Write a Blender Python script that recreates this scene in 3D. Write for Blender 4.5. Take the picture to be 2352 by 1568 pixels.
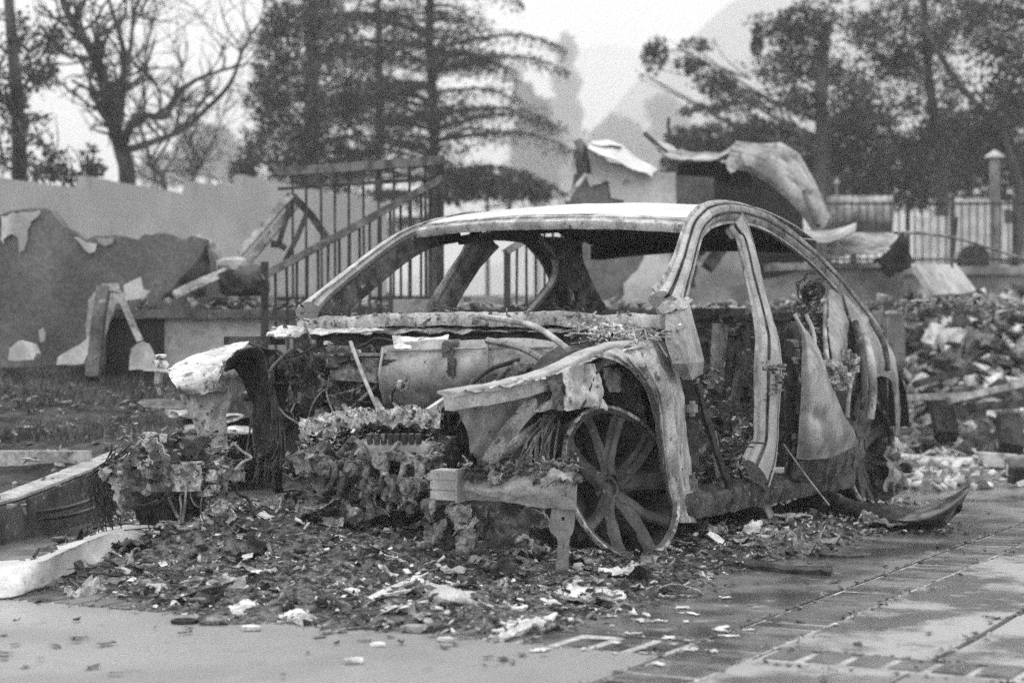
import bpy, math, random
import numpy as np
from mathutils import Vector, Matrix, noise as mnoise

for o in list(bpy.data.objects):
    bpy.data.objects.remove(o)
SC = bpy.context.scene
COL = SC.collection
RNG = np.random.default_rng(7)
random.seed(7)

# ------------------------------------------------------------------ camera, sky, sun, exposure
F_PX, CX, CY, EYE = 4312.0, 1176.0, 784.0, 0.81      # lens in units of a 2352 x 1568 frame
cam = bpy.data.cameras.new('camera')
cam.sensor_width = 36.0
cam.lens = 36.0 * F_PX / 2352.0
cam.clip_start, cam.clip_end = 0.1, 6000
cam.dof.use_dof = True
cam.dof.focus_distance = 7.0
cam.dof.aperture_fstop = 2.9
camo = bpy.data.objects.new('camera', cam)
camo.location = (0, 0, EYE)
camo.rotation_euler = (math.radians(90), 0, 0)
COL.objects.link(camo)
SC.camera = camo

SUN_EL, SUN_AZ = math.radians(52), math.radians(-35)
world = bpy.data.worlds.new('World')
SC.world = world
world.use_nodes = True
nt = world.node_tree
nt.nodes.clear()
sky = nt.nodes.new('ShaderNodeTexSky')
sky.sky_type = 'NISHITA'
sky.sun_disc = False
sky.sun_elevation = SUN_EL
sky.sun_rotation = SUN_AZ
sky.dust_density = 4.0
bw = nt.nodes.new('ShaderNodeRGBToBW')
mx = nt.nodes.new('ShaderNodeMix')
mx.data_type = 'FLOAT'
mx.inputs[0].default_value = 0.75            # an even overcast deck over most of the sky's own gradient
mx.inputs[3].default_value = 10.0
bg = nt.nodes.new('ShaderNodeBackground')
bg.inputs[1].default_value = 0.10
wo = nt.nodes.new('ShaderNodeOutputWorld')
nt.links.new(sky.outputs[0], bw.inputs[0])
nt.links.new(bw.outputs[0], mx.inputs[2])
nt.links.new(mx.outputs[0], bg.inputs[0])
nt.links.new(bg.outputs[0], wo.inputs[0])

sun = bpy.data.lights.new('sun', 'SUN')
sun.energy = 0.8
sun.angle = math.radians(25)
suno = bpy.data.objects.new('sun', sun)
sd = Vector((math.sin(SUN_AZ) * math.cos(SUN_EL), math.cos(SUN_AZ) * math.cos(SUN_EL), math.sin(SUN_EL)))
suno.rotation_euler = sd.to_track_quat('Z', 'Y').to_euler()
COL.objects.link(suno)

vs = SC.view_settings
vs.view_transform = 'Standard'
vs.look = 'None'
vs.exposure = 1.05
vs.gamma = 1.0
vs.use_curve_mapping = False
SC.cycles.use_denoising = False
SC.cycles.max_bounces = 6
SC.cycles.diffuse_bounces = 3
SC.cycles.glossy_bounces = 2
SC.cycles.transmission_bounces = 2
SC.cycles.volume_bounces = 4
SC.cycles.transparent_max_bounces = 4
SC.cycles.sample_clamp_indirect = 4.0

# ------------------------------------------------------------------ pixel <-> place
TH = math.radians(29.7)
S_, C_ = math.sin(TH), math.cos(TH)
CAR = (-0.33, 7.296)

def at(x, y, d):
    return np.array([(x - CX) * d / F_PX, d, EYE - (y - CY) * d / F_PX])

def gnd(x, y, z=0.0):
    d = (EYE - z) * F_PX / (y - CY)
    return at(x, y, d)

def to_car(p):
    a, b = p[0] - CAR[0], p[1] - CAR[1]
    return np.array([a * C_ - b * S_, a * S_ + b * C_, p[2]])

def from_car(p):
    w, u, z = p
    return np.array([CAR[0] + u * S_ + w * C_, CAR[1] + u * C_ - w * S_, z])

def cw(x, y, w):                       # pixel -> car point on the lengthwise plane w
    rx = (x - CX) / F_PX
    d = (w + CAR[0] * C_ - CAR[1] * S_) / (rx * C_ - S_)
    return to_car(at(x, y, d))

def cu(x, y, u):                       # pixel -> car point on the crosswise plane u
    rx = (x - CX) / F_PX
    d = (u + CAR[0] * S_ + CAR[1] * C_) / (rx * S_ + C_)
    return to_car(at(x, y, d))

def cz(x, y, z):
    return to_car(gnd(x, y, z))

def ws(z):
    return 0.90 if z < 0.72 else max(0.56, 0.90 - (z - 0.72) * 0.44)

def cs(x, y, dw=0.0):                  # pixel -> point of the car's near flank
    w = 0.8
    for _ in range(40):
        w = 0.5 * w + 0.5 * (ws(cw(x, y, w)[2]) + dw)
    return cw(x, y, w)

def P(f, *pts, **k):
    return np.array([f(*p, **k) for p in pts])

def mirror(a):
    a = np.array(a, float).copy()
    a[..., 0] *= -1
    return a

# ------------------------------------------------------------------ materials (all neutral: the film is black and white)
def g(v):
    return (v, v, v, 1)

MATS = {}
def mat(name, a, b, scale=6.0, lo=0.38, hi=0.62, c=None, csc=25.0, cl=0.56, ch=0.66, rough=(0.9, 0.6), bump=0.3, bs=70.0,
        streak=1.0, spec=0.35, metal=0.0, speck=0.35, rnd=0.0, bdist=0.01, dist=0.0):
    m = bpy.data.materials.new(name)
    m.use_nodes = True
    n, l = m.node_tree.nodes, m.node_tree.links
    n.clear()
    out = n.new('ShaderNodeOutputMaterial')
    bs_ = n.new('ShaderNodeBsdfPrincipled')
    l.new(bs_.outputs[0], out.inputs[0])
    geo = n.new('ShaderNodeNewGeometry')
    mp = n.new('ShaderNodeMapping')
    mp.inputs['Scale'].default_value = (1, 1, 1.0 / streak)
    l.new(geo.outputs['Position'], mp.inputs[0])
    def nz(sc, det=6, rg=0.6, src=mp):
        t = n.new('ShaderNodeTexNoise')
        t.inputs['Scale'].default_value = sc
        t.inputs['Detail'].default_value = det
        t.inputs['Roughness'].default_value = rg
        t.inputs['Distortion'].default_value = dist
        l.new(src.outputs[0], t.inputs['Vector'])
        return t.outputs[0]
    def mr(src, a0, a1, b0, b1):
        t = n.new('ShaderNodeMapRange')
        t.interpolation_type = 'SMOOTHSTEP'
        for i, v in enumerate((a0, a1, b0, b1)):
            t.inputs[i + 1].default_value = v
        l.new(src, t.inputs[0])
        return t.outputs[0]
    def mix(f, x, y, mode='MIX'):
        t = n.new('ShaderNodeMix')
        t.data_type = 'RGBA'
        t.blend_type = mode
        if isinstance(f, float):
            t.inputs[0].default_value = f
        else:
            l.new(f, t.inputs[0])
        for i, v in ((6, x), (7, y)):
            if isinstance(v, tuple):
                t.inputs[i].default_value = v
            else:
                l.new(v, t.inputs[i])
        return t.outputs[2]
    n1 = nz(scale)
    col = mix(mr(n1, lo, hi, 0, 1), g(a), g(b))
    n3 = nz(bs, 4, 0.65, geo)
    if c is not None:
        n2 = nz(csc, 5)
        col = mix(mr(n2, cl, ch, 0, 1), col, g(c))
    if speck:
        sp = mr(n3, 0.3, 0.7, 1 - speck, 1 + speck)
        cmb = n.new('ShaderNodeCombineColor')
        for i in range(3):
            l.new(sp, cmb.inputs[i])
        col = mix(1.0, col, cmb.outputs[0], 'MULTIPLY')
    if rnd:
        oi = n.new('ShaderNodeObjectInfo')
        sp = mr(oi.outputs['Random'], 0, 1, 1 - rnd, 1 + rnd)
        cmb = n.new('ShaderNodeCombineColor')
        for i in range(3):
            l.new(sp, cmb.inputs[i])
        col = mix(1.0, col, cmb.outputs[0], 'MULTIPLY')
    l.new(col, bs_.inputs['Base Color'])
    l.new(mr(n1, lo, hi, rough[0], rough[1]), bs_.inputs['Roughness'])
    bs_.inputs['Specular IOR Level'].default_value = spec
    bs_.inputs['Metallic'].default_value = metal
    if bump:
        bp = n.new('ShaderNodeBump')
        bp.inputs['Strength'].default_value = bump
        bp.inputs['Distance'].default_value = bdist
        l.new(n3, bp.inputs['Height'])
        l.new(bp.outputs[0], bs_.inputs['Normal'])
    MATS[name] = m
    return m

mat('steel_pale', .22, .50, 11, c=.09, csc=34, cl=.57, ch=.68, rough=(.65, .40), bump=.35, bs=120, streak=1.5, speck=.30, spec=.45)
mat('steel_white', .38, .68, 9, c=.10, csc=26, cl=.56, ch=.64, rough=(.6, .4), bump=.25, bs=110, speck=.2)
mat('steel_plain', .27, .42, 9, c=.12, csc=42, cl=.61, ch=.70, rough=(.55, .4), bump=.2, bs=140, speck=.28, spec=.45)
mat('steel_mid', .09, .27, 10, c=.035, csc=30, cl=.57, ch=.67, rough=(.65, .42), bump=.4, bs=110, streak=1.3, speck=.4, spec=.45)
mat('panel_grey', .17, .34, 7, c=.06, csc=32, cl=.60, ch=.70, rough=(.6, .38), bump=.25, bs=120, speck=.25, spec=.45)
mat('steel_dark', .015, .085, 11, c=.22, csc=34, cl=.60, ch=.70, rough=(.7, .5), bump=.5, bs=90, streak=1.3, speck=.5, spec=.4)
mat('soot', .008, .035, 9, c=.10, csc=30, cl=.64, ch=.76, rough=(.9, .7), bump=.5, bs=60, speck=.5)
mat('roof_steel', .50, .74, 2.5, c=.30, csc=9, cl=.62, ch=.80, rough=(.5, .3), bump=.06, bs=120, speck=.10, spec=.5)
mat('wheel_alloy', .014, .06, 9, c=.35, csc=26, cl=.66, ch=.74, rough=(.6, .35), bump=.4, bs=90, speck=.4, spec=.6)
mat('wheel_lip', .07, .60, 16, c=.02, csc=22, rough=(.5, .35), bump=.4, bs=90, speck=.4, spec=.6)
mat('engine_metal', .05, .27, 14, c=.45, csc=30, cl=.62, ch=.72, rough=(.8, .5), bump=.7, bs=60, speck=.5)
mat('crust', .15, .52, 26, c=.03, csc=40, cl=.56, ch=.62, rough=(.9, .8), bump=.9, bs=90, speck=.5)
mat('bumper_white', .38, .62, 4, c=.14, csc=13, cl=.58, ch=.72, rough=(.5, .35), bump=.15, bs=90, speck=.15, spec=.45)
mat('wire', .008, .04, 20, rough=(.7, .5), bump=0, speck=.2)
mat('pale_rod', .20, .42, 10, rough=(.7, .5), bump=.1, speck=.2)
mat('ash', .02, .17, 26, c=.36, csc=48, cl=.60, ch=.68, rough=(.95, .85), bump=1.0, bs=75, speck=.6, bdist=.02)
mat('flake_pale', .42, .74, 12, c=.20, csc=40, cl=.60, ch=.72, rough=(.8, .6), bump=.6, bs=60, speck=.2)
mat('flake_mid', .10, .30, 14, c=.45, csc=35, cl=.62, ch=.70, rough=(.8, .6), bump=.6, bs=60, speck=.4)
mat('flake_dark', .015, .07, 14, c=.25, csc=40, cl=.62, ch=.72, rough=(.7, .5), bump=.6, bs=60, speck=.4)
mat('concrete', .19, .29, 1.6, c=.12, csc=9, cl=.60, ch=.76, rough=(.5, .28), bump=.18, bs=140, speck=.18, spec=.45)
mat('wet_concrete', .07, .17, 1.8, c=.30, csc=6, cl=.58, ch=.70, rough=(.10, .34), bump=.06, bs=110, speck=.15, spec=.6)
mat('half_wet_concrete', .13, .30, 2.4, lo=.42, hi=.58, c=.34, csc=8, cl=.55, ch=.66, rough=(.12, .42), bump=.08, bs=110, speck=.12, spec=.6)
mat('brick_paver', .035, .10, 5, c=.20, csc=20, cl=.60, ch=.72, rough=(.16, .4), bump=.2, bs=90, speck=.25, spec=.6, rnd=.35)
mat('soil', .012, .05, 5, c=.16, csc=28, cl=.63, ch=.72, rough=(.95, .8), bump=1.0, bs=30, speck=.5, bdist=.03)
mat('joint_sand_glint', .27, .44, 8, rough=(.9, .8), bump=.5, bs=60, spec=.1)
mat('joint_dark', .012, .05, 8, rough=(.9, .7), bump=.5, bs=60)
mat('grass', .05, .16, 4, rough=(.8, .7), bump=0, speck=.4)
mat('kerb', .22, .42, 5, c=.10, csc=14, rough=(.6, .4), bump=.3, bs=60)
mat('block_wall', .36, .43, 1.0, c=.31, csc=2.2, cl=.55, ch=.80, rough=(.9, .8), bump=.4, bs=40, speck=.12)
mat('dark_stucco', .10, .17, 1.6, c=.26, csc=14, cl=.66, ch=.78, rough=(.9, .75), bump=.7, bs=35, speck=.3, dist=.6)
mat('plaster', .33, .58, 2.5, c=.16, csc=7, cl=.58, ch=.74, rough=(.9, .8), bump=.3, bs=50, speck=.15)
mat('plaster_grey', .14, .30, 2.5, c=.08, csc=7, cl=.58, ch=.74, rough=(.9, .8), bump=.4, bs=50, speck=.2)
mat('slab_edge', .04, .12, 4, rough=(.8, .6), bump=.4, bs=50, c=.28, csc=14, cl=.6, ch=.7)
mat('iron', .012, .05, 8, rough=(.7, .5), bump=.2, bs=90, speck=.3)
mat('handrail_top', .05, .16, 9, rough=(.6, .4), bump=.2, bs=90, speck=.3, streak=1)
mat('charred_wood', .012, .05, 9, rough=(.9, .7), bump=.7, bs=40, speck=.4)
mat('pale_wood', .22, .46, 6, c=.10, csc=20, rough=(.8, .6), bump=.3, bs=60)
mat('corrugated', .12, .42, 3, c=.08, csc=9, cl=.58, ch=.7, rough=(.55, .4), bump=.2, bs=50, spec=.5)
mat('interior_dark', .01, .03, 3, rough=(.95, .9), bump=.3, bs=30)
mat('rubble', .16, .52, 3, c=.03, csc=6, cl=.57, ch=.66, rough=(.9, .7), bump=.7, bs=30, rnd=.5, speck=.4)
mat('bark', .03, .09, 4, rough=(.95, .85), bump=.7, bs=25, streak=5, speck=.4, bdist=.03)
mat('bark_pale', .045, .11, 3, rough=(.95, .85), bump=.6, bs=20, streak=5, speck=.3, bdist=.03)
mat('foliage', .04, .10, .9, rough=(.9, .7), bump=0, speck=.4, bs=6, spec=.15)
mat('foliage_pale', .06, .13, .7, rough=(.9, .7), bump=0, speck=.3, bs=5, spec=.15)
mat('hillside', .05, .10, .02, rough=(.95, .95), bump=0, bs=.1, speck=.3, spec=0)
mat('meadow', .04, .10, .5, rough=(.95, .9), bump=.4, bs=8, speck=.3)
mat('white_paint', .55, .72, 5, c=.30, csc=14, cl=.60, ch=.78, rough=(.45, .3), bump=.06, bs=90, speck=.08, spec=.5)
mat('dark_glass', .01, .02, 2, rough=(.15, .1), bump=0, speck=0, spec=.5)
mat('rubber', .01, .025, 8, rough=(.8, .6), bump=.3, bs=60)
mat('hose', .02, .06, 8, rough=(.45, .35), bump=.1, bs=90)
mat('black_plastic', .008, .03, 7, rough=(.35, .22), bump=.15, bs=60, speck=.3, spec=.6, c=.10, csc=14, cl=.6, ch=.72)

# ------------------------------------------------------------------ mesh helpers
class MB:
    def __init__(s):
        s.v, s.f, s.n = [], [], 0
    def add(s, v, f):
        v = np.asarray(v, float).reshape(-1, 3)
        s.v.append(v)
        n = s.n
        s.f.extend([[i + n for i in q] for q in f])
        s.n += len(v)
        return s
    def build(s, name, m, parent=None, smooth=40, loc=None):
        me = bpy.data.meshes.new(name)
        v = np.concatenate(s.v) if s.v else np.zeros((0, 3))
        if loc is not None:
            v = v - np.asarray(loc)
        me.from_pydata(v.tolist(), [], s.f)
        if smooth:
            me.shade_smooth()
            if smooth < 180:
                me.set_sharp_from_angle(angle=math.radians(smooth))
        me.materials.append(MATS[m])
        o = bpy.data.objects.new(name, me)
        if loc is not None:
            o.location = loc
        COL.objects.link(o)
        o.parent = parent
        return o

def fast_mesh(name, v, quads, m, parent=None, smooth=False):
    """v (N,3), quads (M,4) numpy -> object"""
    me = bpy.data.meshes.new(name)
    k = quads.shape[1]
    me.vertices.add(len(v))
    me.vertices.foreach_set('co', np.ascontiguousarray(v, np.float32).ravel())
    me.loops.add(quads.size)
    me.loops.foreach_set('vertex_index', np.ascontiguousarray(quads, np.int32).ravel())
    me.polygons.add(len(quads))
    me.polygons.foreach_set('loop_start', np.arange(0, quads.size, k, dtype=np.int32))
    me.update(calc_edges=True)
    if smooth:
        me.shade_smooth()
    me.materials.append(MATS[m])
    o = bpy.data.objects.new(name, me)
    COL.objects.link(o)
    o.parent = parent
    return o

def tag(o, label=None, cat=None, group=None, kind=None):
    if label: o['label'] = label
    if cat: o['category'] = cat
    if group: o['group'] = group
    if kind: o['kind'] = kind
    return o

def empty(name, loc, label, cat, group=None, rz=0.0):
    o = bpy.data.objects.new(name, None)
    o.location = loc
    o.rotation_euler = (0, 0, rz)
    o.empty_display_size = .2
    COL.objects.link(o)
    return tag(o, label, cat, group)

def fb(p, sc=1.0, oc=4, off=0.0):
    return mnoise.fractal(Vector((p[0] * sc + off, p[1] * sc + off * .7, p[2] * sc - off)), 0.9, 2.0, oc)

def nrm(v):
    v = np.asarray(v, float)
    return v / (np.linalg.norm(v, axis=-1, keepdims=True) + 1e-12)

def catmull(pts, n):
    pts = np.asarray(pts, float)
    k = len(pts)
    if k == 2:
        t = np.linspace(0, 1, n).reshape((-1,) + (1,) * (pts.ndim - 1))
        return pts[0] * (1 - t) + pts[1] * t
    t = np.linspace(0, k - 1, n)
    i = np.clip(t.astype(int), 0, k - 2)
    f = (t - i).reshape((-1,) + (1,) * (pts.ndim - 1))
    ext = np.concatenate([[2 * pts[0] - pts[1]], pts, [2 * pts[-1] - pts[-2]]])
    a, b, c, d = ext[i], ext[i + 1], ext[i + 2], ext[i + 3]
    return .5 * (2 * b + (c - a) * f + (2 * a - 5 * b + 4 * c - d) * f * f + (3 * b - a - 3 * c + d) * f ** 3)

BOXF = [[0, 3, 2, 1], [4, 5, 6, 7], [0, 1, 5, 4], [1, 2, 6, 5], [2, 3, 7, 6], [3, 0, 4, 7]]
def box(mb, c, s, R=None, jit=0.0):
    x, y, z = np.asarray(s, float) / 2
    v = np.array([[-x, -y, -z], [x, -y, -z], [x, y, -z], [-x, y, -z], [-x, -y, z], [x, -y, z], [x, y, z], [-x, y, z]])
    if jit: v = v + RNG.normal(0, jit, v.shape)
    if R is not None: v = v @ np.asarray(R).T
    mb.add(v + np.asarray(c), BOXF)
    return mb

def cbox(mb, c, s, ch, R=None):
    """box with chamfered edges"""
    x, y, z = np.asarray(s, float) / 2
    v, f = [], []
    for sz in (-1, 1):
        for (px, py) in ((-x, -y), (x, -y), (x, y), (-x, y)):
            sx, sy = np.sign(px), np.sign(py)
            v += [(px - sx * ch, py, sz * (z - ch)), (px, py - sy * ch, sz * (z - ch)), (px - sx * ch, py - sy * ch, sz * z)]
    v = np.array(v)
    def I(zi, ci, k): return zi * 12 + ci * 3 + k
    f.append([I(1, i, 2) for i in range(4)])
    f.append([I(0, i, 2) for i in (3, 2, 1, 0)])
    for i in range(4):
        j = (i + 1) % 4
        ka, kb = (0, 0) if i % 2 == 0 else (1, 1)
        f.append([I(0, i, ka), I(0, j, kb), I(1, j, kb), I(1, i, ka)])
        f.append([I(1, i, ka), I(1, j, kb), I(1, j, 2), I(1, i, 2)])
        f.append([I(0, i, 2), I(0, j, 2), I(0, j, kb), I(0, i, ka)])
        a, b = (1, 0) if i % 2 == 0 else (0, 1)
        f.append([I(0, i, a), I(0, i, b), I(1, i, b), I(1, i, a)])
        f.append([I(1, i, a), I(1, i, b), I(1, i, 2)])
        f.append([I(0, i, b), I(0, i, a), I(0, i, 2)])
    if R is not None: v = v @ np.asarray(R).T
    mb.add(v + np.asarray(c), f)
    return mb

def rotm(rx=0, ry=0, rz=0):
    from mathutils import Euler
    return np.array(Euler((rx, ry, rz)).to_matrix())

def tube(mb, pts, rad, n=8, prof=None, up=None, caps=True, sub=0):
    pts = np.asarray(pts, float)
    rad = np.broadcast_to(np.asarray(rad, float), (len(pts),)) if np.ndim(rad) <= 1 else np.asarray(rad)
    if sub:
        m = sub * (len(pts) - 1) + 1
        rad = np.interp(np.linspace(0, len(pts) - 1, m), np.arange(len(pts)), rad)
        pts = catmull(pts, m)
    T = nrm(np.gradient(pts, axis=0))
    if prof is None:
        a = np.linspace(0, 2 * math.pi, n, endpoint=False)
        prof = np.stack([np.cos(a), np.sin(a)], 1)
    prof = np.asarray(prof, float)
    k = len(prof)
    V = []
    if up is not None:
        ref = np.broadcast_to(np.asarray(up, float), pts.shape)
        Bv = nrm(ref - (ref * T).sum(1, keepdims=True) * T)
        Av = np.cross(T, Bv)
    else:
        Bv = np.zeros_like(pts)
        r0 = np.array([0, 0, 1.]) if abs(T[0][2]) < .9 else np.array([1., 0, 0])
        b = nrm(r0 - r0.dot(T[0]) * T[0])
        for i in range(len(pts)):
            b = nrm(b - b.dot(T[i]) * T[i])
            Bv[i] = b
        Av = np.cross(T, Bv)
    for i in range(len(pts)):
        V.append(pts[i] + rad[i] * (prof[:, :1] * Av[i] + prof[:, 1:2] * Bv[i]))
    V = np.concatenate(V)
    f = []
    for i in range(len(pts) - 1):
        for j in range(k):
            jj = (j + 1) % k
            f.append([i * k + j, i * k + jj, (i + 1) * k + jj, (i + 1) * k + j])
    if caps:
        f.append(list(range(k))[::-1])
        f.append([(len(pts) - 1) * k + j for j in range(k)])
    mb.add(V, f)
    return mb

def sheet(mb, ctrl, nu=24, nv=24, th=.004, amp=.0, fr=4.0, fine=0.0, ragged=0.0, holes=(), seed=0.0, disp=None):
    """a sheet-metal surface through a grid of control points, crumpled, torn at its edges, with a real thickness"""
    G = catmull(np.asarray(ctrl, float), nu)
    G = np.swapaxes(catmull(np.swapaxes(G, 0, 1), nv), 0, 1)
    N = nrm(np.cross(np.gradient(G, axis=0), np.gradient(G, axis=1)))
    if amp or fine or disp:
        D = np.zeros(G.shape[:2])
        for i in range(nu):
            for j in range(nv):
                q = G[i, j]
                h = 0
                if amp: h += amp * (1.5 * abs(fb(q, fr, 2, seed + 3.1)) - .4) + amp * .3 * fb(q, fr * .6, 2, seed)
                if fine: h += fine * fb(q, fr * 5, 3, seed + 9.7)
                if disp: h += disp(i / (nu - 1), j / (nv - 1))
                D[i, j] = h
        G = G + N * D[..., None]
    keep = np.ones((nu - 1, nv - 1), bool)
    if ragged or holes:
        for i in range(nu - 1):
            for j in range(nv - 1):
                s, t = (i + .5) / (nu - 1), (j + .5) / (nv - 1)
                e = min(s, 1 - s, t, 1 - t)
                if ragged:
                    q = G[i, j]
                    if e < ragged * (.5 + .9 * fb(q, 9.0, 3, seed + 21.0)): keep[i, j] = False
                for (hs, ht, rs, rt) in holes:
                    if ((s - hs) / rs) ** 2 + ((t - ht) / rt) ** 2 < 1: keep[i, j] = False
    idx = np.arange(nu * nv).reshape(nu, nv)
    used = np.zeros(nu * nv, bool)
    top, cnt = [], {}
    for i in range(nu - 1):
        for j in range(nv - 1):
            if keep[i, j]:
                q = [int(idx[i, j]), int(idx[i + 1, j]), int(idx[i + 1, j + 1]), int(idx[i, j + 1])]
                top.append(q)
                for k in range(4):
                    e = (q[k], q[(k + 1) % 4])
                    cnt[e] = cnt.get(e, 0) + 1
                for k in q: used[k] = True
    if not top: return mb
    V = G.reshape(-1, 3)
    Vb = (G - N * th).reshape(-1, 3)
    re = -np.ones(nu * nv, int)
    re[used] = np.arange(used.sum())
    m = int(used.sum())
    f = [[int(re[k]) for k in q] for q in top]
    f += [[int(re[k]) + m for k in q[::-1]] for q in top]
    for (a, b) in cnt:
        if (b, a) not in cnt:
            f.append([int(re[b]), int(re[a]), int(re[a]) + m, int(re[b]) + m])
    mb.add(np.concatenate([V[used], Vb[used]]), f)
    return mb

def polyplate(mb, pts, th, nrmv):
    """thick plate from an outline (fan), nrmv the push direction"""
    pts = np.asarray(pts, float)
    n = len(pts)
    q = pts + np.asarray(nrmv, float) * th
    f = [list(range(n)), [n + i for i in range(n)][::-1]]
    for i in range(n):
        j = (i + 1) % n
        f.append([j, i, n + i, n + j])
    mb.add(np.concatenate([pts, q]), f)
    return mb

def chunk(r, sq=(1, 1, 1), n=0.35, seed=0.0, sub=2):
    """a broken lump: a noisy, faceted sphere"""
    import bmesh
    bm = bmesh.new()
    bmesh.ops.create_icosphere(bm, subdivisions=sub, radius=1.0)
    v = np.array([x.co[:] for x in bm.verts])
    f = [[x.index for x in q.verts] for q in bm.faces]
    bm.free()
    d = np.array([1 + n * fb(p, 1.1, 3, seed) for p in v])
    v = v * d[:, None]
    v = np.clip(v, -.75, .8)
    return v * r * np.asarray(sq, float), f

def flakes(n, pos, size, flat=.5, curl=.5, m=3):
    """n crumpled scraps (m x m grids) as one vertex/quad array; pos (n,3), size (n,)"""
    a = np.linspace(-.5, .5, m)
    gx, gy = np.meshgrid(a, a, indexing='ij')
    base = np.stack([gx, gy, np.zeros_like(gx)], -1).reshape(1, -1, 3).repeat(n, 0)
    base = base + RNG.normal(0, .13, base.shape)
    base[:, :, 2] *= curl * 2.2
    base[:, :, 2] += curl * RNG.uniform(-1, 1, (n, 1)) * (base[:, :, 0] ** 2 + base[:, :, 1] ** 2) * 2
    base[:, :, 0] *= RNG.uniform(.35, 1.9, (n, 1))
    base *= size[:, None, None]
    az = RNG.uniform(0, 2 * math.pi, n)
    tl = np.abs(RNG.normal(0, flat, n))
    ta = RNG.uniform(0, 2 * math.pi, n)
    ca, sa = np.cos(az), np.sin(az)
    x = base[..., 0] * ca[:, None] - base[..., 1] * sa[:, None]
    y = base[..., 0] * sa[:, None] + base[..., 1] * ca[:, None]
    z = base[..., 2]
    ct, st = np.cos(tl), np.sin(tl)
    kx, ky = np.cos(ta), np.sin(ta)
    dt = x * kx[:, None] + y * ky[:, None]
    nx = x + (ct - 1)[:, None] * dt * kx[:, None] + st[:, None] * z * kx[:, None]
    ny = y + (ct - 1)[:, None] * dt * ky[:, None] + st[:, None] * z * ky[:, None]
    nz = z * ct[:, None] - st[:, None] * dt
    V = np.stack([nx, ny, nz], -1) + pos[:, None, :]
    idx = np.arange(m * m).reshape(m, m)
    q = np.stack([idx[:-1, :-1], idx[1:, :-1], idx[1:, 1:], idx[:-1, 1:]], -1).reshape(-1, 4)
    Q = (q[None] + (np.arange(n) * m * m)[:, None, None]).reshape(-1, 4)
    return V.reshape(-1, 3), Q


def chips(n, pos, size, flat=.7):
    """n broken splinters and crumbs: jittered little blocks, as one vertex/quad array"""
    c = np.array([[-1, -1, -1], [1, -1, -1], [1, 1, -1], [-1, 1, -1], [-1, -1, 1], [1, -1, 1], [1, 1, 1], [-1, 1, 1]], float) * .5
    v = c[None].repeat(n, 0) * np.stack([RNG.uniform(.6, 2.0, n), RNG.uniform(.3, 1.0, n), RNG.uniform(.08, .5, n)], 1)[:, None, :]
    v = v * (1 + RNG.normal(0, .28, v.shape))
    v *= size[:, None, None]
    az, tl, ro = RNG.uniform(0, 6.28, n), RNG.normal(0, flat, n), RNG.normal(0, flat, n)
    def rot(v, a, i, j):
        x, y = v[..., i].copy(), v[..., j].copy()
        ca, sa = np.cos(a)[:, None], np.sin(a)[:, None]
        v[..., i], v[..., j] = x * ca - y * sa, x * sa + y * ca
    rot(v, tl, 0, 2); rot(v, ro, 1, 2); rot(v, az, 0, 1)
    V = (v + pos[:, None, :]).reshape(-1, 3)
    Q = (np.array(BOXF)[None] + (np.arange(n) * 8)[:, None, None]).reshape(-1, 4)
    return V, Q

def crumbs(name, pos, size, m, parent=None, leaf=.35, flat=.6):
    """loose fragments: part splinters, part thin torn flakes"""
    n = len(pos)
    k = int(n * (1 - leaf))
    V1, Q1 = chips(k, pos[:k], size[:k] * .8, flat)
    V2, Q2 = flakes(n - k, pos[k:], size[k:], flat, .35)
    return fast_mesh(name, np.concatenate([V1, V2]), np.concatenate([Q1, Q2 + len(V1)]), m, parent)

# ------------------------------------------------------------------ THE SETTING: terrain, driveway, bed, lawn
def smooth01(t):
    t = np.clip(t, 0, 1)
    return t * t * (3 - 2 * t)

def terrain(X, Y):
    z = -0.05 + 1.45 * smooth01((Y - 21.5) / 2.0) + np.maximum(0, Y - 26) * .012
    return z

ys = np.concatenate([np.arange(-30, 24, 1.5), np.arange(24, 80, 4), np.geomspace(82, 3000, 24)])
xs = np.concatenate([-np.geomspace(40, 2500, 16)[::-1], np.arange(-36, 37, 3.0), np.geomspace(40, 2500, 16)])
XX, YY = np.meshgrid(xs, ys, indexing='ij')
ZZ = terrain(XX, YY)
idx = np.arange(XX.size).reshape(XX.shape)
q = np.stack([idx[:-1, :-1], idx[1:, :-1], idx[1:, 1:], idx[:-1, 1:]], -1).reshape(-1, 4)
o = fast_mesh('ground', np.stack([XX, YY, ZZ], -1).reshape(-1, 3), q, 'meadow', smooth=True)
tag(o, kind='structure')

# hills fading into the haze
def hill(name, ridge, Y, depth, zb=-5):
    n = 120
    xs_ = np.linspace(ridge[0][0], ridge[-1][0], n)
    top = np.interp(xs_, [r[0] for r in ridge], [r[1] for r in ridge])
    m = 26
    V = []
    for j in range(m):
        t = j / (m - 1)
        for i in range(n):
            pr = math.sin(math.pi * min(t * 1.0, 1)) if t < .5 else 1 - ((t - .5) * 2) ** 2
            z = zb + (top[i] - zb) * pr + 5 * fb((xs_[i] * .02, t * 8, Y * .01), 1.0, 4) * pr
            V.append((xs_[i], Y + depth * (t - .5), z))
    V = np.array(V)
    idx = np.arange(n * m).reshape(m, n)
    q = np.stack([idx[:-1, :-1], idx[:-1, 1:], idx[1:, 1:], idx[1:, :-1]], -1).reshape(-1, 4)
    return tag(fast_mesh(name, V, q, 'hillside', smooth=True), kind='structure')

hill('hill', [(-210, 0), (0, 40), (42, 104), (66, 132), (80, 143), (109, 165), (166, 197), (280, 208), (440, 208), (620, 0)], 900, 400)
hill('far_hill', [(-1200, 0), (-600, 60), (-150, 170), (20, 292), (90, 300), (160, 296), (400, 280), (800, 200), (1200, 0)], 1900, 300)

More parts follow.
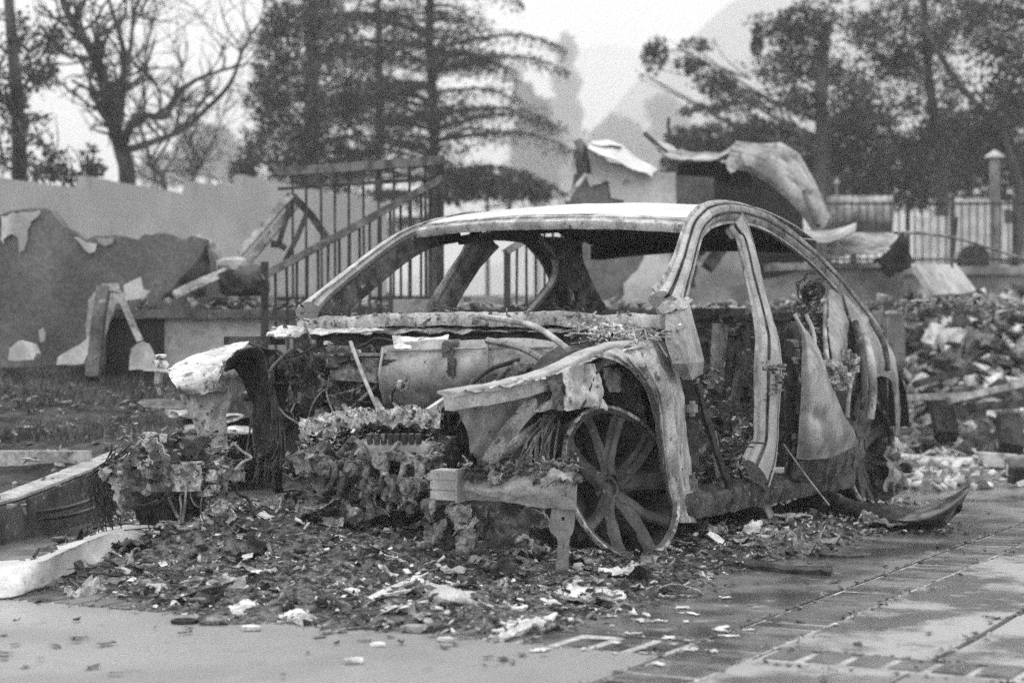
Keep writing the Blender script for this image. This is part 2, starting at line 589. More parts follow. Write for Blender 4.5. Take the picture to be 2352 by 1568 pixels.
# driveway: concrete slabs divided by bands of brick
TD = math.radians(28)
E1 = np.array([math.sin(TD), math.cos(TD)])      # away from the camera
E2 = np.array([math.cos(TD), -math.sin(TD)])     # to the right
def dv(e1, e2, z=0.0):
    p = E1 * e1 + E2 * e2
    return np.array([p[0], p[1], z])

drive = bpy.data.objects.new('driveway', None)
COL.objects.link(drive)
tag(drive, kind='structure')
L1, L2, L3 = -1.926, -1.712, -1.298
B0, B1 = 4.46, 4.70

def slab(e1a, e1b, e2a, e2b, m, z=0.0, n=(30, 30)):
    g_ = .004
    a, b = np.linspace(e1a + g_, e1b - g_, n[0]), np.linspace(e2a + g_, e2b - g_, n[1])
    mb = MB()
    V = []
    for x in a:
        for y in b:
            p = dv(x, y)
            V.append((p[0], p[1], z + .004 * fb(p, 1.5, 3)))
    k = n[1]
    f = [[i * k + j, (i + 1) * k + j, (i + 1) * k + j + 1, i * k + j + 1] for i in range(n[0] - 1) for j in range(n[1] - 1)]
    f = [q_[::-1] for q_ in f]
    nv = len(V)
    per = [j for j in range(k)] + [i * k + k - 1 for i in range(1, n[0])] + [(n[0] - 1) * k + j for j in range(k - 2, -1, -1)] + [i * k for i in range(n[0] - 2, 0, -1)]
    for i in per: V.append((V[i][0], V[i][1], -.06))
    for i in range(len(per)):
        j = (i + 1) % len(per)
        f.append([per[i], per[j], nv + j, nv + i])
    mb.add(V, f)
    return mb.build('slab', m, drive, smooth=30)

slab(1.0, B0, -7.5, L1, 'concrete', n=(40, 60))
slab(B1, 18.0, -7.5, L1, 'wet_concrete', n=(80, 50))
slab(1.0, B0 + .05, L2, L3, 'half_wet_concrete', n=(30, 10))
slab(B1, 20.0, L2, L3, 'half_wet_concrete', n=(60, 10))
slab(1.0, B0 + .05, L3, 1.5, 'concrete', n=(30, 30))
slab(B1, 9.2, L3 + .014, 1.5, 'half_wet_concrete', n=(40, 30))
slab(9.2, 20, L3 + .014, 3.5, 'half_wet_concrete', n=(40, 30))
mb = MB()
mb.add([dv(.5, -8, -.022), dv(.5, 4, -.022), dv(21, 4, -.022), dv(21, -8, -.022)], [[0, 1, 2, 3]])
mb.build('joint_bed', 'joint_dark', drive, smooth=0)
for (a0, a1, b0, b1) in ((3.2, 20.0, L1 + .003, L2 - .003), (B0 + .002, B1 - .002, -7.5, L1 - .004), (B0 + .055, B1 - .004, L2 + .004, 1.5)):
    mb = MB(); mb.add([dv(a0, b0, -.0025), dv(a0, b1, -.0025), dv(a1, b1, -.0025), dv(a1, b0, -.0025)], [[0, 1, 2, 3]]); mb.build('joint_sand', 'joint_sand_glint', drive, smooth=0)  # pale sand, with the glint of wet joints put into its colour

bm_ = MB()
cbox(bm_, (0, 0, -.032), (.194, .088, .07), .006)
brick0 = bm_.build('brick', 'brick_paver', drive, smooth=0)
nb = [0]
def brick(e1, e2, rz, sx=1.0):
    o = brick0 if nb[0] == 0 else brick0.copy()
    if nb[0]: COL.objects.link(o)
    nb[0] += 1
    p = dv(e1, e2)
    o.location = (p[0], p[1], RNG.normal(0, .0018) - .001)
    o.rotation_euler = (RNG.normal(0, .008), RNG.normal(0, .008), rz + RNG.normal(0, .008))
    o.scale = (sx, 1, 1)
    o.parent = drive
for i in range(150):
    e = 3.3 + i * .106
    brick(e, (L1 + L2) / 2, -TD, 1.0)
for i in range(52):
    e = L1 - .062 - i * .109
    brick((B0 + B1) / 2, e, -TD + math.pi / 2, 1.12)
for i in range(24):
    e = L2 + .062 + i * .109
    brick((B0 + B1) / 2 + .045, e, -TD + math.pi / 2, .8)

# grit and crumbs lodged along the joints and washed over the slabs
n = 1700
e1 = RNG.uniform(3.4, 12, n); e2 = RNG.choice([L1, L2, L3], n) + RNG.normal(0, .012, n)
k = n // 3
e1[:k] = RNG.choice([B0, B1], k) + RNG.normal(0, .012, k); e2[:k] = RNG.uniform(-5, .5, k)
jp = np.stack([e1 * E1[0] + e2 * E2[0], e1 * E1[1] + e2 * E2[1], np.full(n, .004)], 1)
tag(crumbs('joint_grit', jp, RNG.uniform(.003, .014, n), 'flake_mid', leaf=.3, flat=.4), 'grit lodged along the joints of the paving', 'grit', kind='stuff')

# raised bed and lawn to the left, climbing towards the terrace
def bed_h(X, Y):
    return .155 + np.maximum(0, Y - 7.6) * .100

K0, K1 = np.array([-2.20, 6.3]), np.array([-1.62, 10.2])
def kerb_x(Y):
    return K0[0] + (K1[0] - K0[0]) * (Y - K0[1]) / (K1[1] - K0[1])
nY, nX = 150, 110
yy = np.linspace(6.0, 13.4, nY)
V = []
for y in yy:
    x1 = kerb_x(min(y, 10.2)) - .08 + max(0, y - 10.0) * 1.2
    x1 = min(x1, 1.5)
    for x in np.linspace(-6.5, x1, nX):
        V.append((x, y, bed_h(x, y) - .02 + .035 * fb((x, y, 0), 1.6, 5) + .012 * fb((x, y, 3), 11, 3)))
V = np.array(V)
idx = np.arange(nX * nY).reshape(nY, nX)
q = np.stack([idx[:-1, :-1], idx[:-1, 1:], idx[1:, 1:], idx[1:, :-1]], -1).reshape(-1, 4)
tag(fast_mesh('planting_bed', V, q, 'soil', smooth=True), kind='structure')

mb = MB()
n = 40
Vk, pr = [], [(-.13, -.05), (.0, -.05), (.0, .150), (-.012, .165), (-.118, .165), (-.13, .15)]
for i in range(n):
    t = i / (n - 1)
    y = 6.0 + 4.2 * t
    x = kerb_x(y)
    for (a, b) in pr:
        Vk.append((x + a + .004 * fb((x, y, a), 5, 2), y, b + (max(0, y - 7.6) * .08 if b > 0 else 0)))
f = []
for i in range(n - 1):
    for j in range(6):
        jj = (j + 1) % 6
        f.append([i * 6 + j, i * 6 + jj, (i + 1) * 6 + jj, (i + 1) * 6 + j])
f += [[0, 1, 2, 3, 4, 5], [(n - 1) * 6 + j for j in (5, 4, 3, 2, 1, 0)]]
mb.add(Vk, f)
kb = tag(mb.build('kerb', 'slab_edge', smooth=30), kind='structure')  # dark tone paints the kerb face as shaded
mb = MB()
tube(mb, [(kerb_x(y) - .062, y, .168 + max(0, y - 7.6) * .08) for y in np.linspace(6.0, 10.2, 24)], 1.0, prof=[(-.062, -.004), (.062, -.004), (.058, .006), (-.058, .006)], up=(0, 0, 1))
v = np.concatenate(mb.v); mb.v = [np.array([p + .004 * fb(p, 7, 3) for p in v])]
mb.build('coping', 'kerb', kb, smooth=30)  # added pale strip: light on the kerb top put into its colour
# thin edging strip further up the bed
mb = MB()
pts = [(x, 8.75 + .25 * math.sin(x) * .3, bed_h(0, 8.75) + .0) for x in np.linspace(-6, -1.95, 16)]
tube(mb, pts, 1.0, prof=[(-.025, -.06), (.025, -.06), (.025, .035), (-.025, .035)], up=(0, 0, 1))
tag(mb.build('bed_edging', 'kerb', smooth=30), kind='structure')

# grass on the upper part of the slope
N = 26000
gx = RNG.uniform(-5.5, -.4, N); gy = RNG.uniform(9.3, 12.2, N)
dens = np.array([fb((a, b, 1.3), .9, 3) for a, b in zip(gx, gy)])
k = (dens + (gy - 9.9) * .35 > .05)
gx, gy = gx[k], gy[k]
N = len(gx)
gz = bed_h(gx, gy) - .02
h = RNG.uniform(.03, .09, N); az = RNG.uniform(0, 6.28, N); wd = .006
lx, ly = RNG.normal(0, .35, N) * h, RNG.normal(0, .35, N) * h
p0 = np.stack([gx - np.cos(az) * wd, gy - np.sin(az) * wd, gz], 1)
p1 = np.stack([gx + np.cos(az) * wd, gy + np.sin(az) * wd, gz], 1)
p2 = np.stack([gx + lx, gy + ly, gz + h], 1)
V = np.stack([p0, p1, p2], 1).reshape(-1, 3)
o = fast_mesh('grass', V, np.arange(3 * N).reshape(-1, 3), 'grass')
tag(o, 'short dry grass on the slope below the terrace wall', 'grass', kind='stuff')

# ------------------------------------------------------------------ BACKGROUND STRUCTURES
def px_plate(name, px, Y, th, m, parent=None, seed=0, jag=0.0, step=.06, dY=None):
    """an upright broken wall: outline given in picture points at depth Y, edges roughened, with real thickness (away from the camera)"""
    pts = []
    n = len(px)
    for i in range(n):
        a, b = np.array(px[i][:2], float), np.array(px[(i + 1) % n][:2], float)
        rough = len(px[i]) > 2
        A, B = at(a[0], a[1], Y), at(b[0], b[1], Y)
        k = max(1, int(np.linalg.norm(B - A) / step)) if rough else 1
        for j in range(k):
            t = j / k
            q_ = A * (1 - t) + B * t
            if rough and j:
                q_ = q_ + np.array([fb(q_, 7, 3, seed), 0, fb(q_, 7, 3, seed + 5)]) * jag
            if dY: q_ = q_ * (1 + dY(q_) / Y * 0) + np.array([0, dY(q_), 0])
            pts.append(q_)
    mb = MB()
    # clockwise outlines face away from the camera: push thickness to +Y
    from mathutils.geometry import tessellate_polygon
    tri = tessellate_polygon([[Vector(p) for p in pts]])
    P_ = np.array(pts); k = len(P_)
    Q_ = P_ + np.array([0, th, 0])
    f = [list(t) for t in tri] + [[a + k for a in t[::-1]] for t in tri]
    for i in range(k):
        j = (i + 1) % k
        f.append([j, i, k + i, k + j])
    mb.add(np.concatenate([P_, Q_]), f)
    o = mb.build(name, m, parent, smooth=0)
    bm2 = __import__('bmesh').new()
    bm2.from_mesh(o.data)
    __import__('bmesh').ops.recalc_face_normals(bm2, faces=bm2.faces[:])
    bm2.to_mesh(o.data); bm2.free()
    return o

# long stepped boundary wall running away to the right
bw_ = empty('boundary_wall', (-5.6, 20.5, 1.0), 'long pale stepped boundary wall behind the burnt stucco wall', 'wall')
bw_loc = np.array([-5.6, 20.5, 1.0])
A = np.array([-6.9, 18.0]); Bv_ = np.array([-1.0, 33.0])
dirw = nrm(Bv_ - A); nw = np.array([dirw[1], -dirw[0]])
def wall_y(px):           # depth where the wall line meets picture column px
    rx = (px - CX) / F_PX
    t = (A[0] - rx * A[1]) / (rx * dirw[1] - dirw[0])
    return A[1] + dirw[1] * t, t
segs = [((-1400, 0), (-200, 380)), ((-200, 380), (213, 436)), ((213, 407), (455, 450)), ((455, 419), (567, 432)), ((567, 404), (890, 468))]
for i, (pa, pb) in enumerate(segs):
    Y0, t0 = wall_y(pa[0]); Y1, t1 = wall_y(pb[0])
    za, zb_ = EYE + (CY - pa[1]) * Y0 / F_PX, EYE + (CY - pb[1]) * Y1 / F_PX
    if i == 0: za = zb_ + .1
    a, b = A + dirw * t0, A + dirw * t1
    mb = MB()
    nseg = 14
    Vv = []
    for k_ in range(nseg + 1):
        p = a + (b - a) * k_ / nseg
        zt = za + (zb_ - za) * k_ / nseg + .012 * fb((p[0] * 3, p[1] * 3, i), 1.0, 3)
        for (off, z) in ((0, .0), (0, zt), (-.2, zt), (-.2, 0)):
            Vv.append((p[0] + nw[0] * off, p[1] + nw[1] * off, z))
    f = []
    for k_ in range(nseg):
        for j in range(4):
            jj = (j + 1) % 4
            f.append([k_ * 4 + j, k_ * 4 + jj, k_ * 4 + 4 + jj, k_ * 4 + 4 + j])
    f += [[3, 2, 1, 0], [nseg * 4 + j for j in range(4)]]
    mb.add(np.array(Vv) - bw_loc, f)
    mb.build('wall_panel', 'block_wall', bw_, smooth=0)
    if i > 1:
        mb = MB()
        box(mb, np.array([a[0] - nw[0] * .09, a[1] - nw[1] * .09, (za + .01) / 2]) - bw_loc, (.10, .24, za + .01), rotm(0, 0, -math.atan2(dirw[0], dirw[1])))
        mb.build('pilaster', 'block_wall', bw_, smooth=0)

# burnt stucco wall with a broken top
rw = empty('ruined_wall', (-2.8, 12.6, .5), 'dark burnt stucco wall with a broken sloping top, at the terrace end', 'wall')
o = px_plate('wall', [(-420, 520, 1), (-60, 500, 1), (25, 484, 1), (92, 478, 1), (112, 479, 1), (132, 503, 1), (165, 528, 1), (196, 552, 1), (218, 541, 1),
                 (330, 538, 1), (440, 541, 1), (470, 548, 1), (515, 640), (520, 900), (-420, 900)], 12.6, .2, 'dark_stucco', seed=2, jag=.035, step=.05)
o.parent = rw; o.location = -rw.location
def lost_plaster(px, Y, par, seed, m='plaster', jag=.03):
    o = px_plate('plaster_patch', [tuple(p) + (1,) for p in px], Y, .018, m, seed=seed, jag=jag, step=.03)
    o.parent = par; o.location = -par.location
lost_plaster([(2, 496), (30, 487), (92, 482), (70, 510), (62, 530), (55, 575), (44, 580), (40, 545), (20, 540), (8, 560)], 12.57, rw, 3)
lost_plaster([(170, 545), (196, 556), (222, 560), (218, 578), (205, 582), (190, 566)], 12.57, rw, 4)
lost_plaster([(222, 545), (262, 544), (258, 560), (240, 566), (226, 558)], 12.57, rw, 5, 'plaster_grey')
# pale pieces propped at the foot of that wall
def leaning(name, px, Y, lean, th, m, label, cat, seed=1, jag=.015, group=None):
    o = px_plate(name, [tuple(p) + (1,) for p in px], Y, th, m, seed=seed, jag=jag, step=.05)
    me = o.data
    c = np.array([v.co[:] for v in me.vertices])
    zb = c[:, 2].min()
    c[:, 1] += (c[:, 2] - zb) * lean
    org = np.array([c[:, 0].mean(), c[:, 1].mean(), zb])
    me.vertices.foreach_set('co', (c - org).astype(np.float32).ravel())
    o.location = org
    return tag(o, label, cat, group)

# terrace: slab edge on a retaining wall
terr = empty('terrace', (-1, 12, 0), 'raised terrace with a dark slab edge over a pale rendered retaining wall', 'terrace')
tl = np.array(terr.location)
mb = MB()
xa, xb = at(232, 705, 11.9)[0], at(1960, 705, 11.9)[0]
Vs, f = [], []
n = 60
for i in range(n + 1):
    x = xa + (xb - xa) * i / n
    for (y, z) in ((11.86, .955), (11.86, 1.012), (15.4, 1.03), (15.4, .955)):
        Vs.append((x, y + .008 * fb((x, y, z), 5, 3), z + .006 * fb((x, z, 0), 7, 3)))
for i in range(n):
    for j in range(4):
        jj = (j + 1) % 4
        f.append([i * 4 + j, i * 4 + jj, i * 4 + 4 + jj, i * 4 + 4 + j])
f += [[3, 2, 1, 0], [n * 4 + j for j in range(4)]]
mb.add(np.array(Vs) - tl, f)
mb.build('terrace_slab', 'slab_edge', terr, smooth=30)
mb = MB(); box(mb, np.array([(xa + xb) / 2 + .19, 12.05, .47]) - tl, (xb - xa - .38, .2, .97)); mb.build('retaining_wall', 'plaster', terr, smooth=0)
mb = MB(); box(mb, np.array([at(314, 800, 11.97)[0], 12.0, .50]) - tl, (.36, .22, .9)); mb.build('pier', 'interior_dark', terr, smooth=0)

leaning('leaning_board', [(298, 800), (318, 783), (338, 790), (352, 815), (358, 850), (296, 850)], 11.55, .3, .03, 'plaster', 'pale broken plaster sheet propped before the dark terrace pier', 'plaster sheet', 6)
leaning('leaning_board', [(200, 690), (215, 670), (285, 672), (280, 690), (262, 700), (248, 740), (232, 800), (214, 856), (196, 860)], 11.75, .05, .03, 'plaster', 'pale torn board standing behind the leaning dark post', 'board', 7)
leaning('leaning_board', [(283, 655), (322, 636), (328, 664), (346, 668), (330, 684), (286, 690)], 12.4, .1, .02, 'plaster', 'small pale jagged board on the terrace by the stucco wall', 'board', 8)
leaning('leaning_board', [(440, 540), (470, 545), (500, 560), (512, 600), (500, 660), (470, 668), (452, 640)], 12.85, .1, .03, 'plaster', 'pale curled board at the broken end of the stucco wall', 'board', 9)
leaning('leaning_board', [(365, 690), (450, 600), (470, 560), (480, 620), (470, 680)], 12.35, .2, .03, 'charred_wood', 'dark charred panel leaning at the end of the stucco wall', 'panel', 10)
leaning('plaster_chunk', [(20, 800), (38, 782), (70, 790), (82, 812), (76, 826), (18, 826)], 11.6, .3, .12, 'plaster', 'pale plaster lump at the foot of the stucco wall', 'plaster lump', 11)
leaning('plaster_chunk', [(88, 760), (98, 752), (104, 768), (102, 784), (92, 786)], 12.5, .02, .03, 'plaster', 'small white oval patch low on the dark stucco wall', 'patch', 12, jag=.004)
leaning('plaster_chunk', [(130, 820), (180, 790), (200, 770), (205, 800), (190, 835), (130, 838)], 11.6, .4, .05, 'plaster', 'pale slanting rubble piece beside the leaning dark post', 'rubble piece', 13)

def beam(name, a, b, w, t, m, label, cat, jit=.003, group=None, n=4, up=(0, -1, .3)):
    a, b = np.asarray(a, float), np.asarray(b, float)
    pts = np.array([a + (b - a) * i / (n - 1) for i in range(n)]) + RNG.normal(0, jit, (n, 3))
    mb = MB()
    tube(mb, pts, 1.0, prof=np.array([(-w, -t), (w, -t), (w, t), (-w, t)]) / 2, up=up)
    o = mb.build(name, m, smooth=30, loc=(a + b) / 2)
    return tag(o, label, cat, group)

beam('leaning_post', at(236, 660, 11.6), at(214, 868, 11.35), .075, .07, 'slab_edge', 'dark square post leaning in front of the pale torn board', 'post')
beam('fallen_plank', at(268, 668, 11.6), at(325, 785, 11.5), .04, .03, 'pale_wood', 'thin pale plank slanting down over the terrace edge', 'plank')
beam('fallen_plank', at(235, 662, 11.6), at(275, 660, 11.62), .05, .03, 'pale_wood', 'short pale plank on top of the leaning dark post', 'plank')
beam('fallen_plank', at(402, 678, 12.0), at(520, 625, 12.3), .06, .03, 'pale_wood', 'pale plank slanting across the terrace rubble', 'plank')
beam('fallen_plank', at(455, 542, 12.7), at(500, 640, 12.6), .045, .03, 'pale_wood', 'narrow pale plank against the end of the stucco wall', 'plank')
lad = empty('collapsed_frame', at(560, 640, 13.0), 'tall collapsed timber frame leaning up to the landing railing', 'frame')
ll = np.array(lad.location)
def lbeam(a, b, w, m='pale_wood'):
    mb = MB(); tube(mb, np.array([a, (np.array(a) + b) / 2 + .01, b]) - ll, 1.0, prof=np.array([(-w, -.02), (w, -.02), (w, .02), (-w, .02)]) / [2, 1], up=(0, -1, .2))
    return mb.build('beam', m, lad, smooth=30)
lbeam(at(505, 632, 13.0), at(668, 448, 13.2), .05)
lbeam(at(535, 640, 13.05), at(680, 470, 13.3), .05)
lbeam(at(640, 560, 13.1), at(668, 450, 13.2), .03, 'iron')
lbeam(at(655, 600, 13.1), at(705, 490, 13.2), .03, 'iron')
lbeam(at(672, 450, 13.2), at(750, 545, 13.3), .05, 'slab_edge')
lbeam(at(622, 560, 13.1), at(655, 570, 13.1), .04, 'iron')

# terrace clutter
for i, (x, y, Y, s, m, lb) in enumerate([(560, 650, 12.3, .16, 'charred_wood', 'black charred bundle under the pale plank on the terrace'),
        (530, 610, 12.6, .10, 'plaster', 'pale rounded rubble lump above the charred bundle'), (578, 618, 12.5, .07, 'plaster_grey', 'grey block beside the railing foot on the terrace'),
        (500, 690, 12.0, .06, 'charred_wood', 'small charred lump on the terrace edge')]):
    v, f = chunk(s, (1.3, .8, .7), .4, i * 3.3)
    mb = MB(); mb.add(v + at(x, y, Y), f)
    tag(mb.build('rubble_lump', m, smooth=30, loc=at(x, y, Y)), lb, 'rubble')
n = 900
px_ = RNG.uniform(-2.6, 3.8, n); py_ = RNG.uniform(11.9, 14.6, n)
tag(crumbs('terrace_debris', np.stack([px_, py_, 1.035 + RNG.uniform(0, .04, n)], 1), RNG.uniform(.02, .10, n), 'flake_mid'), 'loose grey debris strewn over the terrace', 'debris', kind='stuff')

# railings
def railing(name, label, top_a, top_b, hgt, nb_, group=None, posts=(True, True), drop=0.0, rail_w=.022, mat_top='iron', second=None, br=.008):
    top_a, top_b = np.asarray(top_a, float), np.asarray(top_b, float)
    org = np.array([top_a[0], top_a[1], top_a[2] - hgt])
    R = empty(name, org, label, 'railing', group)
    def part(nm, pts, prof, m):
        mb = MB(); tube(mb, np.asarray(pts) - org, 1.0, prof=prof, up=(0.01, -1, .02)); return mb.build(nm, m, R, smooth=30)
    sq = lambda a, b=None: np.array([(-a, -(b or a)), (a, -(b or a)), (a, (b or a)), (-a, (b or a))])
    d = top_b - top_a
    hr = part('handrail', [top_a - d * .02, (top_a + top_b) / 2 + np.array([0, 0, -.004]), top_b + d * .01], sq(rail_w, rail_w * .8), mat_top)
    part('bottom_rail', [top_a + np.array([0, 0, -hgt + .08]), top_b + np.array([0, 0, -hgt + .08])], sq(.012), 'iron')
    if second: part('middle_rail', [top_a + np.array([0, 0, -second]), top_b + np.array([0, 0, -second])], sq(.010), 'iron')
    for k_, pp in ((0, top_a), (1, top_b)):
        if posts[k_]:
            part('post', [pp + np.array([0, 0, posts[k_] if posts[k_] is not True else -.01]), pp + np.array([0, 0, -hgt])], sq(.021), 'iron')
    mb = MB(); tube(mb, [(0, 0, 0), (0, 0, -hgt + .08)], 1.0, prof=sq(br), up=(0, -1, 0))
    first = None
    for i in range(1, nb_):
        t = i / nb_
        p = top_a + d * t - org + np.array([0, 0, -.02])
        if first is None:
            first = mb.build('baluster', 'iron', R, smooth=30); ob = first
        else:
            ob = first.copy(); COL.objects.link(ob); ob.parent = R
        ob.location = p + RNG.normal(0, .002, 3)
        ob.rotation_euler = (0, RNG.normal(0, .008), 0)
    return R

railing('stair_railing', 'sloping iron stair railing with a paler handrail, behind the windscreen pillar', at(608, 632, 11.2), at(1012, 412, 11.7), .95, 17, posts=(.08, True), mat_top='handrail_top')  # handrail tone lighter than the bars
railing('landing_railing', 'level iron railing with a thick dark top bar above the stairs', at(640, 395, 13.3), at(1012, 368, 12.3), .98, 11, posts=(False, True), rail_w=.030, second=.12, mat_top='handrail_top')
railing('stair_railing', 'small iron railing seen through the car\'s far rear side window', at(1165, 577, 11.6), at(1330, 470, 12.2), .62, 8, posts=(True, False), mat_top='handrail_top')
mb = MB()
so = at(700, 900, 11.5)
for i in range(4):
    a = at(620 + i * 100, 784, 11.5)[0]
    box(mb, (a + .13, 11.55, .3 + i * .16), (.30, .9, .5 + i * .02))
tag(mb.build('steps', 'plaster_grey', smooth=0), 'concrete steps climbing to the terrace behind the car', 'steps')

# ruined house wall seen through and above the car
rh = empty('ruined_house', at(1500, 760, 15.5), 'remains of a burnt house wall with torn plaster, behind the car roof', 'ruin')
rl = rh.location
def rpart(name, px, Y, th, m, seed, jag=.03):
    o = px_plate(name, px, Y, th, m, seed=seed, jag=jag, step=.05)
    o.parent = rh; o.location = -rl
    return o
rpart('wall', [(1300, 480, 1), (1312, 440, 1), (1318, 345, 1), (1345, 335, 1), (1380, 360, 1), (1440, 385, 1), (1500, 398), (1552, 396), (1556, 800), (1290, 800)], 15.5, .22, 'dark_stucco', 31)
rpart('plaster_patch', [(1345, 345, 1), (1372, 356, 1), (1420, 380, 1), (1490, 396), (1551, 396), (1553, 470), (1540, 600), (1552, 800), (1400, 800, 1), (1420, 760, 1), (1390, 720, 1), (1376, 690, 1),
     (1425, 690, 1), (1432, 650, 1), (1465, 620, 1), (1480, 590, 1), (1455, 570, 1), (1470, 540, 1), (1440, 500, 1), (1432, 460, 1), (1405, 455, 1), (1398, 415, 1), (1356, 430, 1)], 15.47, .03, 'plaster', 32, .04)
rpart('plaster_patch', [(1312, 370, 1), (1322, 365, 1), (1326, 400, 1), (1316, 402, 1)], 15.46, .02, 'plaster', 33)
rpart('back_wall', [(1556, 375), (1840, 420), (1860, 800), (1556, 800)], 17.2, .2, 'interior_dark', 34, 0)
rpart('side_wall', [(1556, 402), (1640, 408), (1640, 800), (1556, 800)], 16.0, .2, 'dark_stucco', 35, 0)
rpart('plaster_patch', [(1598, 600, 1), (1640, 570, 1), (1700, 575, 1), (1716, 600, 1), (1725, 660, 1), (1700, 685, 1), (1640, 690, 1), (1600, 670, 1)], 15.9, .05, 'plaster', 36)
rpart('low_wall', [(1560, 668), (1600, 660, 1), (1700, 655, 1), (1900, 610), (2075, 606), (2080, 830), (1560, 830)], 15.2, .25, 'plaster_grey', 37, .015)
rpart('coping', [(1770, 604, 1), (2078, 600, 1), (2078, 613), (1770, 622)], 15.12, .4, 'rubble', 38, .01)
beam('charred_beam', at(1690, 520, 15.7), at(1625, 615, 15.5), .10, .08, 'charred_wood', 'charred beam slanting across the ruin, seen through the front door opening', 'beam')

# twisted corrugated roofing
def roofing(name, ctrl, label, nu=30, nv=44, corr=14, amp=.02, m='corrugated', wav=.028, axis=1, ragged=.05, crisp=14):
    mb = MB()
    if axis == 0: nv = min(nv, 9)
    sheet(mb, ctrl, nu, nv, .006, amp, 2.0, .004, ragged, seed=corr, disp=lambda s, t: wav * math.sin((t if axis else s) * corr * 2 * math.pi))
    c = np.asarray(ctrl).reshape(-1, 3)
    o = mb.build(name, m, smooth=crisp, loc=c.mean(0))
    return tag(o, label, 'roof sheet')
roofing('roof_sheet', [[at(1505, 338, 15.6), at(1560, 366, 15.8), at(1640, 366, 16.0), at(1690, 352, 16.2)],
                       [at(1512, 322, 16.6), at(1570, 350, 16.8), at(1640, 354, 17.0), at(1700, 338, 17.2)]],
        'sagging strip of corrugated roofing over the dark ruin opening', corr=3, nu=12, amp=.04, wav=.006)
roofing('roof_sheet', [[at(1672, 372, 15.6), at(1735, 388, 15.5), at(1795, 430, 15.3), at(1845, 478, 15.2), at(1884, 532, 15.1)],
                       [at(1676, 352, 16.0), at(1745, 366, 15.9), at(1805, 395, 15.7), at(1852, 450, 15.5), at(1889, 516, 15.3)],
                       [at(1690, 338, 16.6), at(1760, 346, 16.4), at(1815, 340, 16.2), at(1852, 408, 15.8), at(1894, 505, 15.5)]],
        'large twisted corrugated roof sheet slumping off the ruin', corr=5, axis=0, nu=61, nv=6, amp=.0, wav=.055, ragged=.0, crisp=25)
roofing('roof_sheet', [[at(1560, 372, 15.9), at(1640, 372, 16.1), at(1720, 392, 16.0)], [at(1556, 402, 16.1), at(1640, 410, 16.3), at(1735, 450, 16.2)]],
        'dark sheet on the underside of the sagging roofing', corr=2, axis=0, nu=14, nv=20, amp=.03, wav=.01, m='soot')  # separate dark sheet below the roofing strip
roofing('roof_sheet', [[at(1655, 372, 15.3), at(1700, 352, 15.4)], [at(1680, 398, 15.2), at(1712, 372, 15.3)]], 'short pale corrugated flap at the ridge of the twisted sheet', corr=3, axis=1, nu=14, nv=14, amp=.02, wav=.01)
roofing('roof_sheet', [[at(1345, 338, 15.3), at(1400, 365, 15.2), at(1460, 392, 15.2), at(1500, 402, 15.2)],
                       [at(1362, 330, 15.7), at(1420, 335, 15.8), at(1470, 368, 15.7), at(1512, 396, 15.6)]],
        'pale bent metal flashing lying along the broken wall top', corr=2, wav=.01, nu=12, m='white_paint', amp=.03)
roofing('roof_sheet', [[at(1350, 330, 15.5), at(1390, 338, 15.5), at(1430, 338, 15.5)], [at(1362, 326, 15.9), at(1395, 325, 15.9), at(1428, 334, 15.9)]],
        'small white curled metal scrap on the peak of the broken wall', corr=1, wav=.005, nu=10, nv=14, m='white_paint', amp=.03)
roofing('roof_sheet', [[at(1315, 325, 15.3), at(1330, 360, 15.3), at(1345, 400, 15.3)], [at(1330, 320, 15.5), at(1348, 350, 15.5), at(1350, 400, 15.5)]],
        'dark torn metal strip hanging from the corner of the broken wall', corr=1, wav=.005, nu=10, nv=14, m='steel_dark', amp=.05)
roofing('roof_sheet', [[at(1838, 545, 14.3), at(1900, 560, 14.2), at(1965, 530, 14.2)], [at(1850, 525, 14.8), at(1910, 525, 14.8), at(1968, 513, 14.6)]],
        'pale folded metal sheet jutting out behind the rear roof pillar', corr=1, wav=.004, nu=4, nv=5, amp=.02)
roofing('roof_sheet', [[at(1900, 590, 14.3), at(1985, 585, 14.3), at(2060, 575, 14.3)], [at(1900, 540, 14.8), at(1990, 528, 14.9), at(2050, 535, 14.9)]],
        'wide grey metal sheet lying flat behind the rear roof pillar', corr=2, wav=.008, nu=5, nv=7, m='steel_mid', amp=.03)
roofing('roof_sheet', [[at(2005, 600, 14.0), at(2050, 560, 13.9), at(2075, 530, 13.9)], [at(2040, 640, 14.0), at(2090, 615, 13.9), at(2105, 605, 13.9)]],
        'black folded metal sheet standing on edge over the rubble', corr=1, wav=.004, nu=16, nv=16, m='soot', amp=.03)
for i, (a, b, lb) in enumerate([((1300, 462, 15.0), (1345, 400, 15.2), 'thin pale pole leaning beside the broken wall'), ((1480, 305, 16.4), (1530, 350, 16.2), 'thin dark pole sticking up over the ruin'),
                           ((1535, 270, 18.0), (1538, 340, 18.0), 'short dark upright pipe behind the sagging roofing'), ((1880, 520, 14.6), (1845, 440, 15.2), 'bent metal batten under the twisted roof sheet')]):
    beam('pole', at(*a), at(*b), .03, .03, 'pale_wood' if i == 0 else 'iron', lb, 'pole', n=4)
mb = MB(); tube(mb, [at(*p) for p in ((2055, 535, 14.0), (2120, 536, 14.3), (2200, 548, 14.6), (2280, 572, 14.9), (2400, 610, 15.3))], .012, 8, sub=5)
tag(mb.build('bent_pipe', 'steel_mid', smooth=60), 'long thin bent pipe curving over the rubble to the frame edge', 'pipe')
mb = MB()
